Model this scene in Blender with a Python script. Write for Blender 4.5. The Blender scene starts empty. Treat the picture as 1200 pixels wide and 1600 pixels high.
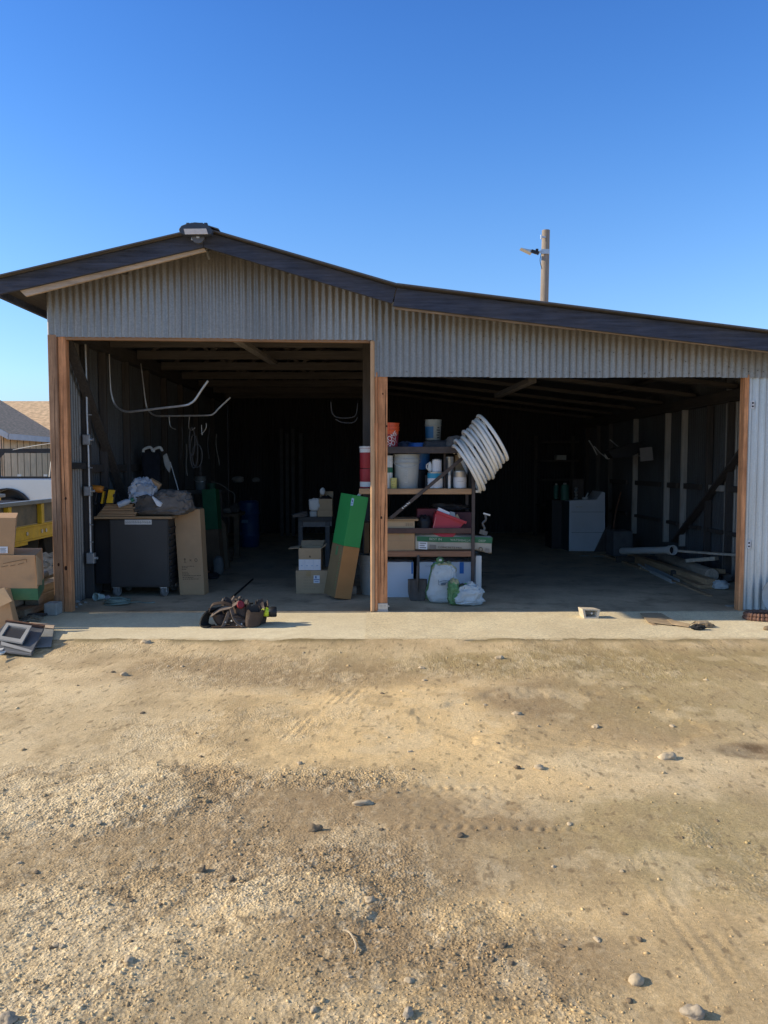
import bpy, bmesh, math, random
import numpy as np
from mathutils import Vector, Matrix, Euler, noise as mnoise

random.seed(7)
R = math.radians
scene = bpy.context.scene
COL = scene.collection

# ------------------------------------------------------------------ camera
CAM_H = 1.52
PITCH = math.atan(73 / 1200)
YAW = math.atan(12 / 1200)
cam_data = bpy.data.cameras.new('camera')
cam = bpy.data.objects.new('camera', cam_data)
COL.objects.link(cam)
cam.location = (0, 0, CAM_H)
cam.rotation_euler = (R(90) - PITCH, 0, -YAW)
cam_data.sensor_fit = 'VERTICAL'
cam_data.sensor_height = 36
cam_data.lens = 27.0
cam_data.clip_start = 0.05
cam_data.clip_end = 3000
scene.camera = cam
ROT = cam.rotation_euler.to_matrix()

def P(px, py, Y):
    """point at distance Y north of the camera, seen at photo pixel px, py"""
    d = ROT @ Vector(((px - 600) / 1200, (800 - py) / 1200, -1))
    return Vector((0, 0, CAM_H)) + d * (Y / d.y)

def G(px, py, z=0.0):
    """point at height z"""
    d = ROT @ Vector(((px - 600) / 1200, (800 - py) / 1200, -1))
    return Vector((0, 0, CAM_H)) + d * ((z - CAM_H) / d.z)

# ------------------------------------------------------------------ materials
def rgb(c, k=1.0):
    return (min(1, c[0] * k), min(1, c[1] * k), min(1, c[2] * k), 1)

_mats = {}
def M(name, col, rough=0.8, metal=0.0, var=0.2, scale=6.0, bump=0.15, bscale=60.0, col2=None,
      stretch=(1, 1, 1), dirt=0.0, dirtcol=(0.12, 0.09, 0.06), spec=0.4, dirtscale=2.0, contrast=0.0):
    if name in _mats:
        return _mats[name]
    m = bpy.data.materials.new(name)
    m.use_nodes = True
    nt = m.node_tree
    b = nt.nodes['Principled BSDF']
    b.inputs['Roughness'].default_value = rough
    b.inputs['Metallic'].default_value = metal
    b.inputs['Specular IOR Level'].default_value = spec
    tc = nt.nodes.new('ShaderNodeTexCoord')
    oi = nt.nodes.new('ShaderNodeObjectInfo')
    mp = nt.nodes.new('ShaderNodeMapping')
    mp.inputs['Scale'].default_value = stretch
    add = nt.nodes.new('ShaderNodeVectorMath'); add.operation = 'ADD'
    mul = nt.nodes.new('ShaderNodeMath'); mul.operation = 'MULTIPLY'; mul.inputs[1].default_value = 37.0
    nt.links.new(oi.outputs['Random'], mul.inputs[0])
    nt.links.new(tc.outputs['Object'], add.inputs[0])
    nt.links.new(mul.outputs[0], add.inputs[1])
    nt.links.new(add.outputs[0], mp.inputs['Vector'])
    n1 = nt.nodes.new('ShaderNodeTexNoise')
    n1.inputs['Scale'].default_value = scale
    n1.inputs['Detail'].default_value = 6
    n1.inputs['Roughness'].default_value = 0.65
    nt.links.new(mp.outputs[0], n1.inputs['Vector'])
    rp = nt.nodes.new('ShaderNodeValToRGB')
    rp.color_ramp.elements[0].position = 0.3 + contrast
    rp.color_ramp.elements[1].position = 0.7 - contrast
    rp.color_ramp.elements[0].color = rgb(col2 if col2 else col, 1.0 if col2 else 1 - var)
    rp.color_ramp.elements[1].color = rgb(col, 1 + (var if not col2 else 0))
    nt.links.new(n1.outputs['Fac'], rp.inputs['Fac'])
    out = rp.outputs['Color']
    if dirt > 0:
        n3 = nt.nodes.new('ShaderNodeTexNoise')
        n3.inputs['Scale'].default_value = dirtscale
        n3.inputs['Detail'].default_value = 8
        n3.inputs['Roughness'].default_value = 0.7
        nt.links.new(add.outputs[0], n3.inputs['Vector'])
        r3 = nt.nodes.new('ShaderNodeValToRGB')
        r3.color_ramp.elements[0].position = 0.45
        r3.color_ramp.elements[1].position = 0.72
        r3.color_ramp.elements[0].color = (0, 0, 0, 1)
        r3.color_ramp.elements[1].color = (dirt, dirt, dirt, 1)
        nt.links.new(n3.outputs['Fac'], r3.inputs['Fac'])
        mx = nt.nodes.new('ShaderNodeMix'); mx.data_type = 'RGBA'
        nt.links.new(r3.outputs['Color'], mx.inputs['Factor'])
        nt.links.new(out, mx.inputs['A'])
        mx.inputs['B'].default_value = rgb(dirtcol)
        out = mx.outputs['Result']
    nt.links.new(out, b.inputs['Base Color'])
    if bump > 0:
        n2 = nt.nodes.new('ShaderNodeTexNoise')
        n2.inputs['Scale'].default_value = bscale
        n2.inputs['Detail'].default_value = 5
        nt.links.new(mp.outputs[0], n2.inputs['Vector'])
        bp = nt.nodes.new('ShaderNodeBump')
        bp.inputs['Strength'].default_value = bump
        bp.inputs['Distance'].default_value = 0.01
        nt.links.new(n2.outputs['Fac'], bp.inputs['Height'])
        nt.links.new(bp.outputs[0], b.inputs['Normal'])
    _mats[name] = m
    return m

WZ, WX, WY = (7, 7, .5), (.5, 7, 7), (7, .5, 7)
def wood(name, col, axis, var=0.3, rough=0.85, dirt=0.3, **k):
    return M(name, col, rough, 0, var, 5, 0.35, 14, stretch=axis, dirt=dirt, **k)

post_mat = wood('redwood_post', (0.62, 0.285, 0.13), WZ, 0.42, dirt=0.65, dirtcol=(0.24, 0.095, 0.04))
post_old = wood('weathered_post', (0.37, 0.215, 0.125), WZ, 0.4, dirt=0.6, dirtcol=(0.17, 0.085, 0.05))
trim_mat = wood('trim_wood', (0.58, 0.36, 0.20), WZ, 0.25, dirt=0.25, dirtcol=(0.18, 0.08, 0.04))
trim_x = wood('trim_wood_level', (0.30, 0.17, 0.09), WX, 0.25)
fascia_mat = wood('painted_fascia', (0.040, 0.048, 0.074), WX, 0.55, dirt=0.3, dirtcol=(0.12, 0.11, 0.115))
barge_mat = wood('bare_barge_board', (0.50, 0.39, 0.29), WX, 0.3, dirt=0.5, dirtcol=(0.14, 0.11, 0.09))
beam_x = wood('dark_rafter_wood', (0.10, 0.087, 0.078), WX, 0.3)
beam_y = wood('dark_beam_wood', (0.06, 0.055, 0.053), WY, 0.3)
stud_dark = wood('dark_stud_wood', (0.07, 0.062, 0.058), WZ, 0.3)
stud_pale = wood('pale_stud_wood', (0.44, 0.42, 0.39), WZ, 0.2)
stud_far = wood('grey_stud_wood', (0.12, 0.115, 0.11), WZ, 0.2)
old_wood_y = wood('weathered_lumber', (0.27, 0.215, 0.15), WY, 0.4, dirt=0.6, dirtcol=(0.09, 0.075, 0.06))
shelf_wood = wood('shelf_plank_wood', (0.40, 0.24, 0.13), WX, 0.3)
cart_top_mat = wood('cart_top_wood', (0.36, 0.22, 0.11), WX, 0.3)

card = M('cardboard', (0.45, 0.275, 0.145), 0.9, 0, 0.1, 3, 0.1, 30, dirt=0.25, dirtcol=(0.26, 0.17, 0.1))
card_dark = M('cardboard_shadowed', (0.33, 0.23, 0.14), 0.9, 0, 0.12, 3, 0.1, 30, dirt=0.3, dirtcol=(0.2, 0.14, 0.09))
card_tan = M('cardboard_tan', (0.45, 0.32, 0.19), 0.9, 0, 0.1, 3, 0.1, 30, dirt=0.2, dirtcol=(0.3, 0.2, 0.13))
card_in = M('cardboard_inside', (0.22, 0.15, 0.09), 0.95, 0, 0.15, 4, 0.05)
print_brown = M('dark_print', (0.10, 0.065, 0.04), 0.9, 0, 0.2, 30, 0)
green_print = M('green_carton_print', (0.035, 0.30, 0.075), 0.6, 0, 0.08, 4, 0.05, 30, dirt=0.15, dirtcol=(0.02, 0.16, 0.05))
orange_card = M('orange_brown_carton', (0.46, 0.215, 0.075), 0.85, 0, 0.1, 3, 0.08, 30)
pale_print = M('pale_green_print', (0.20, 0.24, 0.10), 0.85, 0, 0.2, 30, 0)
label_white = M('white_label_paper', (0.72, 0.72, 0.74), 0.7, 0, 0.06, 20, 0)
label_blue = M('pale_blue_label', (0.36, 0.58, 0.78), 0.6, 0, 0.25, 60, 0)
ink = M('black_ink', (0.03, 0.03, 0.035), 0.8, 0, 0.1, 20, 0)
blueink = M('blue_ink', (0.08, 0.12, 0.30), 0.8, 0, 0.1, 20, 0)

white_plastic = M('white_plastic', (0.72, 0.72, 0.69), 0.45, 0, 0.08, 8, 0.03, dirt=0.35, dirtcol=(0.42, 0.38, 0.31))
grey_plastic = M('grey_bucket_plastic', (0.40, 0.415, 0.40), 0.5, 0, 0.1, 6, 0.03, dirt=0.4, dirtcol=(0.25, 0.24, 0.22))
orange_plastic = M('orange_bucket_plastic', (0.75, 0.115, 0.035), 0.4, 0, 0.08, 6, 0.02, dirt=0.2, dirtcol=(0.4, 0.08, 0.04))
dark_red = M('dark_red_band', (0.36, 0.03, 0.04), 0.5, 0, 0.1, 8, 0)
red_plastic = M('red_plastic', (0.42, 0.028, 0.045), 0.38, 0, 0.1, 6, 0.02, dirt=0.2, dirtcol=(0.25, 0.03, 0.04))
blue_plastic = M('blue_plastic', (0.03, 0.16, 0.50), 0.4, 0, 0.12, 6, 0.02)
barrel_blue = M('barrel_blue', (0.012, 0.05, 0.15), 0.45, 0, 0.15, 3, 0.02, dirt=0.3, dirtcol=(0.05, 0.07, 0.1))
teal_band = M('teal_band', (0.03, 0.30, 0.46), 0.4, 0, 0.1, 6, 0)
green_band = M('green_band', (0.03, 0.17, 0.10), 0.5, 0, 0.1, 6, 0)
yellow_can = M('yellow_can_paint', (0.62, 0.53, 0.16), 0.4, 0, 0.12, 12, 0)
steel = M('galvanised_hardware', (0.55, 0.56, 0.57), 0.42, 0.75, 0.15, 14, 0.05, dirt=0.3, dirtcol=(0.3, 0.29, 0.27))
tin = M('tin_can', (0.50, 0.50, 0.50), 0.35, 0.8, 0.15, 14, 0.02)
dark_metal = M('dark_brown_steel', (0.075, 0.06, 0.055), 0.6, 0.3, 0.3, 14, 0.1, dirt=0.3, dirtcol=(0.14, 0.09, 0.06))
black_metal = M('black_steel', (0.022, 0.022, 0.025), 0.5, 0.2, 0.2, 10, 0.05, dirt=0.3, dirtcol=(0.06, 0.055, 0.05))
rust = M('rusty_steel', (0.16, 0.08, 0.05), 0.8, 0.2, 0.4, 20, 0.3)
cart_paint = M('charcoal_cart_paint', (0.05, 0.046, 0.043), 0.5, 0.1, 0.12, 3, 0.03, dirt=0.25, dirtcol=(0.075, 0.07, 0.065))
rubber = M('black_rubber', (0.02, 0.02, 0.02), 0.8, 0, 0.3, 20, 0.1, dirt=0.4, dirtcol=(0.09, 0.075, 0.055))
leather = M('dark_brown_leather', (0.045, 0.028, 0.021), 0.62, 0, 0.4, 14, 0.25, 50, dirt=0.5, dirtcol=(0.12, 0.085, 0.06))
leather_pale = M('worn_leather_edge', (0.17, 0.13, 0.105), 0.8, 0, 0.3, 20, 0.2, dirt=0.5, dirtcol=(0.06, 0.045, 0.035))
webbing = M('black_webbing', (0.012, 0.012, 0.013), 0.8, 0, 0.3, 40, 0.2)
neon = M('neon_yellow_plastic', (0.62, 0.75, 0.04), 0.4, 0, 0.1, 10, 0)
tool_yellow = M('yellow_tool_plastic', (0.78, 0.46, 0.02), 0.4, 0, 0.1, 10, 0.02)
black_plastic = M('black_plastic', (0.018, 0.018, 0.02), 0.5, 0, 0.2, 10, 0.03)
grey_cloth = M('dusty_grey_cloth', (0.15, 0.13, 0.115), 0.95, 0, 0.3, 9, 0.3, 30)
brown_cloth = M('dusty_brown_bag', (0.10, 0.085, 0.072), 0.85, 0, 0.35, 9, 0.25, 30)
clear_bag = M('cloudy_plastic_bag', (0.36, 0.40, 0.46), 0.35, 0, 0.2, 12, 0.25, 25)
sack_white = M('white_poly_sack', (0.50, 0.54, 0.55), 0.6, 0, 0.12, 10, 0.25, 28, dirt=0.35, dirtcol=(0.36, 0.36, 0.33))
sack_green = M('green_sack_print', (0.10, 0.24, 0.09), 0.55, 0, 0.4, 16, 0.25, 30, dirt=0.5, dirtcol=(0.30, 0.33, 0.2))
sack_tan = M('yellow_green_sack', (0.34, 0.33, 0.18), 0.6, 0, 0.3, 14, 0.2, 30)
foam_white = M('white_insulation_board', (0.66, 0.70, 0.76), 0.6, 0, 0.05, 4, 0.04, 60, dirt=0.2, dirtcol=(0.48, 0.5, 0.55))
tape_blue = M('blue_tape', (0.02, 0.17, 0.52), 0.5, 0, 0.1, 10, 0)
shovel_steel = M('dull_shovel_steel', (0.10, 0.085, 0.075), 0.55, 0.4, 0.3, 9, 0.1, dirt=0.5, dirtcol=(0.16, 0.11, 0.075))
hose_white = M('white_hose_plastic', (0.86, 0.83, 0.77), 0.45, 0, 0.08, 8, 0.05, dirt=0.4, dirtcol=(0.50, 0.44, 0.35))
pvc = M('white_pvc', (0.55, 0.55, 0.53), 0.4, 0, 0.08, 8, 0.02, dirt=0.4, dirtcol=(0.32, 0.29, 0.25))
conduit_mat = M('conduit_steel', (0.62, 0.62, 0.63), 0.4, 0.55, 0.15, 14, 0.02, dirt=0.3, dirtcol=(0.3, 0.28, 0.27))
cabinet_mat = M('grey_blue_cabinet_enamel', (0.56, 0.60, 0.67), 0.4, 0, 0.05, 4, 0.02, dirt=0.3, dirtcol=(0.24, 0.25, 0.27))
concrete_obj = M('rough_concrete', (0.38, 0.37, 0.34), 0.95, 0, 0.2, 14, 0.5, 40, dirt=0.4, dirtcol=(0.2, 0.19, 0.17))
block_mat = M('pale_bucket_concrete', (0.62, 0.54, 0.42), 0.9, 0, 0.2, 14, 0.3, 40, dirt=0.4, dirtcol=(0.36, 0.27, 0.17))
stone_mat = M('yard_stone', (0.50, 0.40, 0.27), 0.9, 0, 0.25, 18, 0.4, 60, dirt=0.4, dirtcol=(0.3, 0.23, 0.14))
dark_stone = M('dark_yard_stone', (0.20, 0.15, 0.095), 0.9, 0, 0.25, 18, 0.4, 60)
panel_paint = M('blue_grey_panel_paint', (0.115, 0.125, 0.145), 0.5, 0.1, 0.15, 5, 0.05, dirt=0.4, dirtcol=(0.22, 0.2, 0.17))
panel_pale = M('pale_grey_panel', (0.21, 0.22, 0.225), 0.6, 0, 0.2, 5, 0.08, dirt=0.5, dirtcol=(0.36, 0.32, 0.24))
frame_pale = M('pale_aluminium_frame', (0.36, 0.36, 0.36), 0.55, 0.2, 0.15, 8, 0.05, dirt=0.4, dirtcol=(0.2, 0.19, 0.17))
glass_dark = M('dark_window_pane', (0.03, 0.035, 0.045), 0.25, 0, 0.1, 4, 0)
pole_wood = wood('utility_pole_wood', (0.28, 0.235, 0.20), (9, 9, .4), 0.3, dirt=0.3)
led_lens = M('led_lens', (0.62, 0.55, 0.50), 0.3, 0, 0.08, 40, 0)
lamp_body = M('lamp_housing_grey', (0.045, 0.055, 0.075), 0.5, 0.2, 0.15, 9, 0.03)

def corrugated_mat(name, col, metal, rough, dirt, stain=(0.16, 0.12, 0.09)):
    m = bpy.data.materials.new(name); m.use_nodes = True
    nt = m.node_tree; b = nt.nodes['Principled BSDF']
    b.inputs['Metallic'].default_value = metal
    tc = nt.nodes.new('ShaderNodeTexCoord')
    def nz(sc, detail, st):
        mp = nt.nodes.new('ShaderNodeMapping'); mp.inputs['Scale'].default_value = st
        nt.links.new(tc.outputs['Object'], mp.inputs['Vector'])
        n = nt.nodes.new('ShaderNodeTexNoise'); n.inputs['Scale'].default_value = sc; n.inputs['Detail'].default_value = detail
        n.inputs['Roughness'].default_value = 0.65
        nt.links.new(mp.outputs[0], n.inputs['Vector']); return n
    streak = nz(5, 5, (3.2, 3.2, .25)); spangle = nz(55, 3, (1, 1, 1)); big = nz(1.1, 5, (1, 1, .6))
    r1 = nt.nodes.new('ShaderNodeValToRGB')
    r1.color_ramp.elements[0].position = .3; r1.color_ramp.elements[1].position = .7
    r1.color_ramp.elements[0].color = rgb(col, .80); r1.color_ramp.elements[1].color = rgb(col, 1.12)
    nt.links.new(streak.outputs['Fac'], r1.inputs['Fac'])
    mx = nt.nodes.new('ShaderNodeMix'); mx.data_type = 'RGBA'; mx.blend_type = 'OVERLAY'; mx.inputs['Factor'].default_value = .35
    nt.links.new(r1.outputs['Color'], mx.inputs['A']); nt.links.new(spangle.outputs['Fac'], mx.inputs['B'])
    r2 = nt.nodes.new('ShaderNodeValToRGB')
    r2.color_ramp.elements[0].position = .42; r2.color_ramp.elements[1].position = .75
    r2.color_ramp.elements[0].color = (0, 0, 0, 1); r2.color_ramp.elements[1].color = (dirt,) * 3 + (1,)
    nt.links.new(big.outputs['Fac'], r2.inputs['Fac'])
    m2 = nt.nodes.new('ShaderNodeMix'); m2.data_type = 'RGBA'
    nt.links.new(r2.outputs['Color'], m2.inputs['Factor']); nt.links.new(mx.outputs['Result'], m2.inputs['A'])
    m2.inputs['B'].default_value = rgb(stain)
    oi = nt.nodes.new('ShaderNodeObjectInfo'); sr = nt.nodes.new('ShaderNodeMapRange'); sr.inputs['To Min'].default_value = .82; sr.inputs['To Max'].default_value = 1.12
    nt.links.new(oi.outputs['Random'], sr.inputs['Value'])
    sv = nt.nodes.new('ShaderNodeVectorMath'); sv.operation = 'SCALE'; nt.links.new(m2.outputs['Result'], sv.inputs[0]); nt.links.new(sr.outputs[0], sv.inputs['Scale'])
    nt.links.new(sv.outputs[0], b.inputs['Base Color'])
    rr = nt.nodes.new('ShaderNodeMapRange'); rr.inputs['To Min'].default_value = rough - .12; rr.inputs['To Max'].default_value = rough + .18
    nt.links.new(streak.outputs['Fac'], rr.inputs['Value']); nt.links.new(rr.outputs[0], b.inputs['Roughness'])
    return m
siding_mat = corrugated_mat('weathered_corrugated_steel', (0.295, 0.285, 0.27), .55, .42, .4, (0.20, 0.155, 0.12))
panel_mat = corrugated_mat('bright_corrugated_steel', (0.66, 0.69, 0.70), .55, .42, .3, (0.42, 0.38, 0.28))
inner_mat = corrugated_mat('shade_dimmed_corrugated_steel', (0.135, 0.145, 0.155), .3, .55, .6, (0.07, 0.055, 0.045))  # side walls: steel darkened so its colour carries the interior shade
back_mat = corrugated_mat('shade_darkened_corrugated_steel', (0.035, 0.035, 0.037), .2, .7, .6, (0.03, 0.025, 0.02))  # back wall: gloom of the deep interior put into the base colour
roof_mat = corrugated_mat('roof_steel', (0.10, 0.10, 0.105), .3, .6, .6)

# ------------------------------------------------------------------ mesh builder
class MB:
    def __init__(self):
        self.v, self.f, self.m = [], [], []
    def add(self, verts, faces, mi=0):
        o = len(self.v)
        self.v += [Vector(p) for p in verts]
        for f in faces:
            self.f.append([i + o for i in f]); self.m.append(mi)
        return self
    def hexa(self, p, mi=0):
        # p: 4 bottom corners (ccw from above) then 4 top corners
        return self.add(p, [(3, 2, 1, 0), (4, 5, 6, 7), (0, 1, 5, 4), (1, 2, 6, 5), (2, 3, 7, 6), (3, 0, 4, 7)], mi)
    def box(self, x0, x1, y0, y1, z0, z1, mi=0):
        if x1 < x0: x0, x1 = x1, x0
        if y1 < y0: y0, y1 = y1, y0
        if z1 < z0: z0, z1 = z1, z0
        return self.hexa([(x0, y0, z0), (x1, y0, z0), (x1, y1, z0), (x0, y1, z0), (x0, y0, z1), (x1, y0, z1), (x1, y1, z1), (x0, y1, z1)], mi)
    def obox(self, c, s, rot=(0, 0, 0), mi=0):
        m = Euler(rot).to_matrix() if not isinstance(rot, Matrix) else rot
        c = Vector(c); a, b, d = s[0] / 2, s[1] / 2, s[2] / 2
        pts = [(-a, -b, -d), (a, -b, -d), (a, b, -d), (-a, b, -d), (-a, -b, d), (a, -b, d), (a, b, d), (-a, b, d)]
        return self.hexa([c + m @ Vector(p) for p in pts], mi)
    def beam(self, a, b, w, h, up=(0, 0, 1), mi=0):
        a, b = Vector(a), Vector(b); d = (b - a).normalized()
        s = d.cross(Vector(up)).normalized(); u = s.cross(d)
        s *= w / 2; u *= h / 2
        return self.hexa([a - s - u, a + s - u, b + s - u, b - s - u, a - s + u, a + s + u, b + s + u, b - s + u], mi)
    def prism(self, front, off, mi=0):
        n = len(front); off = Vector(off)
        f = [Vector(p) for p in front]; bk = [p + off for p in f]
        faces = [list(range(n)), list(range(2 * n - 1, n - 1, -1))]
        for i in range(n):
            j = (i + 1) % n
            faces.append([i, i + n, j + n, j])
        return self.add(f + bk, faces, mi)
    def tube(self, pts, r, n=8, closed=False, mi=0):
        pts = [Vector(p) for p in pts]; N = len(pts)
        rs = r if isinstance(r, (list, tuple)) else [r] * N
        vs, fs = [], []
        prev = None
        for i, p in enumerate(pts):
            a = pts[(i - 1) % N] if (closed or i > 0) else p
            b = pts[(i + 1) % N] if (closed or i < N - 1) else p
            d = (b - a).normalized()
            if prev is None:
                ref = Vector((0, 0, 1)) if abs(d.z) < .9 else Vector((1, 0, 0))
                s = d.cross(ref).normalized()
            else:
                s = (prev - d * prev.dot(d)).normalized()
            prev = s; t = d.cross(s)
            for k in range(n):
                an = 2 * math.pi * k / n
                vs.append(p + (s * math.cos(an) + t * math.sin(an)) * rs[i])
        rng = N if closed else N - 1
        for i in range(rng):
            for k in range(n):
                i2 = (i + 1) % N; k2 = (k + 1) % n
                fs.append([i * n + k, i * n + k2, i2 * n + k2, i2 * n + k])
        if not closed:
            fs.append(list(range(n - 1, -1, -1))); fs.append([(N - 1) * n + k for k in range(n)])
        return self.add(vs, fs, mi)
    def ribbon(self, pts, wvec, th=0.004, mi=0):
        pts = [Vector(p) for p in pts]; N = len(pts)
        wv = wvec if isinstance(wvec, list) else [wvec] * N
        vs, fs = [], []
        for i, p in enumerate(pts):
            d = (pts[min(i + 1, N - 1)] - pts[max(i - 1, 0)]).normalized()
            w = Vector(wv[i]); nn = d.cross(w).normalized() * th / 2
            vs += [p - w / 2 - nn, p + w / 2 - nn, p + w / 2 + nn, p - w / 2 + nn]
        for i in range(N - 1):
            for k in range(4):
                fs.append([i * 4 + k, i * 4 + (k + 1) % 4, (i + 1) * 4 + (k + 1) % 4, (i + 1) * 4 + k])
        fs.append([3, 2, 1, 0]); fs.append([(N - 1) * 4 + k for k in range(4)])
        return self.add(vs, fs, mi)
    def lathe(self, prof, c=(0, 0, 0), n=28, rot=None, mis=None, sx=1, sy=1):
        c = Vector(c); vs, fs = [], []
        o = len(self.v)
        for (r, z) in prof:
            for k in range(n):
                a = 2 * math.pi * k / n
                p = Vector((r * sx * math.cos(a), r * sy * math.sin(a), z))
                vs.append(c + (rot @ p if rot else p))
        self.v += vs
        for i in range(len(prof) - 1):
            for k in range(n):
                k2 = (k + 1) % n
                self.f.append([o + i * n + k, o + i * n + k2, o + (i + 1) * n + k2, o + (i + 1) * n + k])
                self.m.append(mis[i] if mis else 0)
        for i, rev in ((0, True), (len(prof) - 1, False)):
            if prof[i][0] > 1e-5:
                ring = [o + i * n + k for k in range(n)]
                self.f.append(ring[::-1] if rev else ring)
                self.m.append((mis[min(i, len(mis) - 1)]) if mis else 0)
        return self
    def rock(self, c, s, seed, rot=0.0, sub=2, rough=0.35, mi=0):
        bm = bmesh.new(); bmesh.ops.create_icosphere(bm, subdivisions=sub, radius=1)
        m = Matrix.Rotation(rot, 3, 'Z'); c = Vector(c)
        so = Vector((seed * 3.17, seed * 1.7, seed * .9))
        vs = []
        for v in bm.verts:
            d = 1 + rough * (mnoise.noise(v.co * 1.3 + so)) + rough * .4 * mnoise.noise(v.co * 3.1 + so)
            p = v.co * d
            vs.append(c + m @ Vector((p.x * s[0], p.y * s[1], p.z * s[2])))
        fs = [[v.index for v in f.verts] for f in bm.faces]
        bm.free()
        return self.add(vs, fs, mi)
    def sack(self, c, s, seed, e=0.6, nu=40, nv=24, wr=0.10, ws=3.0, mi=0, mfn=None, taper=0.0, rot=0.0, lean=(0, 0), flat=True):
        """soft bag standing on c: s = half widths x, y and full height"""
        c = Vector(c); so = Vector((seed * 5.1, seed * 2.3, seed * 7.7)); o = len(self.v)
        def pw(t, q): return math.copysign(abs(t) ** q, t)
        m = Matrix.Rotation(rot, 3, 'Z')
        for j in range(nv + 1):
            ph = -math.pi / 2 + math.pi * j / nv
            for i in range(nu):
                th = 2 * math.pi * i / nu
                p = Vector((pw(math.cos(ph), e) * pw(math.cos(th), e), pw(math.cos(ph), e) * pw(math.sin(th), e), pw(math.sin(ph), e)))
                d = 1 + wr * mnoise.noise(p * ws * .5 + so) + wr * .7 * mnoise.noise(Vector((p.x, p.y, p.z * 2)) * ws * 1.3 + so)
                q1 = p * ws * .75 + so * 1.7; q2 = p * ws * 1.7 + so
                d += wr * .9 * (.32 - abs(mnoise.noise(q1))) + wr * .55 * (.3 - abs(mnoise.noise(q2))) + wr * .3 * (.3 - abs(mnoise.noise(q2 * 2.1)))
                hh = (p.z + 1) / 2
                k = 1 - taper * hh
                q = Vector((p.x * s[0] * k * d, p.y * s[1] * k * d, hh * s[2] * (1 + .6 * wr * mnoise.noise(p * ws * .8 + so * 2))))
                q.x += lean[0] * hh * s[2]; q.y += lean[1] * hh * s[2]
                if flat: q.z = max(q.z, 0)
                self.v.append(c + m @ q)
        for j in range(nv):
            for i in range(nu):
                i2 = (i + 1) % nu
                f = [o + j * nu + i, o + j * nu + i2, o + (j + 1) * nu + i2, o + (j + 1) * nu + i]
                self.f.append(f)
                self.m.append(mfn((i + .5) / nu, (j + .5) / nv) if mfn else mi)
        return self
    def build(self, name, mats, parent=None, smooth=False, bevel=0.0, origin=None, auto=40):
        if not isinstance(mats, (list, tuple)): mats = [mats]
        me = bpy.data.meshes.new(name)
        if parent is not None:
            p, org = parent, Vector((0, 0, 0))
            while p is not None:
                org += p.location; p = p.parent
        else:
            if origin is None:
                xs = [v.x for v in self.v]; ys = [v.y for v in self.v]; zs = [v.z for v in self.v]
                origin = ((min(xs) + max(xs)) / 2, (min(ys) + max(ys)) / 2, min(zs))
            org = Vector(origin)
        me.from_pydata([tuple(v - org) for v in self.v], [], self.f)
        for m in mats: me.materials.append(m)
        me.polygons.foreach_set('material_index', self.m)
        bm = bmesh.new(); bm.from_mesh(me)
        bmesh.ops.recalc_face_normals(bm, faces=bm.faces)
        bm.to_mesh(me); bm.free()
        if smooth:
            me.polygons.foreach_set('use_smooth', [True] * len(me.polygons))
            try: me.set_sharp_from_angle(angle=R(auto))
            except Exception: pass
        o = bpy.data.objects.new(name, me); COL.objects.link(o)
        if parent is not None: o.parent = parent
        else: o.location = org
        if bevel > 0:
            bv = o.modifiers.new('bevel', 'BEVEL'); bv.width = bevel; bv.segments = 2; bv.limit_method = 'ANGLE'; bv.angle_limit = R(50)
        return o

def rect(mb, px0, py0, px1, py1, Y, d, mi=0):
    """box whose front face at distance Y covers the photo rectangle; d deep"""
    a, b = P(px0, py1, Y), P(px1, py0, Y)
    return mb.box(a.x, b.x, Y, Y + d, a.z, b.z, mi)

def poly(mb, pts, Y, d, mi=0):
    return mb.prism([P(x, y, Y) for x, y in pts], (0, d, 0), mi)

def tag(o, label=None, cat=None, group=None, kind=None):
    if label: o['label'] = label
    if cat: o['category'] = cat
    if group: o['group'] = group
    if kind: o['kind'] = kind
    return o

def thing(name, label, cat, loc, group=None):
    o = bpy.data.objects.new(name, None); COL.objects.link(o)
    o.empty_display_size = .1
    o.location = loc
    return tag(o, label, cat, group)

def copy_thing(o, parent=None):
    c = o.copy(); COL.objects.link(c); c.parent = parent
    for ch in list(o.children): copy_thing(ch, c)
    return c

def text_part(s, size, mat, parent, loc, rot, name='lettering', squeeze=1.0, extrude=0.001):
    cu = bpy.data.curves.new('t', 'FONT'); cu.body = s; cu.size = size; cu.extrude = extrude; cu.align_x = 'CENTER'; cu.align_y = 'CENTER'
    to = bpy.data.objects.new('t', cu); COL.objects.link(to)
    bpy.context.view_layer.update()
    me = bpy.data.meshes.new_from_object(to.evaluated_get(bpy.context.evaluated_depsgraph_get()))
    bpy.data.objects.remove(to); bpy.data.curves.remove(cu)
    mt = Matrix.Translation(Vector(loc)) @ (rot.to_4x4() if isinstance(rot, Matrix) else Euler(rot).to_matrix().to_4x4()) @ Matrix.Diagonal((squeeze, 1, 1, 1))
    me.transform(mt)
    org = Vector((0, 0, 0)); p = parent
    while p is not None: org += p.location; p = p.parent
    me.transform(Matrix.Translation(-org))
    me.materials.clear(); me.materials.append(mat)
    o = bpy.data.objects.new(name, me); COL.objects.link(o); o.parent = parent
    return o

def smooth_path(pts, n=8):
    pts = [Vector(p) for p in pts]; out = []
    N = len(pts)
    for i in range(N - 1):
        p0, p1, p2, p3 = pts[max(i - 1, 0)], pts[i], pts[i + 1], pts[min(i + 2, N - 1)]
        for k in range(n):
            t = k / n
            out.append(0.5 * ((2 * p1) + (p2 - p0) * t + (2 * p0 - 5 * p1 + 4 * p2 - p3) * t * t + (3 * p1 - p0 - 3 * p2 + p3) * t ** 3))
    out.append(pts[-1]); return out

FRONT = (R(90), 0, 0)   # lettering that faces the camera side

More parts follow.
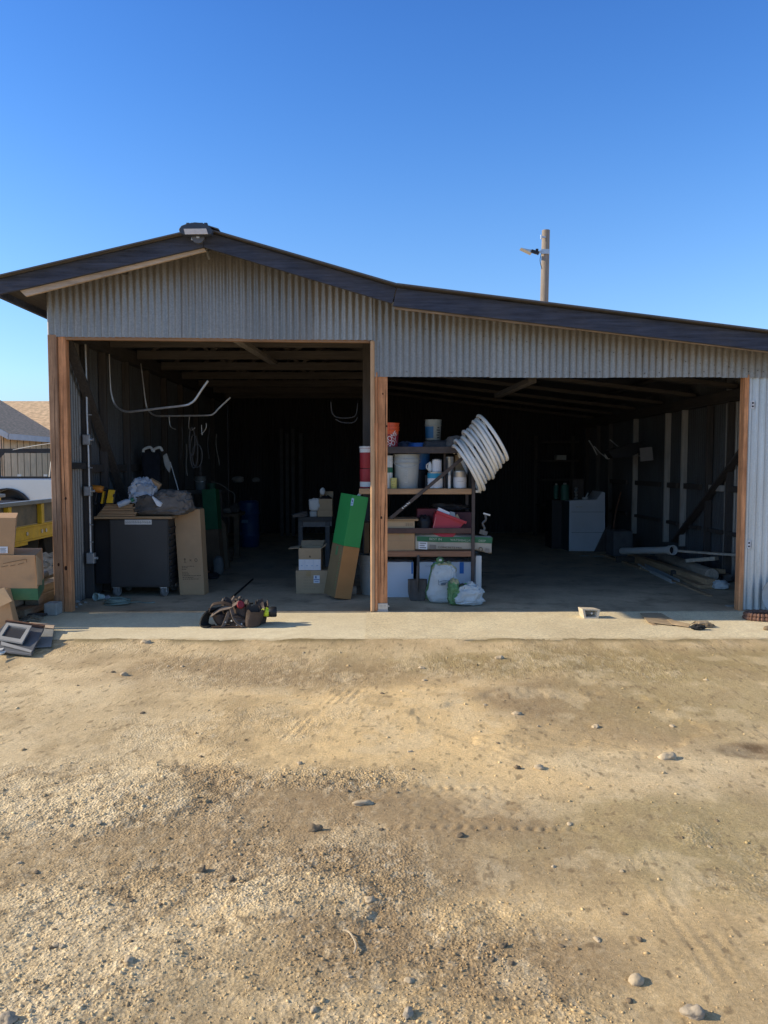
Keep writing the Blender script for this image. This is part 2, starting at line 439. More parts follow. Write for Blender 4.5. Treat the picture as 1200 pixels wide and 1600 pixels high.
# ------------------------------------------------------------------ light and sky
SUN_EL, SUN_AZ_OFF = R(27.0), R(-0.3)
sun = bpy.data.lights.new('sun', 'SUN'); sun.energy = 5.0; sun.angle = R(0.5); sun.color = (1.12, 0.95, 0.68)
so = bpy.data.objects.new('sun', sun); COL.objects.link(so)
sdir = Vector((math.cos(SUN_EL) * math.cos(SUN_AZ_OFF), -math.cos(SUN_EL) * math.sin(SUN_AZ_OFF), -math.sin(SUN_EL)))
so.rotation_euler = sdir.to_track_quat('-Z', 'Y').to_euler()
so.location = (-20, 8, 12)
w = bpy.data.worlds.new('World'); scene.world = w; w.use_nodes = True
wn = w.node_tree
bg = wn.nodes['Background']; bg.inputs['Strength'].default_value = 0.15
sky = wn.nodes.new('ShaderNodeTexSky'); sky.sky_type = 'NISHITA'; sky.sun_disc = False
sky.sun_elevation = SUN_EL; sky.sun_rotation = R(-90)
sky.altitude = 200; sky.air_density = 1.0; sky.dust_density = 0.4; sky.ozone_density = 2.0
# horizon paler, seen sky deeper upward; unseen zenith tinted warm to neutralise fill
wtc = wn.nodes.new('ShaderNodeTexCoord'); wsep = wn.nodes.new('ShaderNodeSeparateXYZ')
wn.links.new(wtc.outputs['Generated'], wsep.inputs[0])
wr = wn.nodes.new('ShaderNodeValToRGB'); wr.color_ramp.interpolation = 'B_SPLINE'
TINTS = ((0.0, (.75, 1.1, 1.9)), (.05, (.95, 1.15, 1.75)), (.11, (1.45, 1.7, 1.95)), (.31, (.95, 1.6, 2.3)), (.48, (.62, 1.30, 2.25)), (.56, (.60, 1.2, 2.1)), (.72, (2.5, 1.95, 1.45)), (1.0, (2.7, 2.0, 1.4)))
cr = wr.color_ramp
while len(cr.elements) < len(TINTS): cr.elements.new(.5)
for e, (p, c) in zip(cr.elements, TINTS):
    e.position = p; e.color = (c[0] / 3.58, c[1] / 3.58, c[2] / 3.58, 1)
wn.links.new(wsep.outputs['Z'], wr.inputs['Fac'])
wm = wn.nodes.new('ShaderNodeMix'); wm.data_type = 'RGBA'; wm.blend_type = 'MULTIPLY'; wm.inputs['Factor'].default_value = 1
wn.links.new(sky.outputs[0], wm.inputs['A']); wn.links.new(wr.outputs['Color'], wm.inputs['B'])
ws = wn.nodes.new('ShaderNodeVectorMath'); ws.operation = 'SCALE'; ws.inputs['Scale'].default_value = 3.58 * .70
wn.links.new(wm.outputs['Result'], ws.inputs[0]); wn.links.new(ws.outputs[0], bg.inputs['Color'])

scene.render.engine = 'CYCLES'
scene.view_settings.view_transform = 'Standard'
scene.view_settings.look = 'None'
scene.view_settings.exposure = 0
scene.view_settings.gamma = 1
scene.cycles.use_denoising = True
scene.cycles.max_bounces = 6
scene.cycles.diffuse_bounces = 2
scene.cycles.sample_clamp_indirect = 4

# ------------------------------------------------------------------ numeric noise for the ground
def _hash(ix, iy, s):
    h = (ix.astype(np.int64) * 374761393 + iy.astype(np.int64) * 668265263 + s * 974634221) & 0x7fffffff
    h = ((h ^ (h >> 13)) * 1274126177) & 0x7fffffff
    return ((h ^ (h >> 16)) & 0xffff) / 65535.0
def vnoise(x, y, s=0):
    ix, iy = np.floor(x), np.floor(y); fx, fy = x - ix, y - iy
    u, v = fx * fx * (3 - 2 * fx), fy * fy * (3 - 2 * fy)
    a, b = _hash(ix, iy, s), _hash(ix + 1, iy, s); c, d = _hash(ix, iy + 1, s), _hash(ix + 1, iy + 1, s)
    return (a * (1 - u) + b * u) * (1 - v) + (c * (1 - u) + d * u) * v
def fbm(x, y, s=0, o=4, g=0.5):
    t = 0; a = 1; n = 0
    for k in range(o):
        t = t + a * vnoise(x * 2 ** k + 17.3 * k, y * 2 ** k - 9.1 * k, s + k); n += a; a *= g
    return t / n
def sstep(a, b, x):
    t = np.clip((x - a) / (b - a), 0, 1); return t * t * (3 - 2 * t)
def blob(x, y, px, py, rx, ry, soft=0.5, wob=0.5, s=3):
    """1 inside a ragged ellipse around the photo ground point, radii in metres"""
    c = G(px, py)
    d = np.sqrt(((x - c.x) / rx) ** 2 + ((y - c.y) / ry) ** 2)
    d = d + wob * (fbm(x * 2.2, y * 2.2, s, 4) - .5)
    return 1 - sstep(1 - soft, 1 + soft, d)

def track_coords(x, y, a, b):
    """along / across coordinates of the strip from ground point a to b"""
    a, b = Vector((a.x, a.y)), Vector((b.x, b.y)); d = (b - a); L = d.length; d = d / L
    u = (x - a.x) * d.x + (y - a.y) * d.y
    v = -(x - a.x) * d.y + (y - a.y) * d.x
    return u, v, L

def gravel_mask(x, y):
    g = np.zeros_like(x)
    for (px, py, rx, ry) in ((230, 1440, 1.0, .62), (560, 1480, .62, .45), (640, 1560, .55, .3), (60, 1540, .5, .4),
                             (110, 1250, .7, .5), (430, 1215, .8, .13), (690, 1500, .35, .4), (330, 1350, .5, .25)):
        g = np.maximum(g, blob(x, y, px, py, rx, ry, .55, .9, 11))
    return np.clip(g * (.25 + .9 * fbm(x * 3, y * 3, 21, 3)), 0, 1)

def ground_height(x, y):
    near = 1 - sstep(7.5, 12, np.abs(y - 2)) * 1.0
    h = (fbm(x * .45, y * .45, 1, 3) - .5) * .07 + (fbm(x * 1.6, y * 1.6, 5, 4) - .5) * .035
    rz = rough_zone(x, y)
    h = h + (fbm(x * 9, y * 9, 9, 4, .6) - .5) * (.006 + .010 * rz) + (fbm(x * 30, y * 22, 13, 3, .6) - .5) * (.002 + .009 * rz)
    # crusts: slightly raised plates with a broken edge
    crust = 0
    for (px, py, rx, ry, hh) in ((70, 1245, .62, .42, .010), (455, 1392, .34, .20, .009), (20, 1500, .5, .5, .004), (880, 1120, .9, .5, -.012)):
        c = G(px, py)
        d = np.sqrt(((x - c.x) / rx) ** 2 + ((y - c.y) / ry) ** 2) + 1.15 * (fbm(x * 2.6, y * 2.6, 31, 5, .6) - .5)
        crust = crust + hh * (1 - sstep(.84, 1.06, d))
    h = h + crust
    g = gravel_mask(x, y)
    n1 = fbm(x * 34, y * 34, 41, 3, .6); n2 = vnoise(x * 75, y * 75, 47)
    h = h + g * ((np.clip(n1 - .42, 0, 1) * .015) + (n2 - .5) * .005)
    # dips
    for (px, py, rx, ry, hh) in ((590, 1440, .16, .10, .016), (1190, 1165, .16, .10, .03), (290, 1340, .16, .1, .012)):
        c = G(px, py)
        h = h - hh * np.exp(-(((x - c.x) / rx) ** 2 + ((y - c.y) / ry) ** 2))
    # broad tractor tyre print across the middle
    u, v, L = track_coords(x, y, G(400, 1262), G(880, 1252))
    u = u + .05 * (fbm(x * 3, y * 3, 63, 2) - .5); v = v + .05 * (fbm(x * 2, y * 2, 65, 2) - .5)
    q = fbm(x * 2.5, y * 2.5, 61, 3)
    def lugs(u, v, c, wd, pitch, depth, fade):
        ph = (u / pitch) % 1
        m = np.exp(-((v - c) / wd) ** 2) * (1 - sstep(.18, .34, np.abs(ph - .5 + .12 * np.sin(v * 160))))
        return -depth * m * fade
    f1 = sstep(.25, .5, u) * (1 - sstep(1.05, 1.3, u)) * sstep(.30, .5, q)
    h = h + lugs(u, v, .20, .018, .055, .0065, f1)
    f2 = sstep(.45, .7, u) * (1 - sstep(1.35, 1.5, u)) * sstep(.30, .48, q)
    h = h + lugs(u, v, -.22, .018, .058, .0075, f2)
    zig = np.abs(((u + .05 * np.abs(((v / .11) % 1) - .5) * 2) / .075) % 1 - .5)
    f3 = sstep(0, .25, u) * (1 - sstep(1.0, 1.4, u)) * (1 - sstep(.14, .20, np.abs(v))) * sstep(.42, .6, q)
    h = h - .0045 * (1 - sstep(.05, .13, zig)) * f3
    # diagonal tread lines near the slab
    for (a, b, wdt, n, dep) in ((G(455, 1165), G(560, 1060), .22, 4, .0045), (G(1000, 1310), G(1185, 1560), .20, 4, .0026), (G(700, 1150), G(830, 1195), .2, 3, .003)):
        u, v, L = track_coords(x, y, a, b)
        u = u / L
        st = np.abs(((v / (wdt / n)) % 1) - .5)
        ms = sstep(0, .12, u) * (1 - sstep(.85, 1.0, u)) * (1 - sstep(.8, 1.05, np.abs(v) / (wdt / 2 + .02)))
        h = h + dep * (sstep(.12, .36, st) - .6) * ms * sstep(.38, .62, fbm(x * 4, y * 4, 71, 3))
    # settle beside and under the slab
    edge = 6.60 + .10 * (fbm(x * 1.3, x * 0 + 2, 81, 4) - .5)
    t = sstep(-.55, .0, y - edge)
    lap = .003 + .034 * (fbm(x * 3.5, y * 3.5, 85, 5, .6) - .5)
    h = h * (1 - t) - .018 * (1 - t) + lap * t
    h = np.where(y > edge, lap - (y - edge) * .13, h)
    left = (1 - sstep(-3.62, -3.40, x)) * sstep(6.3, 6.6, y)
    h = np.where(y > 6.3, h * (1 - left) + left * ((fbm(x * 1.2, y * 1.2, 91, 4) - .5) * .04 - .01), h)
    inside = sstep(-3.3, -3.1, x) * (1 - sstep(5.0, 5.3, x)) * sstep(7.0, 7.1, y) * (1 - sstep(17, 17.5, y))
    h = h * (1 - inside) - .25 * inside
    far = np.maximum(sstep(18, 40, y), np.maximum(sstep(6, 20, np.abs(x)), sstep(0, 6, -y)))
    h = h * (1 - far) - .02 * far
    return h

def rough_zone(x, y):
    """1 where the surface is loose and stony, 0 where it is packed smooth"""
    return np.clip(gravel_mask(x, y) * 1.1 + sstep(.55, .72, fbm(x * 1.4, y * 1.4, 171, 4)) * .5, 0, 1)

def ground_color(x, y):
    n = fbm(x * 1.1, y * 1.1, 101, 5); n2 = fbm(x * 4.5, y * 4.5, 107, 4); n3 = fbm(x * 16, y * 16, 113, 3)
    n4 = fbm(x * 26, y * 15, 151, 4, .7); n5 = fbm(x * 55, y * 38, 157, 3, .6)
    rz = rough_zone(x, y)
    c = np.empty(x.shape + (3,)); c[...] = np.array((.70, .56, .355))
    def mix(mask, col):
        mk = np.clip(mask, 0, 1)[..., None]
        c[...] = c * (1 - mk) + np.array(col) * mk
    damp, olive, sandy, pale = (.38, .28, .17), (.46, .37, .20), (.84, .63, .345), (.82, .68, .45)
    mix(gravel_mask(x, y), pale)
    mix(blob(x, y, 90, 1080, 1.8, 1.2, .6, .8, 4) * .7, pale)
    mix(blob(x, y, 330, 1130, 1.0, .7, .6, 1.0, 35) * .5, pale)
    mix(blob(x, y, 640, 1125, 1.25, 1.05, .5, .8, 5) * .9, sandy)
    mix(blob(x, y, 920, 1420, 1.1, .55, .6, .9, 6) * .55, sandy)
    mix(blob(x, y, 1010, 1520, .8, .5, .6, .9, 23) * .5, sandy)
    mix(sstep(.50, .66, n) * .45, (.50, .385, .23))
    # damp soil beside the slab and across the middle
    mix(blob(x, y, 440, 1050, 1.2, .34, .6, 1.3, 7) * .75, damp)
    mix(blob(x, y, 250, 1030, .8, .2, .6, 1.3, 27) * .5, damp)
    mix(blob(x, y, 1040, 1030, 2.2, .42, .6, 1.2, 8) * .9, (.40, .315, .165))
    mix(blob(x, y, 900, 1085, .8, .40, .4, 1.6, 12) * .85, damp)
    mix(blob(x, y, 1000, 1110, .9, .5, .4, 1.5, 22) * .7, damp)
    mix(blob(x, y, 1140, 1090, 1.0, .7, .5, 1.2, 9) * .7, olive)
    mix(blob(x, y, 1130, 1300, .65, .40, .5, 1.3, 10) * .75, olive)
    mix(blob(x, y, 960, 1300, .5, .3, .5, 1.4, 30) * .6, olive)
    mix(blob(x, y, 620, 1275, 1.0, .32, .5, 1.2, 13) * .85, damp)
    mix(blob(x, y, 660, 1355, .85, .20, .5, 1.4, 14) * .85, (.38, .285, .175))
    mix(blob(x, y, 400, 1240, .7, .14, .5, 1.4, 33) * .7, damp)
    mix(blob(x, y, 560, 1440, .26, .24, .5, 1.0, 15) * .95, damp)
    mix(blob(x, y, 780, 1495, .40, .16, .5, 1.2, 16) * .8, damp)
    mix(blob(x, y, 310, 1215, .28, .17, .4, .6, 17) * .8, (.46, .33, .185))
    mix(blob(x, y, 270, 1320, .5, .22, .5, 1.2, 18) * .75, damp)
    mix(blob(x, y, 30, 1400, .6, .35, .6, 1.2, 19) * .6, (.48, .36, .21))
    mix(blob(x, y, 1190, 1165, .24, .13, .3, .6, 20) * .95, (.17, .115, .07))
    mix(blob(x, y, 980, 1185, .5, .22, .5, 1.0, 34) * .6, pale)
    # broken crust rims
    for (px, py, rx, ry) in ((70, 1245, .62, .42), (455, 1392, .30, .20), (20, 1500, .5, .5)):
        q = G(px, py)
        d = np.sqrt(((x - q.x) / rx) ** 2 + ((y - q.y) / ry) ** 2) + 1.15 * (fbm(x * 2.6, y * 2.6, 31, 5, .6) - .5)
        mix((1 - sstep(.80, .96, d)) * .7, pale)
        mix(np.exp(-((d - 1.03) / .035) ** 2) * .8 * sstep(.35, .6, fbm(x * 5, y * 5, 191, 3)), (.27, .20, .125))
    mix(sstep(.55, .68, n2) * .40, (.42, .32, .19))
    mix((1 - sstep(.32, .44, n2)) * .35, (.84, .70, .47))
    k = .22 + .78 * rz
    mix(sstep(.52, .66, n3) * .34 * k, (.42, .33, .21))
    mix(sstep(.55, .68, n4) * .48 * k, (.36, .28, .18))
    mix((1 - sstep(.32, .42, n4)) * .45 * k, (.86, .75, .55))
    mix(sstep(.62, .74, n5) * .5 * k, (.30, .235, .16))
    mix((1 - sstep(.26, .36, n5)) * .4 * k, (.88, .78, .6))
    # dark litter specks scattered even on the packed soil
    mix(sstep(.74, .80, fbm(x * 42, y * 24, 181, 2, .5)) * .6, (.20, .15, .095))
    edge = 6.60 + .10 * (fbm(x * 1.3, x * 0 + 2, 81, 4) - .5)
    rim = np.exp(-((y - edge) / .10) ** 2) * sstep(.32, .55, fbm(x * 3, y * 2, 127, 3))
    mix(rim * .85, (.22, .185, .10))
    far = np.maximum(sstep(10, 16, y), sstep(5, 9, np.abs(x)))
    mix(far * .8, (.72, .56, .36))
    return np.clip(c * np.array((1.02, .975, .91)), 0, .88)

# ------------------------------------------------------------------ ground sheet
def make_ground():
    xs = np.concatenate([-np.geomspace(900, 4.6, 40)[:-1] , np.linspace(-4.6, 4.6, 1060), np.geomspace(4.6, 900, 40)[1:]])
    ys = [-60., -30., -14., -6., -2., 0., .8, 1.4]; y = 1.75
    while y < 7.1:
        ys.append(y); y += max(.0045, .0013 * y * y * .9)
    while y < 900:
        ys.append(y); y += max(.05, (y - 7.0) * .16)
    ys.append(1000.)
    ys = np.array(ys)
    X, Y = np.meshgrid(xs, ys)
    Z = ground_height(X, Y)
    nx, ny = len(xs), len(ys)
    co = np.stack([X, Y, Z], -1).reshape(-1, 3).astype(np.float32)
    i = np.arange(ny - 1)[:, None] * nx + np.arange(nx - 1)[None, :]
    q = np.stack([i, i + 1, i + nx + 1, i + nx], -1).reshape(-1).astype(np.int32)
    nf = len(q) // 4
    me = bpy.data.meshes.new('dirt_yard')
    me.vertices.add(len(co)); me.vertices.foreach_set('co', co.ravel())
    me.loops.add(len(q)); me.loops.foreach_set('vertex_index', q)
    me.polygons.add(nf); me.polygons.foreach_set('loop_start', np.arange(0, nf * 4, 4, dtype=np.int32))
    me.polygons.foreach_set('loop_total', np.full(nf, 4, dtype=np.int32))
    me.update(calc_edges=True)
    me.polygons.foreach_set('use_smooth', np.ones(nf, dtype=bool))
    c = ground_color(X, Y).reshape(-1, 3)
    g = rough_zone(X, Y).reshape(-1)
    at = me.color_attributes.new('soil', 'FLOAT_COLOR', 'POINT')
    at.data.foreach_set('color', np.concatenate([c, g[:, None]], 1).astype(np.float32).ravel())
    o = bpy.data.objects.new('ground', me); COL.objects.link(o)
    m = bpy.data.materials.new('sandy_dirt'); m.use_nodes = True; nt = m.node_tree; b = nt.nodes['Principled BSDF']
    b.inputs['Roughness'].default_value = .95; b.inputs['Specular IOR Level'].default_value = .15
    va = nt.nodes.new('ShaderNodeVertexColor'); va.layer_name = 'soil'
    tc = nt.nodes.new('ShaderNodeTexCoord')
    def N(sc, d, r=.6):
        n = nt.nodes.new('ShaderNodeTexNoise'); n.inputs['Scale'].default_value = sc; n.inputs['Detail'].default_value = d; n.inputs['Roughness'].default_value = r
        nt.links.new(tc.outputs['Object'], n.inputs['Vector']); return n
    f1 = N(70, 6, .75); f2 = N(300, 5, .85)
    mr = nt.nodes.new('ShaderNodeMapRange'); mr.inputs['From Min'].default_value = .3; mr.inputs['From Max'].default_value = .7
    mr.inputs['To Min'].default_value = .55; mr.inputs['To Max'].default_value = 1.42
    nt.links.new(f1.outputs['Fac'], mr.inputs['Value'])
    mr2 = nt.nodes.new('ShaderNodeMapRange'); mr2.inputs['From Min'].default_value = .3; mr2.inputs['From Max'].default_value = .7
    mr2.inputs['To Min'].default_value = .52; mr2.inputs['To Max'].default_value = 1.48
    nt.links.new(f2.outputs['Fac'], mr2.inputs['Value'])
    mm = nt.nodes.new('ShaderNodeMath'); mm.operation = 'MULTIPLY'; nt.links.new(mr.outputs[0], mm.inputs[0]); nt.links.new(mr2.outputs[0], mm.inputs[1])
    ka = nt.nodes.new('ShaderNodeMath'); ka.operation = 'MULTIPLY_ADD'; ka.inputs[1].default_value = .42; ka.inputs[2].default_value = .58; nt.links.new(va.outputs['Alpha'], ka.inputs[0])
    s1 = nt.nodes.new('ShaderNodeMath'); s1.operation = 'SUBTRACT'; s1.inputs[1].default_value = 1; nt.links.new(mm.outputs[0], s1.inputs[0])
    s2 = nt.nodes.new('ShaderNodeMath'); s2.operation = 'MULTIPLY_ADD'; s2.inputs[2].default_value = 1; nt.links.new(s1.outputs[0], s2.inputs[0]); nt.links.new(ka.outputs[0], s2.inputs[1])
    vm = nt.nodes.new('ShaderNodeVectorMath'); vm.operation = 'SCALE'
    nt.links.new(va.outputs['Color'], vm.inputs[0]); nt.links.new(s2.outputs[0], vm.inputs['Scale'])
    nt.links.new(vm.outputs[0], b.inputs['Base Color'])
    vo = nt.nodes.new('ShaderNodeTexVoronoi'); vo.inputs['Scale'].default_value = 85; nt.links.new(tc.outputs['Object'], vo.inputs['Vector'])
    a1 = nt.nodes.new('ShaderNodeMath'); a1.operation = 'MULTIPLY'; nt.links.new(vo.outputs['Distance'], a1.inputs[0]); nt.links.new(va.outputs['Alpha'], a1.inputs[1])
    a2 = nt.nodes.new('ShaderNodeMath'); a2.operation = 'MULTIPLY_ADD'; nt.links.new(f1.outputs['Fac'], a2.inputs[0]); a2.inputs[1].default_value = .55
    nt.links.new(a1.outputs[0], a2.inputs[2])
    a3 = nt.nodes.new('ShaderNodeMath'); a3.operation = 'MULTIPLY_ADD'; nt.links.new(f2.outputs['Fac'], a3.inputs[0]); a3.inputs[1].default_value = .35
    nt.links.new(a2.outputs[0], a3.inputs[2])
    bp = nt.nodes.new('ShaderNodeBump'); bp.inputs['Strength'].default_value = .9; bp.inputs['Distance'].default_value = .012
    nt.links.new(a3.outputs[0], bp.inputs['Height']); nt.links.new(bp.outputs[0], b.inputs['Normal'])
    me.materials.append(m)
    tag(o, kind='structure')
make_ground()

def gh(x, y):
    return float(ground_height(np.array([float(x)]), np.array([float(y)]))[0])

# ------------------------------------------------------------------ concrete
def concrete_mat(name, col, dark, rough_bump, stain, streak=False, drift=False):
    m = bpy.data.materials.new(name); m.use_nodes = True; nt = m.node_tree; b = nt.nodes['Principled BSDF']
    b.inputs['Roughness'].default_value = .88; b.inputs['Specular IOR Level'].default_value = .25
    tc = nt.nodes.new('ShaderNodeTexCoord')
    def N(sc, d, r, st=(1, 1, 1), rz=0):
        mp = nt.nodes.new('ShaderNodeMapping'); mp.inputs['Scale'].default_value = st; mp.inputs['Rotation'].default_value = (0, 0, rz)
        nt.links.new(tc.outputs['Object'], mp.inputs['Vector'])
        n = nt.nodes.new('ShaderNodeTexNoise'); n.inputs['Scale'].default_value = sc; n.inputs['Detail'].default_value = d; n.inputs['Roughness'].default_value = r
        nt.links.new(mp.outputs[0], n.inputs['Vector']); return n
    a = N(1.6, 7, .65); f = N(48, 8, .85); s = N(3.0, 8, .75)
    r = nt.nodes.new('ShaderNodeValToRGB'); r.color_ramp.elements[0].position = .35; r.color_ramp.elements[1].position = .65
    r.color_ramp.elements[0].color = rgb(dark); r.color_ramp.elements[1].color = rgb(col)
    nt.links.new(a.outputs['Fac'], r.inputs['Fac'])
    mr = nt.nodes.new('ShaderNodeMapRange'); mr.inputs['From Min'].default_value = .3; mr.inputs['From Max'].default_value = .7
    mr.inputs['To Min'].default_value = 1 - rough_bump * .35; mr.inputs['To Max'].default_value = 1 + rough_bump * .2
    nt.links.new(f.outputs['Fac'], mr.inputs['Value'])
    vm = nt.nodes.new('ShaderNodeVectorMath'); vm.operation = 'SCALE'; nt.links.new(r.outputs['Color'], vm.inputs[0]); nt.links.new(mr.outputs[0], vm.inputs['Scale'])
    r2 = nt.nodes.new('ShaderNodeValToRGB'); r2.color_ramp.elements[0].position = .52; r2.color_ramp.elements[1].position = .72
    r2.color_ramp.elements[0].color = (0, 0, 0, 1); r2.color_ramp.elements[1].color = (.75, .75, .75, 1)
    nt.links.new(s.outputs['Fac'], r2.inputs['Fac'])
    mx = nt.nodes.new('ShaderNodeMix'); mx.data_type = 'RGBA'; nt.links.new(r2.outputs['Color'], mx.inputs['Factor'])
    nt.links.new(vm.outputs[0], mx.inputs['A']); mx.inputs['B'].default_value = rgb(stain)
    res = mx.outputs['Result']
    if drift:
        sx = nt.nodes.new('ShaderNodeSeparateXYZ'); nt.links.new(tc.outputs['Object'], sx.inputs[0])
        dn = N(5, 8, .75); dm = nt.nodes.new('ShaderNodeMapRange'); dm.inputs['From Min'].default_value = -.36; dm.inputs['From Max'].default_value = -.66
        dm.inputs['To Min'].default_value = -.35; dm.inputs['To Max'].default_value = .34
        nt.links.new(sx.outputs['Y'], dm.inputs['Value'])
        da = nt.nodes.new('ShaderNodeMath'); da.operation = 'ADD'; nt.links.new(dm.outputs[0], da.inputs[0]); nt.links.new(dn.outputs['Fac'], da.inputs[1])
        ds_ = nt.nodes.new('ShaderNodeMapRange'); ds_.inputs['From Min'].default_value = .48; ds_.inputs['From Max'].default_value = .85; ds_.inputs['To Max'].default_value = .9
        nt.links.new(da.outputs[0], ds_.inputs['Value'])
        m3 = nt.nodes.new('ShaderNodeMix'); m3.data_type = 'RGBA'; nt.links.new(ds_.outputs[0], m3.inputs['Factor']); nt.links.new(res, m3.inputs['A']); m3.inputs['B'].default_value = rgb((.50, .385, .22))
        res = m3.outputs['Result']
    nt.links.new(res, b.inputs['Base Color'])
    h = f.outputs['Fac']
    if streak:
        st = N(9, 4, .6, (.35, 2.2, 1), R(38))
        ad = nt.nodes.new('ShaderNodeMath'); ad.operation = 'MULTIPLY_ADD'; nt.links.new(st.outputs['Fac'], ad.inputs[0]); ad.inputs[1].default_value = 1.6
        nt.links.new(h, ad.inputs[2]); h = ad.outputs[0]
    bp = nt.nodes.new('ShaderNodeBump'); bp.inputs['Strength'].default_value = .55 * rough_bump; bp.inputs['Distance'].default_value = .006
    nt.links.new(h, bp.inputs['Height']); nt.links.new(bp.outputs[0], b.inputs['Normal'])
    return m
apron_smooth = concrete_mat('broomed_concrete', (.88, .78, .555), (.72, .62, .43), .9, (.60, .50, .34), True, True)
apron_rough = concrete_mat('exposed_concrete', (.92, .80, .55), (.74, .62, .41), 1.6, (.62, .50, .32), False, True)
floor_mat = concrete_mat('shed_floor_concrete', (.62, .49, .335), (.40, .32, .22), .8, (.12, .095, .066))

def slab(name, x0, x1, y0, y1, mat, amp=.002, z1=0.0, jag=True):
    mb = MB(); nx = max(2, int((x1 - x0) / .035)); ny = max(2, int((y1 - y0) / .08))
    xs = np.linspace(x0, x1, nx); ys = np.linspace(y0, y1, ny)
    X, Y = np.meshgrid(xs, ys)
    Y2 = Y.copy()
    if jag: Y2[0] += (fbm(xs * 4, xs * 0 + 5, 131, 5, .65) - .5) * .14
    Z = (fbm(X * 4, Y2 * 4, 137, 3) - .5) * amp * 2 + z1
    v = np.stack([X, Y2, Z], -1).reshape(-1, 3)
    f = []
    for j in range(ny - 1):
        for i in range(nx - 1): f.append([j * nx + i, j * nx + i + 1, (j + 1) * nx + i + 1, (j + 1) * nx + i])
    n0 = len(v); vb = [(p[0], p[1], z1 - .14) for p in v[:nx]]
    v = [tuple(p) for p in v] + vb
    for i in range(nx - 1): f.append([n0 + i, n0 + i + 1, i + 1, i])
    mb.add(v, f)
    return tag(mb.build(name, mat, smooth=True), kind='structure')
xj = G(572, 975).x
slab('apron', -3.42, xj, 6.62, 7.868, apron_smooth)
slab('apron', xj + .0005, 5.3, 6.60, 7.868, apron_rough, .004, .003)
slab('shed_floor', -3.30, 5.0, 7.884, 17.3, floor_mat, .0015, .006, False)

# ------------------------------------------------------------------ the shed
YF = 7.9          # front siding
XL, XR = -3.32, 4.62
YB = 17.2
shed = thing('metal_shed', 'open fronted two bay shed clad in weathered corrugated steel under a gable roof', 'shed', (0, YF, 0))
def sp(mb, name, mats, label=None, parent=None, **k):
    o = mb.build(name, mats, parent or shed, **k)
    if label: o['label'] = label
    return o

YO = 7.45
A, B, Cc, D = P(-6, 437, YO), P(318, 361, YO), P(620, 449, YO), P(1290, 533, YO)
prof = [(A.x - .02, A.z - .005), (B.x, B.z), (Cc.x, Cc.z), (D.x + .75, D.z - .09)]
def zroof(x):
    for (x0, z0), (x1, z1) in zip(prof, prof[1:]):
        if x <= x1 or (x1, z1) == prof[-1]:
            return z0 + (z1 - z0) * (x - x0) / (x1 - x0)

def corrugate(mb, a, b, zbot, ztop, depth_dir, pitch=.068, amp=.009, k=8):
    """vertical corrugated sheet from a to b (ground points); zbot, ztop functions of distance"""
    a, b = Vector(a), Vector(b); d = b - a; L = d.length; d.normalize(); nrm = Vector(depth_dir)
    n = int(L / pitch * k); vs, fs = [], []
    for i in range(n + 1):
        s = L * i / n
        off = nrm * amp * math.sin(2 * math.pi * s / pitch)
        p = a + d * s + off
        vs += [(p.x, p.y, zbot(s)), (p.x, p.y, ztop(s))]
    for i in range(n): fs.append([2 * i, 2 * i + 2, 2 * i + 3, 2 * i + 1])
    return mb.add(vs, fs)

zL, zR = P(330, 530, YF).z, P(880, 589.5, YF).z       # heads of the two openings
xm = P(583, 700, YF).x
# gable siding over the left bay (hangs a little lower at its left end)
z78, z582 = P(80, 526, YF).z, P(580, 532, YF).z
srnd = random.Random(17)
def sheets(name, xa, xb, y, zb, zt, wd=.612, amp=.0095):
    n = max(1, round((xb - xa) / wd)); step = (xb - xa) / n
    for i in range(n):
        x0 = xa + step * i; x1 = x0 + step + (.03 if i < n - 1 else 0)
        ph = 2 * math.pi * (x0 - xa) / .068; dz = srnd.uniform(-.005, .005); yy = y - .0025 * (i % 2)
        mb = MB(); k = int((x1 - x0) / .0068); vs, fs = [], []
        for j in range(k + 1):
            x = x0 + (x1 - x0) * j / k; off = amp * math.sin(2 * math.pi * (x - xa) / .068) + .002 * math.sin(x * 9 + i)
            vs += [(x, yy - off, zb(x) + dz), (x, yy - off, zt(x))]
        for j in range(k): fs.append([2 * j, 2 * j + 2, 2 * j + 3, 2 * j + 1])
        mb.add(vs, fs); sp(mb, name, siding_mat, smooth=True, auto=180)
sheets('gable_siding', XL - .005, xm, YF, lambda x: z78 + (z582 - z78) * (x - XL) / (xm - XL), lambda x: zroof(x) - .05)
sheets('header_siding', xm, XR + .1, YF - .001, lambda x: zR, lambda x: zroof(x) - .05)
# screw heads along the header, each a part
def screw(x, z):
    mb = MB(); mb.obox((x, YF - .011, z), (.008, .006, .008), (0, .6, 0)); sp(mb, 'screw', dark_metal)
for i in range(26):
    px = 612 + i * 23.2
    p = P(px, 582 + random.uniform(-1.5, 1.5), YF); screw(p.x, p.z)
    q = P(px + 8, 0, YF).x; screw(q, zroof(q) - .28)
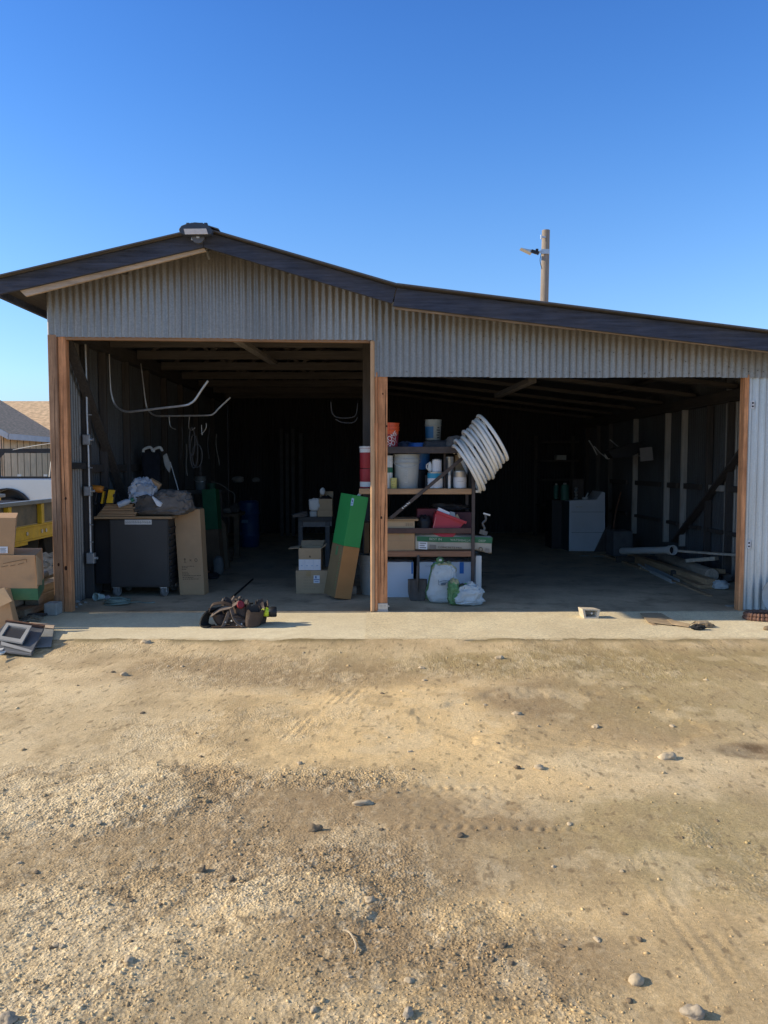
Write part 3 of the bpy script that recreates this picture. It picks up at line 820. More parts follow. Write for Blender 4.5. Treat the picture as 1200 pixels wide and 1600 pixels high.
# right front panel
xr0 = P(1167, 760, YF).x
mb = MB(); corrugate(mb, (xr0, YF + .026, 0), (XR + .1, YF + .026, 0), lambda s: .012, lambda s: zR + .06, (0, -1, 0), .074, .014)
sp(mb, 'front_panel', panel_mat, 'bright bluish corrugated front panel right of the wide opening', smooth=True, auto=180)
for (x, y, h) in ((1177, 632, 6.0), (1171, 851, 6.0)):
    a, b = P(x - 2.2, y - h, YF), P(x + 2.2, y + h, YF)
    mb = MB(); mb.box(a.x, b.x, YF + .009, YF + .012, b.z, a.z)
    st = sp(mb, 'sticker', label_white)
    mb = MB(); mb.box(a.x + .006, b.x - .006, YF + .0075, YF + .0085, b.z + .012, b.z + .03); mb.box(a.x + .008, b.x - .008, YF + .0075, YF + .0085, a.z - .035, a.z - .012)
    sp(mb, 'sticker_print', ink, parent=st)

# side and back walls
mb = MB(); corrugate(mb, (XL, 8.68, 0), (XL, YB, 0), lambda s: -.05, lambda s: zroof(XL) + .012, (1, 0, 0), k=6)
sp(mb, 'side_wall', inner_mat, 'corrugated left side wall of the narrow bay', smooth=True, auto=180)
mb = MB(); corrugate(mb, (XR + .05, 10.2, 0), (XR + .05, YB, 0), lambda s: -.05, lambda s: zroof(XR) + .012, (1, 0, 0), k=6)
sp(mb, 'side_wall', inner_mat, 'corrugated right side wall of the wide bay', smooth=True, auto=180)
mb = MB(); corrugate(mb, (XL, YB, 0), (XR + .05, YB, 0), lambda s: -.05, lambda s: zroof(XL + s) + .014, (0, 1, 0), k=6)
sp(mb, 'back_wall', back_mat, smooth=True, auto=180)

mb = MB(); corrugate(mb, (XL + .004, YF + .01, 0), (XL + .004, 8.73, 0), lambda s: -.05, lambda s: zroof(XL) + .012, (1, 0, 0), k=8, amp=.012)  # near sheet in paler steel, painting in daylight from the opening
sp(mb, 'side_wall', siding_mat, 'first sheet of the left side wall behind the corner post, daylight put into its colour', smooth=True, auto=180)
mb = MB(); corrugate(mb, (XR + .046, YF + .04, 0), (XR + .046, 10.25, 0), lambda s: -.05, lambda s: zroof(XR) + .012, (1, 0, 0), k=8, amp=.012)  # paler steel stands in for daylight on the wall near the jamb
sp(mb, 'side_wall', siding_mat, 'first sheets of the right side wall behind the jamb, daylight put into their colour', smooth=True, auto=180)

# roof sheets (ribs run down the slope)
def roof_sheet(i, lift):
    (x0, z0), (x1, z1) = prof[i], prof[i + 1]
    mb = MB(); n = Vector((-(z1 - z0), 0, x1 - x0)).normalized()
    N = int((YB + .3 - 7.37) / .0125); vs, fs = [], []
    for j in range(N + 1):
        y = 7.37 + j * .0125
        o = n * (lift + .008 * math.sin(2 * math.pi * y / .10))
        a, b = Vector((x0, y, z0)) + o, Vector((x1, y, z1)) + o
        u = n * -.012
        vs += [a, b, b + u, a + u]
    for j in range(N):
        for k in range(4): fs.append([j * 4 + k, j * 4 + (k + 1) % 4, (j + 1) * 4 + (k + 1) % 4, (j + 1) * 4 + k])
    fs.append([0, 1, 2, 3])
    mb.add(vs, fs); return mb
for i, lb in enumerate(('left roof slope above the narrow bay', 'right roof slope falling from the ridge', 'low pitched roof over the wide bay')):
    sp(roof_sheet(i, .022 + .003 * i), 'roof', roof_mat, lb, smooth=True, auto=50)
mb = MB(); (bx_, bz_) = prof[1]
mb.prism([(bx_ - .16, 7.36, bz_ - .005), (bx_, 7.36, bz_ + .036), (bx_ + .16, 7.36, bz_ - .012), (bx_ + .16, 7.36, bz_ - .002), (bx_, 7.36, bz_ + .046), (bx_ - .16, 7.36, bz_ + .005)], (0, YB - 7.1, 0))
sp(mb, 'ridge_cap', roof_mat)

# fascia boards
barge_dull = wood('dull_barge_board', (0.26, 0.205, 0.165), WX, 0.35, dirt=0.6, dirtcol=(0.10, 0.08, 0.07))
mb = MB(); poly(mb, [(-6, 437), (318, 361), (318, 386), (-6, 461)], YO, .035)
sp(mb, 'fascia_board', fascia_mat, 'dark painted fascia on the left slope of the gable', bevel=.003)
mb = MB(); poly(mb, [(318.6, 361), (619, 449.5), (613, 474), (318.6, 386)], YO, .035)
sp(mb, 'fascia_board', fascia_mat, 'dark painted fascia on the right slope of the gable', bevel=.003)
mb = MB(); poly(mb, [(620, 450), (1290, 533), (1290, 559), (614, 478)], YO - .004, .035)
sp(mb, 'fascia_board', fascia_mat, 'long dark fascia along the low roof of the wide bay', bevel=.003)
mb = MB(); poly(mb, [(27, 450), (313, 378), (322, 392), (40, 463)], YO + .04, .035)
sp(mb, 'barge_board', barge_mat, 'bare tan board under the left fascia', bevel=.003)
mb = MB(); poly(mb, [(617, 470), (900, 505), (900, 515.5), (617, 482.5)], YO + .034, .03); 
sp(mb, 'barge_board', barge_dull, 'bare tan board under the long fascia', bevel=.003)
mb = MB(); poly(mb, [(901, 505), (1290, 553), (1290, 561.5), (901, 515)], YO + .036, .03)
sp(mb, 'barge_board', barge_dull, 'far end of the tan board under the long fascia', bevel=.003)
# eave board and soffit on the left side
mb = MB(); mb.box(A.x - .02, A.x + .02, YO + .037, YB, A.z - .155, A.z - .005)
sp(mb, 'eave_board', fascia_mat)
mb = MB(); mb.hexa([(A.x + .021, YO + .08, A.z - .09), (XL - .02, YO + .08, A.z - .03), (XL - .02, YB, A.z - .03), (A.x + .021, YB, A.z - .09),
                    (A.x + .021, YO + .08, A.z - .07), (XL - .02, YO + .08, A.z - .01), (XL - .02, YB, A.z - .01), (A.x + .021, YB, A.z - .07)])
sp(mb, 'soffit', beam_y)

# posts and trims of the openings
def vpost(name, x0, x1, y0, y1, z0, z1, mat, label=None, bevel=.006):
    mb = MB(); mb.box(x0, x1, y0, y1, z0, z1); return sp(mb, name, mat, label, bevel=bevel)
vpost('corner_post', XL - .005, XL + .085, YF - .012, YF + .09, .0, z78 + .02, post_old, 'dark weathered half of the left corner post')
vpost('corner_post', XL + .088, XL + .168, YF + .012, YF + .10, .0, z78 + .02, post_mat, 'redder inner half of the left corner post')
pm = vpost('middle_post', xm + .048, P(605.5, 760, YF).x, YF + .014, YF + .15, .085, zR + .10, post_mat, 'rough redwood post between the two openings')
vpost('jamb_trim', xm - .028, xm + .016, YF - .028, YF + .05, .0, z582 + .0, trim_mat, 'narrow pale trim on the left of the middle post', .015)
vpost('jamb_trim', xm + .018, xm + .046, YF - .005, YF + .08, .0, zR + .05, post_mat, 'inner trim against the middle post')
vpost('jamb_trim', xr0 - .052, xr0 - .006, YF - .004, YF + .10, .0, zR + .03, post_mat, 'brown trim on the right of the wide opening')
mb = MB(); mb.hexa([(XL + .17, YF + .012, z78 - .028), (xm - .03, YF + .012, z582 - .020), (xm - .03, YF + .06, z582 - .020), (XL + .17, YF + .06, z78 - .028),
                    (XL + .17, YF + .012, z78 + .05), (xm - .03, YF + .012, z582 + .05), (xm - .03, YF + .06, z582 + .05), (XL + .17, YF + .06, z78 + .05)])
sp(mb, 'head_trim', trim_x, bevel=.003)
mb = MB(); xa, xb = xm + .05, P(606, 760, YF).x
mb.box(xa, xb, YF + .006, YF + .012, .02, .088); mb.box(xa + .02, xb - .02, YF + .02, YF + .14, .0, .08); mb.box(xa - .005, xb + .005, YF - .01, YF + .012, .0, .018)
for k in range(3): mb.obox((xa + .03 + k * .04, YF + .003, .06), (.014, .008, .014))
sp(mb, 'post_base', steel, bevel=.002)
# drying cracks and knots in the timber posts
crack_mat = M('dark_wood_crack', (.05, .022, .012), .95, 0, .3, 20, 0)
def crack(parent, pts, y, w):
    mb = MB(); p = smooth_path([(x, y - .0015, z) for x, z in pts], 5); n = len(p); vs, fs = [], []
    for i, q in enumerate(p):
        k = w * math.sin(math.pi * min(1, max(.04, i / (n - 1)))) + .0006
        k *= .7 + .6 * random.random()
        vs += [(q.x - k, q.y, q.z), (q.x + k, q.y, q.z)]
    for i in range(n - 1): fs.append([2 * i, 2 * i + 1, 2 * i + 3, 2 * i + 2])
    mb.add(vs, fs); mb.build('drying_crack', crack_mat, parent)
xc = xm + .12
crack(pm, [(xc - .012, .18), (xc - .006, .45), (xc - .008, .75), (xc + .002, 1.05), (xc + .008, 1.32)], YF + .014, .0042)
crack(pm, [(xc + .006, 1.45), (xc + .012, 1.75), (xc + .006, 2.05), (xc + .014, 2.38)], YF + .014, .0035)
crack(pm, [(xc - .045, .3), (xc - .043, .8), (xc - .047, 1.1)], YF + .014, .0016)
crack(pm, [(xc + .045, 1.1), (xc + .043, 1.7), (xc + .046, 2.1)], YF + .014, .0016)
def knot(parent, x, z, y, r):
    mb = MB(); mb.lathe([(0, 0), (r, 0), (r * .7, .002), (0, .002)], (x, y, z), 14, Euler((R(90), 0, 0)).to_matrix(), sy=1.5); mb.build('knot', crack_mat, parent)
knot(pm, xc - .035, .98, YF + .0135, .010); knot(pm, xc + .02, 1.92, YF + .0135, .008); knot(pm, xc - .02, 2.25, YF + .0135, .007)
cps = [c for c in shed.children if c.name.startswith('corner_post')]
knot(cps[1], XL + .13, 1.18, YF + .0115, .011); knot(cps[1], XL + .115, .46, YF + .0115, .016); knot(cps[0], XL + .05, .5, YF - .0125, .012)
crack(cps[1], [(XL + .125, .2), (XL + .13, .9), (XL + .12, 1.6), (XL + .13, 2.3)], YF + .012, .0022)
crack(cps[0], [(XL + .05, .7), (XL + .045, 1.4), (XL + .055, 2.4)], YF - .012, .0025)
# wall plates, studs, girts and braces inside
mb = MB(); mb.box(XL + .02, XL + .13, YF + .11, YB - .05, 2.86, 3.02); sp(mb, 'wall_plate', beam_y, 'plate along the top of the left wall')
mb = MB(); zpr = zroof(XR) - .34; mb.box(XR - .10, XR + .03, YF + .11, YB - .05, zpr, zpr + .14); sp(mb, 'wall_plate', beam_y, 'plate along the top of the right wall')
def stud(side, y, w, mat, z0=.0, z1=None, d=.085):
    w = .045
    mb = MB()
    if side == 'L': mb.box(XL + .015, XL + .015 + d, y, y + w, z0, z1 or 2.859)
    else: mb.box(XR + .035 - d, XR + .035, y, y + w, z0, z1 or zpr - .001)
    sp(mb, 'wall_stud', mat, bevel=.003)
for (y, w, mt) in ((8.70, .10, stud_dark), (9.25, .09, stud_dark), (10.1, .12, stud_dark), (11.0, .09, stud_dark), (11.9, .12, stud_dark), (12.9, .09, stud_dark), (14.0, .09, stud_dark), (15.4, .09, stud_dark)):
    stud('L', y, w, mt)
RY = lambda px: (XR - .05) * 1200 / (px - 588)
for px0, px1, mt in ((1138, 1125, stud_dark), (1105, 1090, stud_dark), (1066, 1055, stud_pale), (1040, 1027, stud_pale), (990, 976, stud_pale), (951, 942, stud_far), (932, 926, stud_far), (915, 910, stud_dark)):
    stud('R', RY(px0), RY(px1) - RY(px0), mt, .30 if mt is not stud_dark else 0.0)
def girt(side, y0, y1, z, mat, h=.09):
    mb = MB()
    if side == 'L': mb.box(XL + .016, XL + .06, y0, y1, z, z + h)
    else: mb.box(XR - .02, XR + .034, y0, y1, z, z + h)
    sp(mb, 'wall_girt', mat, bevel=.003)
girt('L', YF + .12, 8.695, 1.48, beam_y, .07)
for (y0, y1) in ((8.80, 9.24), (9.36, 10.09), (10.24, 10.99), (11.11, 11.89)): girt('L', y0, y1, 1.44, stud_dark)
ry = [RY(p) for p in (1138, 1125, 1105, 1090, 1066, 1055, 1040, 1027, 990, 976, 951, 942)]
for i in range(1, len(ry) - 1, 2):
    girt('R', ry[i] + .003, ry[i + 1] - .003, 1.17, stud_pale if i == 1 else stud_dark, .08)
    girt('R', ry[i] + .003, ry[i + 1] - .003, .60, stud_dark, .05)
girt('R', YF + .12, ry[0] - .003, 1.17, stud_dark, .08); girt('R', YF + .12, ry[0] - .003, .60, stud_dark, .05)
mb = MB(); mb.beam((XL + .10, 8.12, 2.84), (XL + .10, 10.0, .95), .03, .10, up=(1, 0, 0)); sp(mb, 'wall_brace', stud_dark, 'diagonal brace on the left wall')
mb = MB(); mb.beam((XR - .05, 9.55, 1.72), (XR - .05, 11.7, .35), .03, .10, up=(1, 0, 0)); sp(mb, 'wall_brace', stud_dark, 'diagonal brace on the right wall')

# roof trusses of the narrow bay and rafters of the wide bay
xmid = xm - .10
for k, y in enumerate((9.3, 10.35, 11.5, 12.7, 13.9, 15.1, 16.3)):
    mb = MB(); c0 = 2.93
    mb.box(XL + .14, xmid, y, y + .05, c0, c0 + .11)
    xr_ = prof[1][0]
    for (xa, xb) in ((XL + .14, xr_), (xr_, xmid)):
        mb.beam((xa, y + .025, zroof(xa) - .11), (xb, y + .025, zroof(xb) - .11), .05, .10, up=(0, 1, 0))
    webs = ((XL + .3, c0 + .1, XL + .75, zroof(XL + .75) - .1), (XL + 1.1, c0 + .1, XL + .75, zroof(XL + .75) - .1), (XL + 1.1, c0 + .1, xr_, zroof(xr_) - .12), (xmid - 1.0, c0 + .1, xr_, zroof(xr_) - .12), (xmid - 1.0, c0 + .1, xmid - .55, zroof(xmid - .55) - .1))
    for (xa, za, xb, zb) in webs: mb.beam((xa, y + .075, za - .03), (xb, y + .075, zb), .045, .09, up=(0, 1, 0))
    sp(mb, 'roof_truss', beam_x)
brace_mat = wood('dusty_brace_wood', (.16, .14, .125), WX, .3)
for (xa, ya, xb, yb) in ((-3.1, 9.36, -1.75, 10.33), (-.3, 9.36, -1.3, 10.33), (-3.0, 10.42, -1.9, 11.48), (-.25, 10.42, -1.2, 11.48), (-2.9, 11.57, -2.0, 12.68), (-.3, 11.57, -1.1, 12.68)):
    mb = MB(); mb.beam((xa, ya, 3.03), (xb, yb, 3.13), .085, .04); sp(mb, 'ceiling_brace', brace_mat)
for k, y in enumerate((8.6, 9.9, 11.2, 12.5, 13.8, 15.1, 16.4)):
    mb = MB(); mb.beam((xm + .05, y, zroof(xm + .05) - .20), (XR, y, zroof(XR) - .155), .05, .15, up=(0, 1, 0)); sp(mb, 'rafter', beam_x)
for x in (-2.6, -.9, 1.2, 2.6, 3.9):
    mb = MB(); z = zroof(x) - .045; mb.box(x, x + .09, 7.5, YB - .05, z - .03, z + .012); sp(mb, 'purlin', beam_y)
mb = MB(); mb.beam((-1.42, 7.97, 2.80), (-1.37, 10.4, 2.885), .09, .045); sp(mb, 'tie_board', wood('grey_tie_wood', (.20, .175, .15), WY, .3), 'pale board running back under the trusses')
a = P(832, 594, 8.2); b = P(778, 618, 9.6)
mb = MB(); mb.beam(a, b, .09, .05); sp(mb, 'tie_board', beam_y, 'short brace behind the head of the wide opening')
for (x, y) in ((xm - .13, 9.28), (xm - .11, 11.6), (xm - .06, 14.2)):
    mb = MB(); mb.box(x, x + .11, y, y + .11, 0.006, 3.04 if y < 13 else 2.95); sp(mb, 'inner_post', stud_dark, bevel=.004)
# hanging rod at the gable peak
mb = MB(); mb.tube([P(322, 386, 7.72), P(327, 405, 7.72)], .012, 8); sp(mb, 'hanging_rod', steel)

# ================================================================== things outside, left of the shed
# ---- flood light on the gable peak
fl = thing('flood_light', 'grey LED flood light with pale rectangular lens on the gable peak', 'flood light', P(304, 366, 7.38))
pts = [(279, 358), (283, 352.5), (292, 349), (304, 347), (316, 348), (326, 352), (331.5, 359), (330, 366), (322, 367), (288, 366.5), (281, 364.5)]
mb = MB(); mb.prism([P(x, y, 7.30) for x, y in pts], (0, .07, 0))
mb.build('lamp_housing', lamp_body, fl, bevel=.006)
mb = MB()
for k in range(5):
    a = P(290 + k * 7, 351.5, 7.31); mb.box(a.x, a.x + .03, 7.33, 7.37, a.z, a.z + .028)
mb.build('cooling_fins', lamp_body, fl, bevel=.003)
mb = MB(); mb.prism([P(x, y, 7.292) for x, y in ((287, 357.5), (322, 357), (325, 365.5), (289, 366))], (0, .008, 0))
mb.build('lens', led_lens, fl)
c = P(311, 372, 7.40)
mb = MB(); mb.lathe([(.0, 0), (.055, 0), (.06, .008), (.06, .045), (.0, .05)], c, 20, Euler((R(90), 0, 0)).to_matrix()); mb.build('round_mount', M('dark_grey_mount', (.13, .13, .14), .5, .3), fl, smooth=True)
mb = MB(); mb.obox(P(303, 372, 7.375), (.04, .03, .05), (0, .3, 0)); mb.obox(P(310, 368, 7.37), (.03, .05, .06)); mb.build('bracket', steel, fl, bevel=.003)

# ---- utility pole behind the shed
base = P(848, 474, 27)
up = thing('utility_pole', 'round wooden utility pole with a small antenna rising behind the low roof', 'utility pole', (base.x - .05, 27, 0))
top = P(853, 360, 27)
mb = MB(); N = 14
pth = [Vector((base.x - .03, 27, -.1)).lerp(top, k / N) for k in range(N + 1)]
mb.tube(pth, [.165 - .03 * k / N for k in range(N + 1)], 18); mb.build('pole', pole_wood, up, smooth=True)
mb = MB(); cc = P(851, 373, 27); mb.beam(cc + Vector((0, -.16, 0)), cc + Vector((-.17, -.16, .02)), .05, .05); mb.tube([cc + Vector((-.15, -.16, -.06)), cc + Vector((-.15, -.16, .08))], .03, 8); mb.build('insulator_bracket', steel, up)
cc = P(850, 395, 27)
mb = MB(); mb.obox(cc + Vector((0, -.15, 0)), (.28, .06, .16)); mb.beam(cc + Vector((-.13, -.15, 0)), cc + Vector((-.32, -.15, -.06)), .06, .08); mb.build('antenna_clamp', steel, up, bevel=.005)
mb = MB(); a = P(842, 396, 26.85); b = P(830, 392, 26.85); mb.beam(a, b, .07, .11); mb.obox(P(839, 391, 26.85), (.09, .07, .09)); mb.build('antenna_body', black_metal, up, bevel=.005)
mb = MB(); b2 = P(814, 387, 26.8); b1 = P(831, 393, 26.85)
mb.prism([b1 + Vector((0, 0, .06)), b2, b1 + Vector((0, 0, -.05))], (0, .3, 0)); mb.build('antenna_fin', steel, up)
mb = MB(); mb.tube(smooth_path([cc + Vector((-.12, -.17, -.05)), cc + Vector((-.17, -.17, -.3)), cc + Vector((-.1, -.17, -.6))]), .012, 6); mb.build('cable', black_metal, up)

# ---- neighbour house
hs_ = thing('house', 'tan panelled house with shingled roof behind the silver pickup', 'house', (-13, 24, 0))
house_wall = wood('tan_panel_siding', (.78, .57, .36), (4, 4, .6), .2, dirt=.4, dirtcol=(.45, .34, .23))
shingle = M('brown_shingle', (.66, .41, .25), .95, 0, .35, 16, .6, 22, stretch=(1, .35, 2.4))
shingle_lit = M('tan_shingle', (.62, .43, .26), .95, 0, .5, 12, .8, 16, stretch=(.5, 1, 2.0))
fascia_grey = M('grey_fascia_paint', (.50, .50, .51), .7, 0, .1, 4, .02)
mb = MB(); mb.box(-17, -10.75, 22.3, 30, 0, 2.5); mb.box(-10.74, -6.6, 26.2, 31, 0, 2.6)
mb.prism([(-17, 22.3, 2.501), (-10.75, 22.3, 2.501), (-13.9, 22.3, 4.1)], (0, .2, 0))
mb.build('wall', house_wall, hs_)
mb = MB()
for k in range(9): mb.box(-10.742, -10.735, 22.32 + k * .42, 22.335 + k * .42, 0, 2.5)
for k in range(8): mb.box(-10.80 - k * .41, -10.785 - k * .41, 22.28, 22.299, 0, 2.5)
mb.build('panel_seams', M('dark_seam', (.16, .11, .075), .9), hs_)
ex, ez = -10.4, 2.42
mb = MB(); sl = .55
def rp(x, y): return (x, y, ez + sl * (ex - x))
mb.prism([rp(ex, 22), rp(ex, 25.7), rp(-12.85, 26.45), rp(-13.9, 26.8), rp(-13.9, 22)], (0, 0, -.09))
mb.prism([rp(-13.9, 22.0), rp(-13.9, 26.8), (-17.4, 26.8, ez), (-17.4, 22, ez)], (0, 0, -.09))
mb.build('roof', shingle, hs_, 'brown')['label'] = 'shaded brown shingle roof slope of the near wing'
mb = MB(); mb.prism([(-14.6, 26.9, 2.6), (-5.0, 26.9, 2.6), (-5.0, 31, 4.08), (-15.0, 31, 4.08)], (0, 0, -.06))
mb.prism([(-5.0, 31.02, 4.08), (-15.0, 31.02, 4.08), (-15, 35, 2.6), (-5, 35, 2.6)], (0, 0, -.08))
mb.build('roof', shingle_lit, hs_)['label'] = 'sunlit tan shingle roof of the rear wing'
mb = MB(); mb.box(ex - .02, ex + .03, 21.95, 25.7, ez - .17, ez - .005)
mb.prism([(ex - .03, 21.93, ez - .17), (ex - .03, 21.93, ez + .01), (-13.9, 21.93, ez + .01 + sl * (13.9 - 10.43)), (-13.9, 21.93, ez - .17 + sl * (13.9 - 10.43))], (0, .04, 0))
mb.build('fascia_board', fascia_grey, hs_)

# ---- silver pickup in front of the house
tk = thing('pickup_truck', 'silver pickup truck with black ladder rack parked before the tan house', 'truck', (-8.8, 17, 0))
silver = M('silver_car_paint', (.62, .66, .70), .25, .35, .04, 2, 0, spec=.5)
tyre_m = rubber; glass_m = M('truck_glass', (.03, .04, .05), .1, 0, .05, 2, 0, spec=.6)
YT = 17.0; wx1 = P(12, 780, YT).x; wx2 = wx1 - 3.5; wz = .41; tail = -6.95; nose = wx2 - 1.0
def arch(cx, r, zb, n=14): return [(cx + r * math.cos(math.pi * k / n), zb + r * math.sin(math.pi * k / n)) for k in range(n + 1)]
def body_profile():
    p = [(tail, .52), (tail, 1.20), (wx1 + .9, 1.235), (wx1 - .95, 1.235)]
    p += [(wx1 - 1.0, 1.26), (wx2 + .55, 1.24), (wx2 - .4, 1.20), (nose, 1.12), (nose - .03, .55)]
    p += [(wx2 - .55, .50)]
    p += arch(wx2, .50, .46)[::-1][0:]
    p += [(wx1 - .58, .45)]
    p += arch(wx1, .53, .46)[::-1]
    return p
bp_ = body_profile()
mb = MB(); mb.prism([(x, YT, z) for x, z in bp_], (0, 1.85, 0)); 
mb.build('truck_body', silver, tk, bevel=.03)
mb = MB(); mb.prism([(wx1 - 1.02, YT + .08, 1.262), (wx1 - 1.15, YT + .2, 1.78), (wx2 + 1.15, YT + .2, 1.78), (wx2 + .5, YT + .08, 1.262)], (0, 1.6, 0)); mb.build('cab', silver, tk, bevel=.04)
mb = MB(); mb.prism([(wx1 - 1.12, YT + .075, 1.3), (wx1 - 1.22, YT + .178, 1.7), (wx2 + 1.2, YT + .178, 1.7), (wx2 + .75, YT + .075, 1.3)], (0, .03, 0)); mb.build('side_window', glass_m, tk)
for x in (wx1, wx2):
    mb = MB(); rr = Euler((R(90), 0, 0)).to_matrix()
    mb.lathe([(.24, -.11), (.37, -.11), (.40, -.07), (.40, .07), (.37, .11), (.24, .11)], (x, YT + .14, wz), 28, rr)
    wh = mb.build('wheel', tyre_m, tk, smooth=True)
    mb = MB(); mb.lathe([(0, .06), (.06, .07), (.08, .03), (.2, .02), (.245, .09), (.245, -.1), (0, -.1)], (x, YT + .14, wz), 24, rr); mb.build('rim', steel, wh, smooth=True)
mb = MB(); pa = [(x, z) for x, z in arch(wx1, .545, .46)]
mb.ribbon([(x, YT - .002, z) for x, z in pa], Vector((0, .12, 0)), .03); mb.build('wheel_arch_lip', black_metal, tk, smooth=True)
mb = MB(); mb.box(wx1 - .6, wx1 + .6, YT + .28, YT + .4, .3, 1.0); mb.build('wheel_well', black_metal, tk)
mb = MB(); mb.box(wx1 - .98, tail + .02, YT - .005, YT + .05, 1.236, 1.275)
mb.build('bed_rail', black_metal, tk, bevel=.008)
mb = MB()
for px in (30, 71): p = P(px, 744, YT); mb.box(p.x - .03, p.x + .03, YT - .02, YT + .03, 1.276, 1.32)
mb.build('rail_clamp', steel, tk)
zr = P(40, 703.5, YT).z; xra, xrb = wx1 - .95, P(80, 720, YT).x
mb = MB()
mb.beam((wx2, YT + .02, zr), (tail + .0, YT + .02, zr), .05, .07); mb.beam((wx2, YT + 1.6, zr), (tail, YT + 1.6, zr), .05, .07)
xs_ = P(-2, 720, YT).x
for x in (xs_, xrb):
    for y in (.02,): mb.beam((x, YT + y, 1.25), (x, YT + y, zr - .036), .05, .05, up=(0, 1, 0))
    mb.beam((x, YT + .05, zr), (x, YT + 1.57, zr), .05, .05)
mb.prism([(xs_ + .0, YT + .0, zr - .03), (xs_ + .16, YT, zr - .03), (xs_ + .0, YT, zr - .2)], (0, .03, 0))
mb.build('ladder_rack', black_metal, tk, bevel=.004)
mb = MB(); mb.tube([P(82, 705, YT - .1), P(77, 745, YT - .1)], .012, 6); mb.tube(smooth_path([P(20, 703, YT), P(50, 697, YT), P(85, 692, YT)]), .008, 6); mb.build('tie_cord', white_plastic, tk)

# ---- yellow trailer
YX = -5.16
tr = thing('utility_trailer', 'yellow steel utility trailer with grey side boards and mesh deck left of the shed', 'trailer', (-6.0, 11.3, 0))
yel = M('yellow_trailer_paint', (.92, .58, .03), .5, 0, .12, 5, .05, dirt=.45, dirtcol=(.36, .22, .06), dirtscale=6)
board_grey = M('grimy_side_board', (.25, .235, .21), .8, 0, .3, 5, .1, dirt=.7, dirtcol=(.30, .23, .12), dirtscale=5)
rail_grey = M('worn_grey_rail', (.26, .28, .30), .5, .4, .2, 6, .05)
for xo, lb in ((YX, 'near'), (YX - 1.7, 'far')):
    mb = MB(); mb.box(xo - .05, xo, 8.6, 14.2, .42, .60); mb.box(xo - .07, xo + .02, 8.6, 14.2, .602, .625); mb.box(xo - .07, xo + .02, 8.6, 14.2, .395, .418)
    mb.build('frame_beam', yel, tr, bevel=.004)
    for y in (8.75, 9.77, 10.8, 11.86, 12.92, 14.0):
        mb = MB(); mb.box(xo - .045, xo + .025, y - .05, y + .05, .626, .935); mb.build('stake', yel, tr, bevel=.006)
    mb = MB(); mb.box(xo - .075, xo - .05, 8.65, 14.15, .63, .93); mb.build('side_board', board_grey, tr)
    mb = MB(); mb.box(xo - .06, xo + .035, 8.6, 14.2, .937, .995); mb.build('top_rail', rail_grey, tr, bevel=.006)
mb = MB(); mb.box(YX - 1.65, YX - .05, 8.6, 14.2, .60, .62); mb.build('deck', board_grey, tr)
mb = MB()
for k in range(34):
    y = 8.7 + k * .092; mb.beam((YX - .06, y, .975), (YX - 1.62, y + .05, .975), .03, .02)
for k in range(5): mb.beam((YX - .1 - k * .36, 8.65, .955), (YX - .1 - k * .36, 11.8, .955), .025, .02)
mb.build('mesh_ramp', dark_metal, tr)
for (y) in (11.35, 11.85, 12.0, 12.5):
    mb = MB(); mb.lathe([(0, 0), (.03, 0), (.03, .012), (0, .012)], (YX + .001, y, .51), 8, Euler((0, R(90), 0)).to_matrix()); mb.build('bolt', steel, tr)
for y in (11.75, 12.55):
    mb = MB(); mb.lathe([(.18, -.1), (.30, -.1), (.33, -.06), (.33, .06), (.30, .1), (.18, .1)], (YX - .24, y, .33), 26, Euler((0, R(90), 0)).to_matrix())
    wh = mb.build('wheel', rubber, tr, smooth=True)
    mb = MB(); mb.lathe([(0, .05), (.05, .06), (.07, .02), (.185, .01), (.19, .09), (.19, -.09), (0, -.09)], (YX - .24, y, .33), 20, Euler((0, R(90), 0)).to_matrix()); mb.build('rim', rust, wh, smooth=True)
mb = MB(); mb.box(YX - .12, YX + .01, 10.9, 11.35, .35, .394); mb.build('spring_hanger', yel, tr); 
mb = MB(); mb.beam((YX - .1, 10.5, .33), (YX - .1, 11.7, .2), .03, .05); mb.beam((YX - .8, 9.2, .5), (YX - .5, 11.6, .25), .06, .06); mb.box(YX - 1.5, YX - .2, 12.1, 12.2, .28, .36); mb.build('axle', rust, tr)

# ---- white sheet and rubble beyond the post
mb = MB(); n = 16; vs = []; fs = []
for j in range(n):
    for i in range(n):
        x = -6.5 + i * .07 * 1.6; y = 12.9 + j * .11
        vs.append((x, y, .05 + .09 * max(0, mnoise.noise(Vector((x * 2.2, y * 1.6, 0)))) + .02 * mnoise.noise(Vector((x * 8, y * 8, 2)))))
for j in range(n - 1):
    for i in range(n - 1): fs.append([j * n + i, j * n + i + 1, (j + 1) * n + i + 1, (j + 1) * n + i])
mb.add(vs, fs); tag(mb.build('plastic_sheet', M('white_sheeting', (.72, .73, .72), .5, 0, .08, 5, .1), smooth=True), 'crumpled white plastic sheet on the dirt beyond the rubble', 'sheet')
mb = MB(); mb.box(-6.3, -4.6, 11.6, 11.75, -.03, .16); tag(mb.build('kerb_slab', concrete_obj, bevel=.01), 'pale grey concrete kerb slab behind the rubble heap', 'concrete slab')
mb = MB()
rnd = random.Random(5)
for k in range(420):
    a = rnd.uniform(0, 6.28); r = math.sqrt(rnd.random())
    x, y = -4.25 + 1.05 * r * math.cos(a), 10.2 + .95 * r * math.sin(a)
    z = .32 * max(0, 1 - r * r) ** .7 - .04 + rnd.uniform(-.02, .03)
    if x > XL - .15: continue
    s = rnd.uniform(.045, .11)
    mb.rock((x, y, z), (s * rnd.uniform(.7, 1.4), s, s * rnd.uniform(.5, .9)), k, rnd.uniform(0, 6), 1, .5)
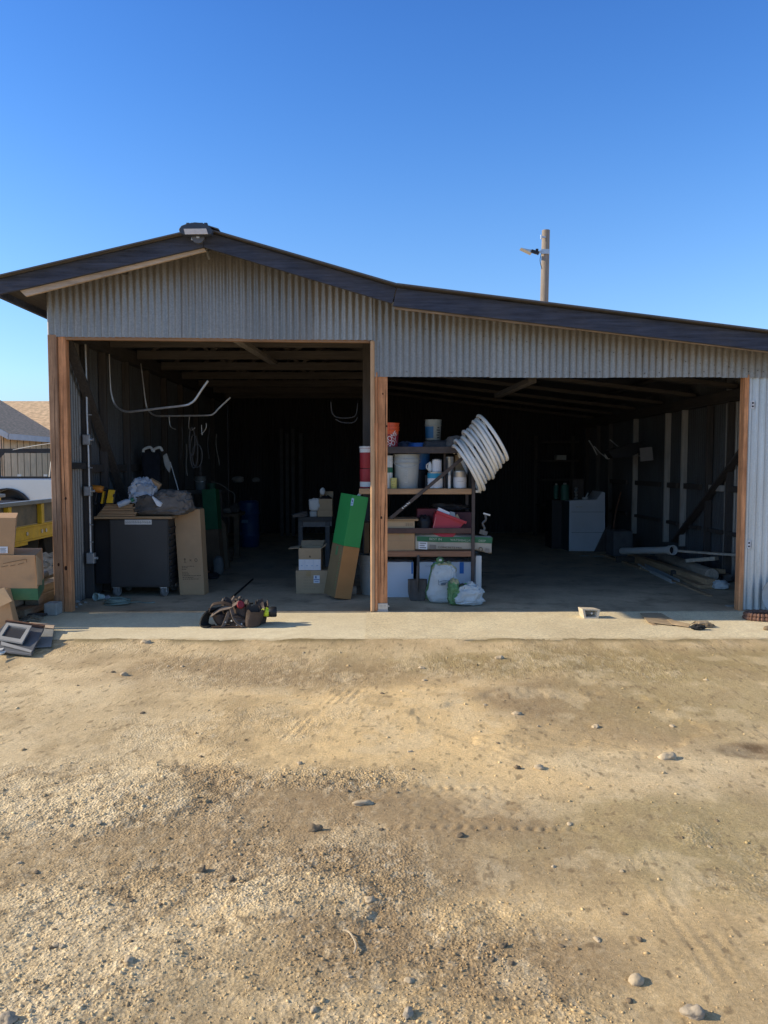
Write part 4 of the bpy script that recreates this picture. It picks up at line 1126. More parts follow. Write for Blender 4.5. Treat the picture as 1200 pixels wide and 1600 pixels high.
tag(mb.build('rubble_heap', M('rubble_stone', (.33, .30, .25), .95, 0, .4, 9, .4, 40)), 'heap of broken grey rubble stones beside the left wall', 'rubble', kind='stuff')

# ---- lumber stack along the left wall
def plank(x, w, z, h, y0, y1, tilt=0.0, label=None):
    mb = MB(); mb.beam((x, y0, z + h / 2), (x + tilt, y1, z + h / 2 + .0), w, h)
    return tag(mb.build('weathered_plank', old_wood_y, bevel=.004), label or 'grey weathered plank stacked on the ground beside the left corner post', 'plank', 'weathered planks beside the left wall')
plank(-3.60, .19, .0, .075, 7.62, 10.2); plank(-3.82, .19, .0, .07, 7.75, 9.9, .02); plank(-4.05, .20, .0, .08, 7.6, 9.8)
plank(-3.56, .14, .078, .09, 7.9, 10.4, -.03); plank(-3.74, .17, .082, .085, 7.55, 10.2, .02, 'thick split plank at the outer top of the lumber stack'); plank(-3.95, .16, .082, .075, 7.7, 9.5)
plank(-3.62, .16, .17, .08, 7.85, 10.3, .05); plank(-3.86, .2, .17, .085, 7.5, 9.9, -.02)
mb = MB(); mb.tube([(-3.62, 7.62, .30), (-3.72, 8.6, .30)], .045, 14); mb.tube([(-3.62, 7.615, .30), (-3.62, 7.6, .30)], .032, 12)
tag(mb.build('dark_pipe', M('dark_grey_pipe', (.07, .07, .075), .6, .1, .2, 8, .1), smooth=True), 'short dark pipe lying on the planks under the printed carton', 'pipe')

# ---- cartons piled outside on the left
def flaps_box(root, x0, x1, y0, y1, z0, z1, mat, inner, th=.006, flaps=()):
    """open carton of four walls and a bottom; flaps: list of four-corner polygons"""
    mb = MB()
    mb.box(x0, x1, y0, y0 + th, z0, z1); mb.box(x0, x1, y1 - th, y1, z0, z1)
    mb.box(x0, x0 + th, y0 + th, y1 - th, z0, z1); mb.box(x1 - th, x1, y0 + th, y1 - th, z0, z1)
    mb.box(x0 + th, x1 - th, y0 + th, y1 - th, z0, z0 + th)
    mb.build('carton_body', mat, root)
    for f in flaps:
        m2 = MB(); v = [Vector(p) for p in f]; n = (v[1] - v[0]).cross(v[2] - v[0]).normalized() * .005
        m2.prism(v, n); m2.build('flap', mat, root)
Y1 = 7.20
def gx(px, Y, py=850): return P(px, py, Y).x
def gz(py, Y, px=30): return P(px, py, Y).z
zb1, zt1 = gz(867, Y1), gz(808, Y1); xr1 = gx(21, Y1)
bx1 = thing('open_carton', 'open brown carton with a white shipping label, topmost of the pile outside', 'box', (-3.85, 7.5, zb1))
kx = 7.84 / Y1
mb = MB(); mb.hexa([(-4.35, Y1, zb1), (xr1, Y1, zb1), (xr1 * kx, 7.84, zb1), (-4.6, 7.84, zb1), (-4.37, Y1 - .01, zt1 - .0), (xr1 + .045, Y1 - .03, zt1 - .005), (xr1 * kx + .045, 7.86, zt1), (-4.6, 7.86, zt1)])
mb.build('carton_body', card, bx1)
a, b = P(0, 866, Y1 - .01), P(12, 854, Y1 - .01)
mb = MB(); mb.box(a.x, b.x, Y1 - .012, Y1 - .010, a.z + .01, b.z); lw = mb.build('shipping_label', label_white, bx1)
mb = MB()
for k in range(4): mb.box(a.x + .006, b.x - .02 + .006 * (k % 2), Y1 - .0135, Y1 - .0125, a.z + .018 + k * .012, a.z + .022 + k * .012)
mb.build('label_print', ink, lw)
zb2 = .26; zt2 = gz(869, Y1)
bx2 = thing('printed_carton', 'battered brown carton with a green printed base, second in the pile outside', 'box', (-3.9, 7.5, zb2))
zt2b = zb1 - .004
xb0, xb1 = -4.3, gx(56, Y1 - .03)
mb = MB(); zs = zb2 + .11
mb.hexa([(xb0, 7.18, zs), (xb1 + .01, 7.16, zs), (xb1 * kx + .06, 7.84, zs), (xb0, 7.84, zs), (xb0, 7.18, zt2b), (xb1 - .01, 7.17, zt2b), (xb1 * kx + .05, 7.84, zt2b), (xb0, 7.84, zt2b)], 0)
mb.hexa([(xb0, 7.18, zb2), (xb1 + .015, 7.16, zb2), (xb1 * kx + .06, 7.84, zb2), (xb0, 7.84, zb2), (xb0, 7.18, zs), (xb1 + .01, 7.16, zs), (xb1 * kx + .06, 7.84, zs), (xb0, 7.84, zs)], 1)
mb.build('carton_body', [card, M('faded_green_print', (.05, .15, .07), .8, 0, .2, 6, .05, dirt=.3, dirtcol=(.25, .2, .1))], bx2, bevel=.003)
mb = MB(); v = [P(56, 868, 7.15), P(58, 914, 7.15), P(65, 914, 7.32), P(64.5, 877, 7.32)]; mb.prism(v, (.004, .004, 0)); mb.build('flap', card_tan, bx2)
mb = MB()
for (x0, y0, x1, y1) in ((5, 880.5, 41, 873.5), (2, 886, 12, 884), (16, 884.5, 24, 882.5), (28, 882, 37, 879.5)):
    p, q = P(x0, y0, 7.163), P(x1, y1, 7.163); mb.beam(p, q, .002, .004)
mb.beam(P(41, 873.5, 7.163), P(41.5, 879, 7.163), .002, .004, up=(0, 1, 0))
mb.build('carton_print', print_brown, bx2)
tape_mat = M('brown_tape', (.40, .27, .13), .35, 0, .08, 9, 0)
def tape(root, x0, x1, y, z0, z1):
    mb = MB(); mb.box(x0, x1, y - .0025, y - .0008, z0, z1); mb.build('packing_tape', tape_mat, root)
bx3 = thing('torn_carton', 'torn brown carton leaning under the green based carton', 'box', (-3.9, 7.3, 0))
mb = MB(); mb.hexa([(-4.3, 7.05, .0), (gx(20, 7.05), 7.05, .0), (gx(20, 7.05), 7.16, .0), (-4.3, 7.16, .0), (-4.3, 7.10, .37), (gx(6, 7.05), 7.08, .38), (gx(6, 7.05), 7.155, .37), (-4.3, 7.155, .37)])
mb.build('carton_body', card, bx3, bevel=.003)
mb = MB(); mb.prism([P(-8, 922, 7.02), P(7, 919, 7.02), P(19, 939, 6.96), P(-8, 952, 6.98)], (0, .006, .003)); mb.build('flap', card_dark, bx3)
mb = MB(); mb.rock((-3.28 - .12, 7.72, .0), (.001, .001, .001), 1)
# concrete block at the foot of the corner post
a, b = P(70, 960, 7.75), P(90, 941, 7.75)
mb = MB(); mb.box(a.x, b.x, 7.72, 7.9 - .025, 0.0, .125); mb2 = None
tag(mb.build('concrete_block', concrete_obj, bevel=.012), 'small grey concrete block at the foot of the left corner post', 'concrete block')
# scrap wood and litter in front of the planks
rnd = random.Random(11)
for k, (px, py, L, r) in enumerate(((22, 962, .22, .3), (35, 957, .30, -.2), (46, 966, .20, .8), (60, 963, .17, .1), (52, 953, .26, .5), (30, 970, .18, -.6), (66, 956, .14, .2), (40, 973, .16, 1.2), (58, 972, .12, -.3), (14, 954, .25, .9))):
    p = G(px, py); mb = MB(); z = gh(p.x, p.y) if p.x < -3.45 else 0
    mb.obox((p.x, p.y, z + .02 + .012 * (k % 3)), (L, .05 + .02 * (k % 2), .022), (rnd.uniform(-.15, .15), rnd.uniform(-.2, .2), r))
    tag(mb.build('scrap_wood', old_wood_y if k % 3 else stud_dark, bevel=.003), 'short broken scrap of wood littering the ground below the carton pile', 'scrap wood', 'wood scraps below the carton pile')
p = G(5, 970)
mb = MB(); mb.sack((p.x, p.y, .0), (.085, .06, .10), 4, .8, 20, 12, .3); tag(mb.build('red_wrapper', red_plastic, smooth=True), 'crumpled red wrapper at the left edge below the cartons', 'wrapper')
p = G(8, 957); mb = MB(); mb.sack((p.x, p.y + .05, .0), (.12, .08, .13), 9, .8, 22, 12, .35); tag(mb.build('crumpled_bag', grey_cloth, smooth=True), 'crumpled dirty bag behind the red wrapper', 'bag')

# ---- discarded panels lying on the slab corner
def lying_panel(root, name, pts, mat, th=.02):
    mb = MB(); v = [Vector(p) for p in pts]; mb.prism(v, (0, 0, -th)); return mb.build(name, mat, root, bevel=.003)
pl = thing('door_panel', 'blue grey metal panel with a framed opening, lying at the left edge', 'panel', tuple(G(20, 1000)))
q = [G(-30, 1012, .04), G(49, 1021.5, .02), G(69, 981, .11), G(10, 972.5, .16)]
lying_panel(pl, 'sheet', q, panel_paint)
nn = (q[1] - q[0]).cross(q[3] - q[0]).normalized()
def on_panel(px, py, lift=.004):
    d = ROT @ Vector(((px - 600) / 1200, (800 - py) / 1200, -1)); o = Vector((0, 0, CAM_H))
    t = (q[0] + nn * lift - o).dot(nn) / d.dot(nn); return o + d * t
outer = [(-5, 1000), (35, 1007), (50, 980), (11, 975)]; inner = [(3, 996), (32, 1001), (43, 983.5), (14, 979)]
mb = MB()
for i in range(4):
    j = (i + 1) % 4
    mb.prism([on_panel(*outer[i]), on_panel(*outer[j]), on_panel(*inner[j]), on_panel(*inner[i])], nn * .015)
mb.build('window_frame', frame_pale, pl)
mb = MB(); mb.prism([on_panel(*p, lift=.003) for p in inner], nn * .002); mb.build('dark_pane', glass_dark, pl)
mb = MB(); mb.prism([on_panel(2, 1008), on_panel(49, 1020), on_panel(50, 1017), on_panel(2, 1003)], nn * .006); mb.build('pale_edge_strip', frame_pale, pl)
mb = MB(); mb.beam(q[2] + Vector((0, 0, .012)), q[3] + Vector((0, 0, .012)), .04, .02); mb.build('top_edge', rust, pl)
p2 = thing('scrap_sheet', 'plain pale grey panel lying half under the blue grey door panel', 'panel', tuple(G(70, 1000)))
lying_panel(p2, 'sheet', [G(30, 1012, .012), G(80, 1009.5, .014), G(85.5, 977, .05), G(46, 974, .06)], panel_pale, .01)
mb = MB(); mb.prism([G(62, 980, .055), G(84, 982, .052), G(85.5, 976.5, .056), G(46, 973.5, .068)], (0, 0, .008)); mb.build('pale_edge_strip', barge_mat, p2)
p3 = G(2, 1022); mb = MB(); mb.prism([G(-8, 1028, .02), G(7, 1021, .02), G(9, 1018.5, .03), G(-8, 1022, .03)], (0, 0, .01)); mb.prism([G(-8, 1020, .03), G(5, 1016, .03), G(6, 1014, .03), G(-8, 1016.5, .03)], (0, 0, .01))
tag(mb.build('white_strip', white_plastic), 'white strips poking out at the bottom left of the door panel', 'plastic strip')

# ================================================================== narrow bay
# ---- conduit with three boxes on the first stud
cd = thing('electrical_conduit', 'thin steel electrical conduit with three junction boxes on the first left stud', 'conduit', (XL + .15, 8.665, .0))
cy = 8.665
pth = [P(133, 531, cy), P(135, 590, cy), P(136, 650, cy), P(138, 700, cy), P(140, 780, cy), P(141.5, 850, cy), P(142, 866, cy)]
mb = MB(); mb.tube(smooth_path(pth, 4), .012, 8); mb.build('pipe', conduit_mat, cd, smooth=True)
for (x0, y0, x1, y1) in ((129, 679, 140, 695), (131, 760, 142, 775), (135, 864, 147, 881)):
    mb = MB(); a, b = P(x0, y1, cy - .03), P(x1, y0, cy - .03); mb.box(a.x, b.x, cy - .035, cy + .03, a.z, b.z); jb = mb.build('junction_box', steel, cd, bevel=.004)
    mb = MB(); cz = (a.z + b.z) / 2; mb.lathe([(0, 0), (.014, 0), (.016, .03), (0, .035)], (b.x, cy, cz), 10, Euler((0, R(90), 0)).to_matrix()); mb.build('knob', conduit_mat, jb, smooth=True)
    mb = MB(); mb.box(a.x + .012, b.x - .012, cy - .039, cy - .0355, a.z + .012, b.z - .012); mb.build('cover_plate', conduit_mat, jb)
for y in (648, 731, 820, 847):
    c = P(139 + (y - 650) * .015, y, cy - .013); mb = MB(); mb.box(c.x - .015, c.x + .03, cy - .014, cy - .008, c.z - .006, c.z + .006); mb.build('strap', steel, cd)

# ---- bent conduits hanging at the left
def bent(pts, Ys, r, label, top):
    p3 = [P(x, y, yy) for (x, y), yy in zip(pts, Ys)]
    path = smooth_path(p3, 6)
    nn_ = len(path); mb = MB(); mb.tube(path, [r * min(1, .45 + .9 * k / (nn_ * .4)) for k in range(nn_)], 8)
    return tag(mb.build('bent_conduit', conduit_mat, smooth=True), label, 'bent pipe', 'bent conduits hung in the narrow bay')
bent([(170, 530), (172, 590), (174, 615), (181, 634), (196, 643), (216, 642), (250, 638), (288, 633.5), (298, 630), (305, 624), (315, 609), (325, 595)], [9.4] * 4 + [9.3, 9.2, 9.1, 9.0, 9.0, 9.0, 9.0, 9.0], .0135, 'nearer and brighter of two bent steel conduits hanging high on the left', 0)
bent([(220, 568), (224, 600), (227, 625), (231, 640), (242, 649), (260, 650), (295, 649.5), (325, 649), (335, 645.5), (342, 638), (360, 621)], [10.4] * 4 + [10.3, 10.2, 10.1, 10, 10, 10, 10], .0115, 'dimmer bent steel conduit hanging just below and behind the bright one', 0)

# ---- cart
CY = 8.78
cart = thing('tool_cart', 'charcoal rolling tool cart with a wooden top and a metal name strip', 'tool cart', (P(210, 900, CY).x, CY + .25, 0))
x0, x1 = P(171, 850, CY).x, P(263, 850, CY).x; z0, z1 = P(210, 918, CY).z, P(210, 811, CY).z
mb = MB(); mb.box(x0, x1, CY + .012, CY + .55, z0, z1); mb.build('cabinet', cart_paint, cart, bevel=.006)
mb = MB(); mb.box(x0 + .012, x1 - .012, CY, CY + .0115, z0 + .015, z1 - .012); mb.build('front_panel', cart_paint, cart, bevel=.004)
mb = MB(); xs0 = P(150, 850, CY + .15).x; mb.box(xs0, x0 - .004, CY + .10, CY + .55, P(160, 912, CY + .1).z, z1 - .01); mb.build('side_locker', black_metal, cart, bevel=.005)
mb = MB(); mb.box(P(147, 810, CY).x, P(269, 810, CY).x, CY - .015, CY + .58, z1 + .001, z1 + .030); mb.build('wooden_top', cart_top_mat, cart, bevel=.004)
for k in range(9):
    z = z0 + .06 + k * .075; mb = MB(); mb.box(x1 + .001, x1 + .022, CY + .03, CY + .5, z, z + .028); mb.build('drawer_pull', black_metal, cart, bevel=.003)
a, b = P(195, 819.5, CY), P(237, 812, CY)
mb = MB(); mb.box(a.x, b.x, CY - .003, CY - .0005, a.z, b.z); npn = mb.build('name_strip', M('brushed_name_strip', (.50, .50, .50), .4, .4, .12, 30, 0), cart)
mb = MB(); rnd = random.Random(3); x = a.x + .012
while x < b.x - .02:
    wdt = rnd.uniform(.012, .022); zz = rnd.uniform(.010, .016); mb.box(x, x + wdt * .3, CY - .0045, CY - .0035, a.z + zz, b.z - .012); mb.box(x + wdt * .3, x + wdt, CY - .0045, CY - .0035, a.z + zz + .006, a.z + zz + .012); x += wdt + .007
mb.build('worn_lettering', M('worn_grey_letter', (.26, .26, .26), .6), npn)
for (x, y) in ((x0 + .055, CY + .07), (x1 - .07, CY + .06), (x0 + .055, CY + .48), (x1 - .07, CY + .48)):
    mb = MB(); mb.lathe([(.0, -.02), (.055, -.02), (.06, -.012), (.06, .012), (.055, .02), (0, .02)], (x, y, .067), 20, Euler((R(90), 0, R(70))).to_matrix()); ws_ = mb.build('caster', M('grey_caster', (.20, .19, .18), .6, 0, .2, 12, .05), cart, smooth=True)
    mb = MB(); mb.box(x - .032, x - .024, y - .03, y + .03, .06, z0 - .001); mb.box(x + .024, x + .032, y - .03, y + .03, .06, z0 - .001); mb.box(x - .04, x + .04, y - .04, y + .04, z0 - .012, z0 - .0005); mb.build('caster_fork', steel, ws_)
zt = z1 + .031
# things on the cart
rnd = random.Random(2)
mb = MB()
for k in range(8):
    xa, xb = P(150 + k * 1.5, 800, CY).x, P(211 - k * 1.2 + (k % 3) * 2, 800, CY).x
    zz = zt + k * .017; v = [(xa, CY + .02 + .01 * k, zz), (xb, CY + .0 + .012 * k, zz + rnd.uniform(0, .004)), (xb - .03, CY + .4, zz + .003), (xa, CY + .42, zz)]
    mb.hexa(v + [(p[0], p[1], p[2] + .0125) for p in v])
tag(mb.build('flattened_cardboard', card, bevel=.002), 'stack of torn flattened cardboard on the left of the cart top', 'cardboard')
zc = zt + .125
dr = thing('cordless_drill', 'orange and black cordless drill standing at the left end of the cart top', 'drill', (P(153, 775, 8.9).x, 8.95, zc))
a = P(153, 764, 8.92)
mb = MB(); mb.lathe([(0, -.10), (.03, -.10), (.042, -.07), (.044, .03), (.036, .06), (.0, .07)], a, 16, Euler((0, R(96), 0)).to_matrix()); mb.build('drill_body', M('orange_tool_plastic', (.62, .22, .03), .45, 0, .12, 9, .02), dr, smooth=True)
mb = MB(); mb.beam(a + Vector((-.02, 0, -.03)), a + Vector((-.045, 0, -.15)), .05, .05, up=(0, 1, 0)); mb.box(a.x - .10, a.x + .0, 8.86, 8.96, zc + .0, a.z - .15); mb.build('grip', black_plastic, dr, bevel=.008)
mb = MB(); mb.lathe([(0, .07), (.022, .07), (.016, .11), (.0, .115)], a, 12, Euler((0, R(96), 0)).to_matrix()); mb.build('chuck', black_metal, dr, smooth=True)
yc = thing('battery_charger', 'black and yellow battery pack standing on the cardboard on the cart', 'battery pack', (P(172, 787, 8.85).x, 8.88, zc))
mb = MB(); v = [P(165, 788, 8.85), P(178, 788, 8.85), P(181, 765, 8.87), P(168, 764, 8.87)]; mb.prism(v, (0, .08, 0)); mb.build('pack', black_plastic, yc, bevel=.006)
mb = MB(); mb.prism([P(165.5, 786, 8.843), P(176, 786, 8.843), P(177, 777, 8.85), P(175.5, 776, 8.85), P(176, 772.5, 8.855), P(178.5, 771.5, 8.855), P(179.5, 765.5, 8.862), P(169.5, 765, 8.862)], (0, .012, 0)); mb.build('yellow_face', tool_yellow, yc, bevel=.003)
mb = MB(); mb.prism([P(157, 787, 8.9), P(160.5, 787, 8.9), P(164, 763, 8.92), P(161, 763, 8.92)], (0, .05, 0)); mb.build('yellow_arm', tool_yellow, yc, bevel=.003)
c = P(223, 786, 8.95)
mb = MB(); mb.sack((c.x, 8.98, c.z - .02), (.165, .12, .30), 3, .65, 60, 36, .34, 3.4, taper=.25, flat=False); mb.sack((P(208, 770, 8.95).x, 8.95, c.z + .05), (.05, .04, .16), 8, .8, 22, 14, .3)
tag(mb.build('plastic_bag', clear_bag, smooth=True), 'crumpled cloudy plastic bag heaped on top of the cart', 'plastic bag')
for (px, py, sx, sz, sd, lb, mt) in ((236, 808, .19, .25, 5, 'dusty brown cloth bag slumped at the front of the cart top', brown_cloth), (266, 808, .22, .29, 6, 'larger dusty grey cloth bag at the right end of the cart top', grey_cloth)):
    c = P(px, py, CY + .12)
    mb = MB(); mb.sack((c.x, CY + .17, zt), (sx, .15, sz), sd, .6, 60, 34, .24, 3.2, taper=.12, lean=(.08, .02))
    tag(mb.build('cloth_bag', mt, smooth=True), lb, 'cloth bag')
mb = MB(); mb.prism([P(237, 776, CY), P(252, 787, CY), P(250, 792, CY), P(245, 790, CY)], (.01, .02, .004)); tag(mb.build('paper_scrap', label_white), 'small white paper scrap tucked into the bags on the cart', 'paper')
mb = MB(); c = P(242, 756, 9.0); mb.obox(c, (.14, .06, .07), (.2, .55, .1)); tag(mb.build('cardboard_scrap', card, bevel=.002), 'tan cardboard corner sticking up behind the plastic bag', 'cardboard')
bt = thing('water_bottle', 'small pale water bottle with a green cap lying on the cart top', 'bottle', (P(196, 785, 8.85).x, 8.88, zc))
mb = MB(); rot = Euler((0, R(70), R(10))).to_matrix(); mb.lathe([(0, -.09), (.034, -.085), (.036, .02), (.018, .055), (.016, .065), (0, .066)], P(196, 785, 8.85), 16, rot); mb.build('bottle_body', clear_bag, bt, smooth=True)
mb = MB(); mb.lathe([(0, .0664), (.026, .0664), (.026, .10), (0, .10)], P(196, 785, 8.85), 14, rot); mb.build('cap', green_band, bt, smooth=True)

# ---- tall brown carton
tb = thing('tall_carton', 'tall narrow brown carton with handling symbols leaning beside the cart', 'box', (P(300, 930, 8.95).x, 9.05, 0))
f = [P(281, 931, 8.93), P(319.5, 929, 8.93), P(312, 795.5, 9.06), P(271.5, 797.5, 9.06)]
f[0].z = f[1].z = .0065
mb = MB(); mb.prism(f, (.015, .17, 0)); mb.build('carton_body', card, tb, bevel=.004)
nn2 = (f[1] - f[0]).cross(f[3] - f[0]).normalized()
def on_f(u, v, l=.002): return (f[0].lerp(f[1], u)).lerp(f[3].lerp(f[2], u), v) + nn2 * l
ax, az = (f[1] - f[0]).normalized(), (f[3] - f[0]).normalized()
rm = Matrix((ax, az, nn2)).transposed()
mb = MB()
rnd = random.Random(8)
for v in (.335, .318, .30, .265, .245, .225, .205, .185):
    u = .16; uend = rnd.choice((.45, .6, .85, .35, .8))
    while u < uend:
        wdt = rnd.uniform(.03, .09); mb.obox(on_f(u + wdt / 2, v), (wdt * .28, .0065, .0012), rm); u += wdt + .022
mb.build('carton_print', print_brown, tb)
mb = MB()
mb.obox(on_f(.30, .40), (.006, .03, .0012), rm); mb.prism([on_f(.25, .415), on_f(.35, .415), on_f(.30, .432)], nn2 * .001); mb.obox(on_f(.30, .378), (.03, .004, .0012), rm)
mb.obox(on_f(.52, .405), (.03, .004, .0012), rm @ Matrix.Rotation(.8, 3, 'Z')); mb.obox(on_f(.52, .405), (.03, .004, .0012), rm @ Matrix.Rotation(-.8, 3, 'Z'))
mb.tube([on_f(.74, .405) + rm @ Vector((.014 * math.cos(t * .628), .02 * math.sin(t * .628), 0)) for t in range(10)], .0022, 5, True)
mb.build('handling_symbols', print_brown, tb)
mb = MB(); mb.prism([on_f(.02, .995), on_f(.98, .995), on_f(.98, 1.0) + Vector((0, .17, .004)), on_f(.02, 1.0) + Vector((0, .17, .004))], (0, 0, .006)); mb.build('top_flap', card_dark, tb)

# ---- slanted green cartons
def oriented_box(base, u, v, a, w, d, L):
    a = Vector(a).normalized(); u = Vector(u); u = (u - a * u.dot(a)).normalized(); v = a.cross(u).normalized()
    p = [Vector(base), Vector(base) + u * w, Vector(base) + u * w + v * d, Vector(base) + v * d]
    return p, u, v, a
def green_carton(name, label, base, u, a, w, d, L, split, loc, low=None, high=None):
    p, u, v, a = oriented_box(base, u, None, a, w, d, L)
    dz = min(q.z for q in p); p = [q - Vector((0, 0, dz - .0065)) for q in p]
    t = thing(name, label, 'box', loc)
    s = L * split
    mb = MB(); mb.hexa(p + [q + a * s for q in p]); mb.m[-1] = 1; lo = mb.build('brown_half', low or [orange_card, M('olive_brown_carton', (.25, .17, .08), .85, 0, .12, 3, .08, 30)], t, bevel=.004)
    mb = MB(); mb.hexa([q + a * (s + .0005) for q in p] + [q + a * L for q in p]); mb.build('green_half', high or green_print, t, bevel=.004)
    return t, p, u, v, a
bm0, bl = P(523, 942, 8.50), None
g1, p_, u_, v_, a_ = green_carton('green_carton', 'tall carton printed green above and brown below, leaning on the middle post', P(523, 941, 8.50), (.165, .088, 0), (.195, .05, 1.12), .205, .30, 1.17, .505, (P(530, 940, 8.6).x, 8.62, 0))
# left narrow face is the v side: from p_[0] towards p_[3]
mb = MB(); rmL = Matrix((v_, a_, -u_)).transposed()
for k in range(14):
    c = p_[0] + v_ * .045 + a_ * (.10 + k * .036) - u_ * .001; mb.obox(c, (.018, .02 if k % 3 else .012, .0015), rmL)
mb.build('carton_print', pale_print, g1)
mb = MB(); c = p_[0] + v_ * .15 + a_ * .52 - u_ * .001; mb.obox(c, (.05, .10, .0015), rmL); mb.build('green_patch', M('dull_green_patch', (.10, .22, .09), .8), g1)
mb = MB(); c = p_[0] + u_ * .035 + a_ * 1.10 - v_ * .0012; rmF = Matrix((u_, a_, -v_)).transposed()
c = p_[0] + v_ * .012 + a_ * 1.10 - u_ * .0012; mb.obox(p_[0] + a_ * 1.09 + u_ * .012 - v_ * .001, (.03, .085, .0015), rmF); mb.build('paper_label', label_blue, g1)
mb = MB(); mb.obox(p_[0] + a_ * 1.10 + u_ * .012 - v_ * .0022, (.014, .02, .0012), rmF); mb.obox(p_[0] + a_ * 1.07 + u_ * .012 - v_ * .0022, (.02, .005, .0012), rmF); mb.build('label_print', blueink, g1)
g2, p2_, u2_, v2_, a2_ = green_carton('green_carton', 'dim green and brown carton standing deep behind the brown carton', P(324, 893, 10.9), (.2, -.02, 0), (-.085, .10, 1.12), .20, .18, 1.16, .50, (P(332, 890, 11).x, 11, 0), [M('shade_dimmed_brown_carton', (.13, .085, .05), .9)] * 2, M('shade_dimmed_green_print', (.015, .10, .04), .7))  # deep shade put into this carton's darkened green and brown
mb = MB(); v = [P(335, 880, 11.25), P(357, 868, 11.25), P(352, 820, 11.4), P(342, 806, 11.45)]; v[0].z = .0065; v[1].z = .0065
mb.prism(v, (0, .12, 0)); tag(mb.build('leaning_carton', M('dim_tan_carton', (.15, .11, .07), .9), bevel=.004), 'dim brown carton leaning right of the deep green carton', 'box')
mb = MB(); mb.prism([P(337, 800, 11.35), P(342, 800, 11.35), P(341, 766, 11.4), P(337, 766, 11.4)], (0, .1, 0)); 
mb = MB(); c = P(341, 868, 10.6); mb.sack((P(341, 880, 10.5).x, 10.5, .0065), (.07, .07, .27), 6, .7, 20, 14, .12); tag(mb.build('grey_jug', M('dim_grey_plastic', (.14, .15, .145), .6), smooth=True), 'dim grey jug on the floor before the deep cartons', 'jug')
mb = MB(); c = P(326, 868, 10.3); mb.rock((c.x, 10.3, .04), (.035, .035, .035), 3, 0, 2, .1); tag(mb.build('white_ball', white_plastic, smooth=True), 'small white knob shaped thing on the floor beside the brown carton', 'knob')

# ---- buckets on the shelf behind the cart
sh = thing('wall_shelf', 'dark timber shelf deep on the left behind the green carton', 'shelf', (P(320, 800, 11.6).x, 11.8, 0))
zsh = P(310, 766, 11.4).z
mb = MB(); mb.box(P(285, 760, 11.4).x, P(345, 760, 11.4).x, 11.42, 11.85, zsh - .05, zsh); mb.build('shelf_board', stud_dark, sh)
for px in (288, 342):
    mb = MB(); x = P(px, 800, 11.5).x; mb.box(x - .03, x + .03, 11.6, 11.68, .0065, zsh - .051); mb.build('leg', stud_dark, sh)
def bucket(name, label, cx, cy, z, r, h, mat, cat='bucket', group=None, bands=(), rim=True, handle=True, lid=None, open_top=True, taper=.86, n=36):
    """round tapered pail; bands: (z0, z1, material) fractions"""
    t = thing(name, label, cat, (cx, cy, z), group)
    rb = r * taper
    def rr(f): return rb + (r - rb) * f
    mb = MB()
    prof = [(0, 0), (rb * .96, 0), (rb, .008)]
    if rim:
        prof += [(rr(.70), h * .70), (rr(.72), h * .72), (r * 1.0, h * .745), (r * 1.045, h * .75), (r * 1.045, h * .765), (r * 1.0, h * .77), (r * .995, h * .85), (r * 1.045, h * .855), (r * 1.045, h * .87), (r * 1.0, h * .875), (r, h * .97), (r * 1.05, h * .975), (r * 1.05, h)]
    else: prof += [(r, h)]
    if open_top: prof += [(r * .96, h), (rr(.1) * .95, h * .12), (0, h * .1)]
    else: prof += [(0, h)]
    mb.lathe(prof, (cx, cy, z), n); mb.build('pail', mat, t, smooth=True)
    for (f0, f1, bm_) in bands:
        mb = MB(); mb.lathe([(rr(f0) + .0015, h * f0), (rr(f1) + .0015, h * f1), (rr(f1) + .0002, h * f1), (rr(f0) + .0002, h * f0)], (cx, cy, z), n); mb.build('label_band', bm_, t, smooth=True)
    if handle:
        mb = MB(); pts = []
        for k in range(17):
            a = math.pi * k / 16
            pts.append((cx + r * 1.06 * math.cos(a), cy - r * (.2 + .98 * math.sin(a) * .8) , z + h * .84 - math.sin(a) * h * .24))
        mb.tube(pts, .0028, 6); mb.build('wire_handle', steel, t, smooth=True)
    if lid:
        mb = MB(); mb.lathe([(r * .2, h), (r * 1.06, h), (r * 1.06, h + .018), (r * .9, h + .022), (0, h + .02)], (cx, cy, z), n); mb.build('lid', lid, t, smooth=True)
    return t
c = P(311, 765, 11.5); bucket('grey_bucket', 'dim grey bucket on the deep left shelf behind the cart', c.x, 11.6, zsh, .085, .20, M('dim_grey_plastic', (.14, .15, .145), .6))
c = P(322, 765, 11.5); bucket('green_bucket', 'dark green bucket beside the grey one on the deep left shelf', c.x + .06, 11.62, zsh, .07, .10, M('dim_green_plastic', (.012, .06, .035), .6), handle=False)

# ---- blue barrel
c = P(388, 866, 14.2)
bl = thing('blue_barrel', 'dim blue plastic barrel on the floor deep in the narrow bay', 'barrel', (c.x, 14.3, 0))
mb = MB(); mb.lathe([(0, .0065), (.17, .0065), (.19, .03), (.195, .2), (.205, .215), (.205, .235), (.195, .25), (.198, .60), (.208, .615), (.208, .635), (.196, .65), (.19, .83), (.16, .86), (.155, .87), (0, .87)], (c.x, 14.3, 0), 36); mb.build('drum', barrel_blue, bl, smooth=True)
mb = MB(); mb.lathe([(0, .871), (.05, .871), (.05, .90), (0, .90)], (c.x + .05, 14.25, 0), 16); mb.build('bung_cap', black_plastic, bl, smooth=True)
mb = MB(); mb.box(c.x - .10, c.x + .02, 14.08, 14.10, .46, .52); mb.build('label_patch', M('faded_label', (.10, .18, .28), .6), bl)

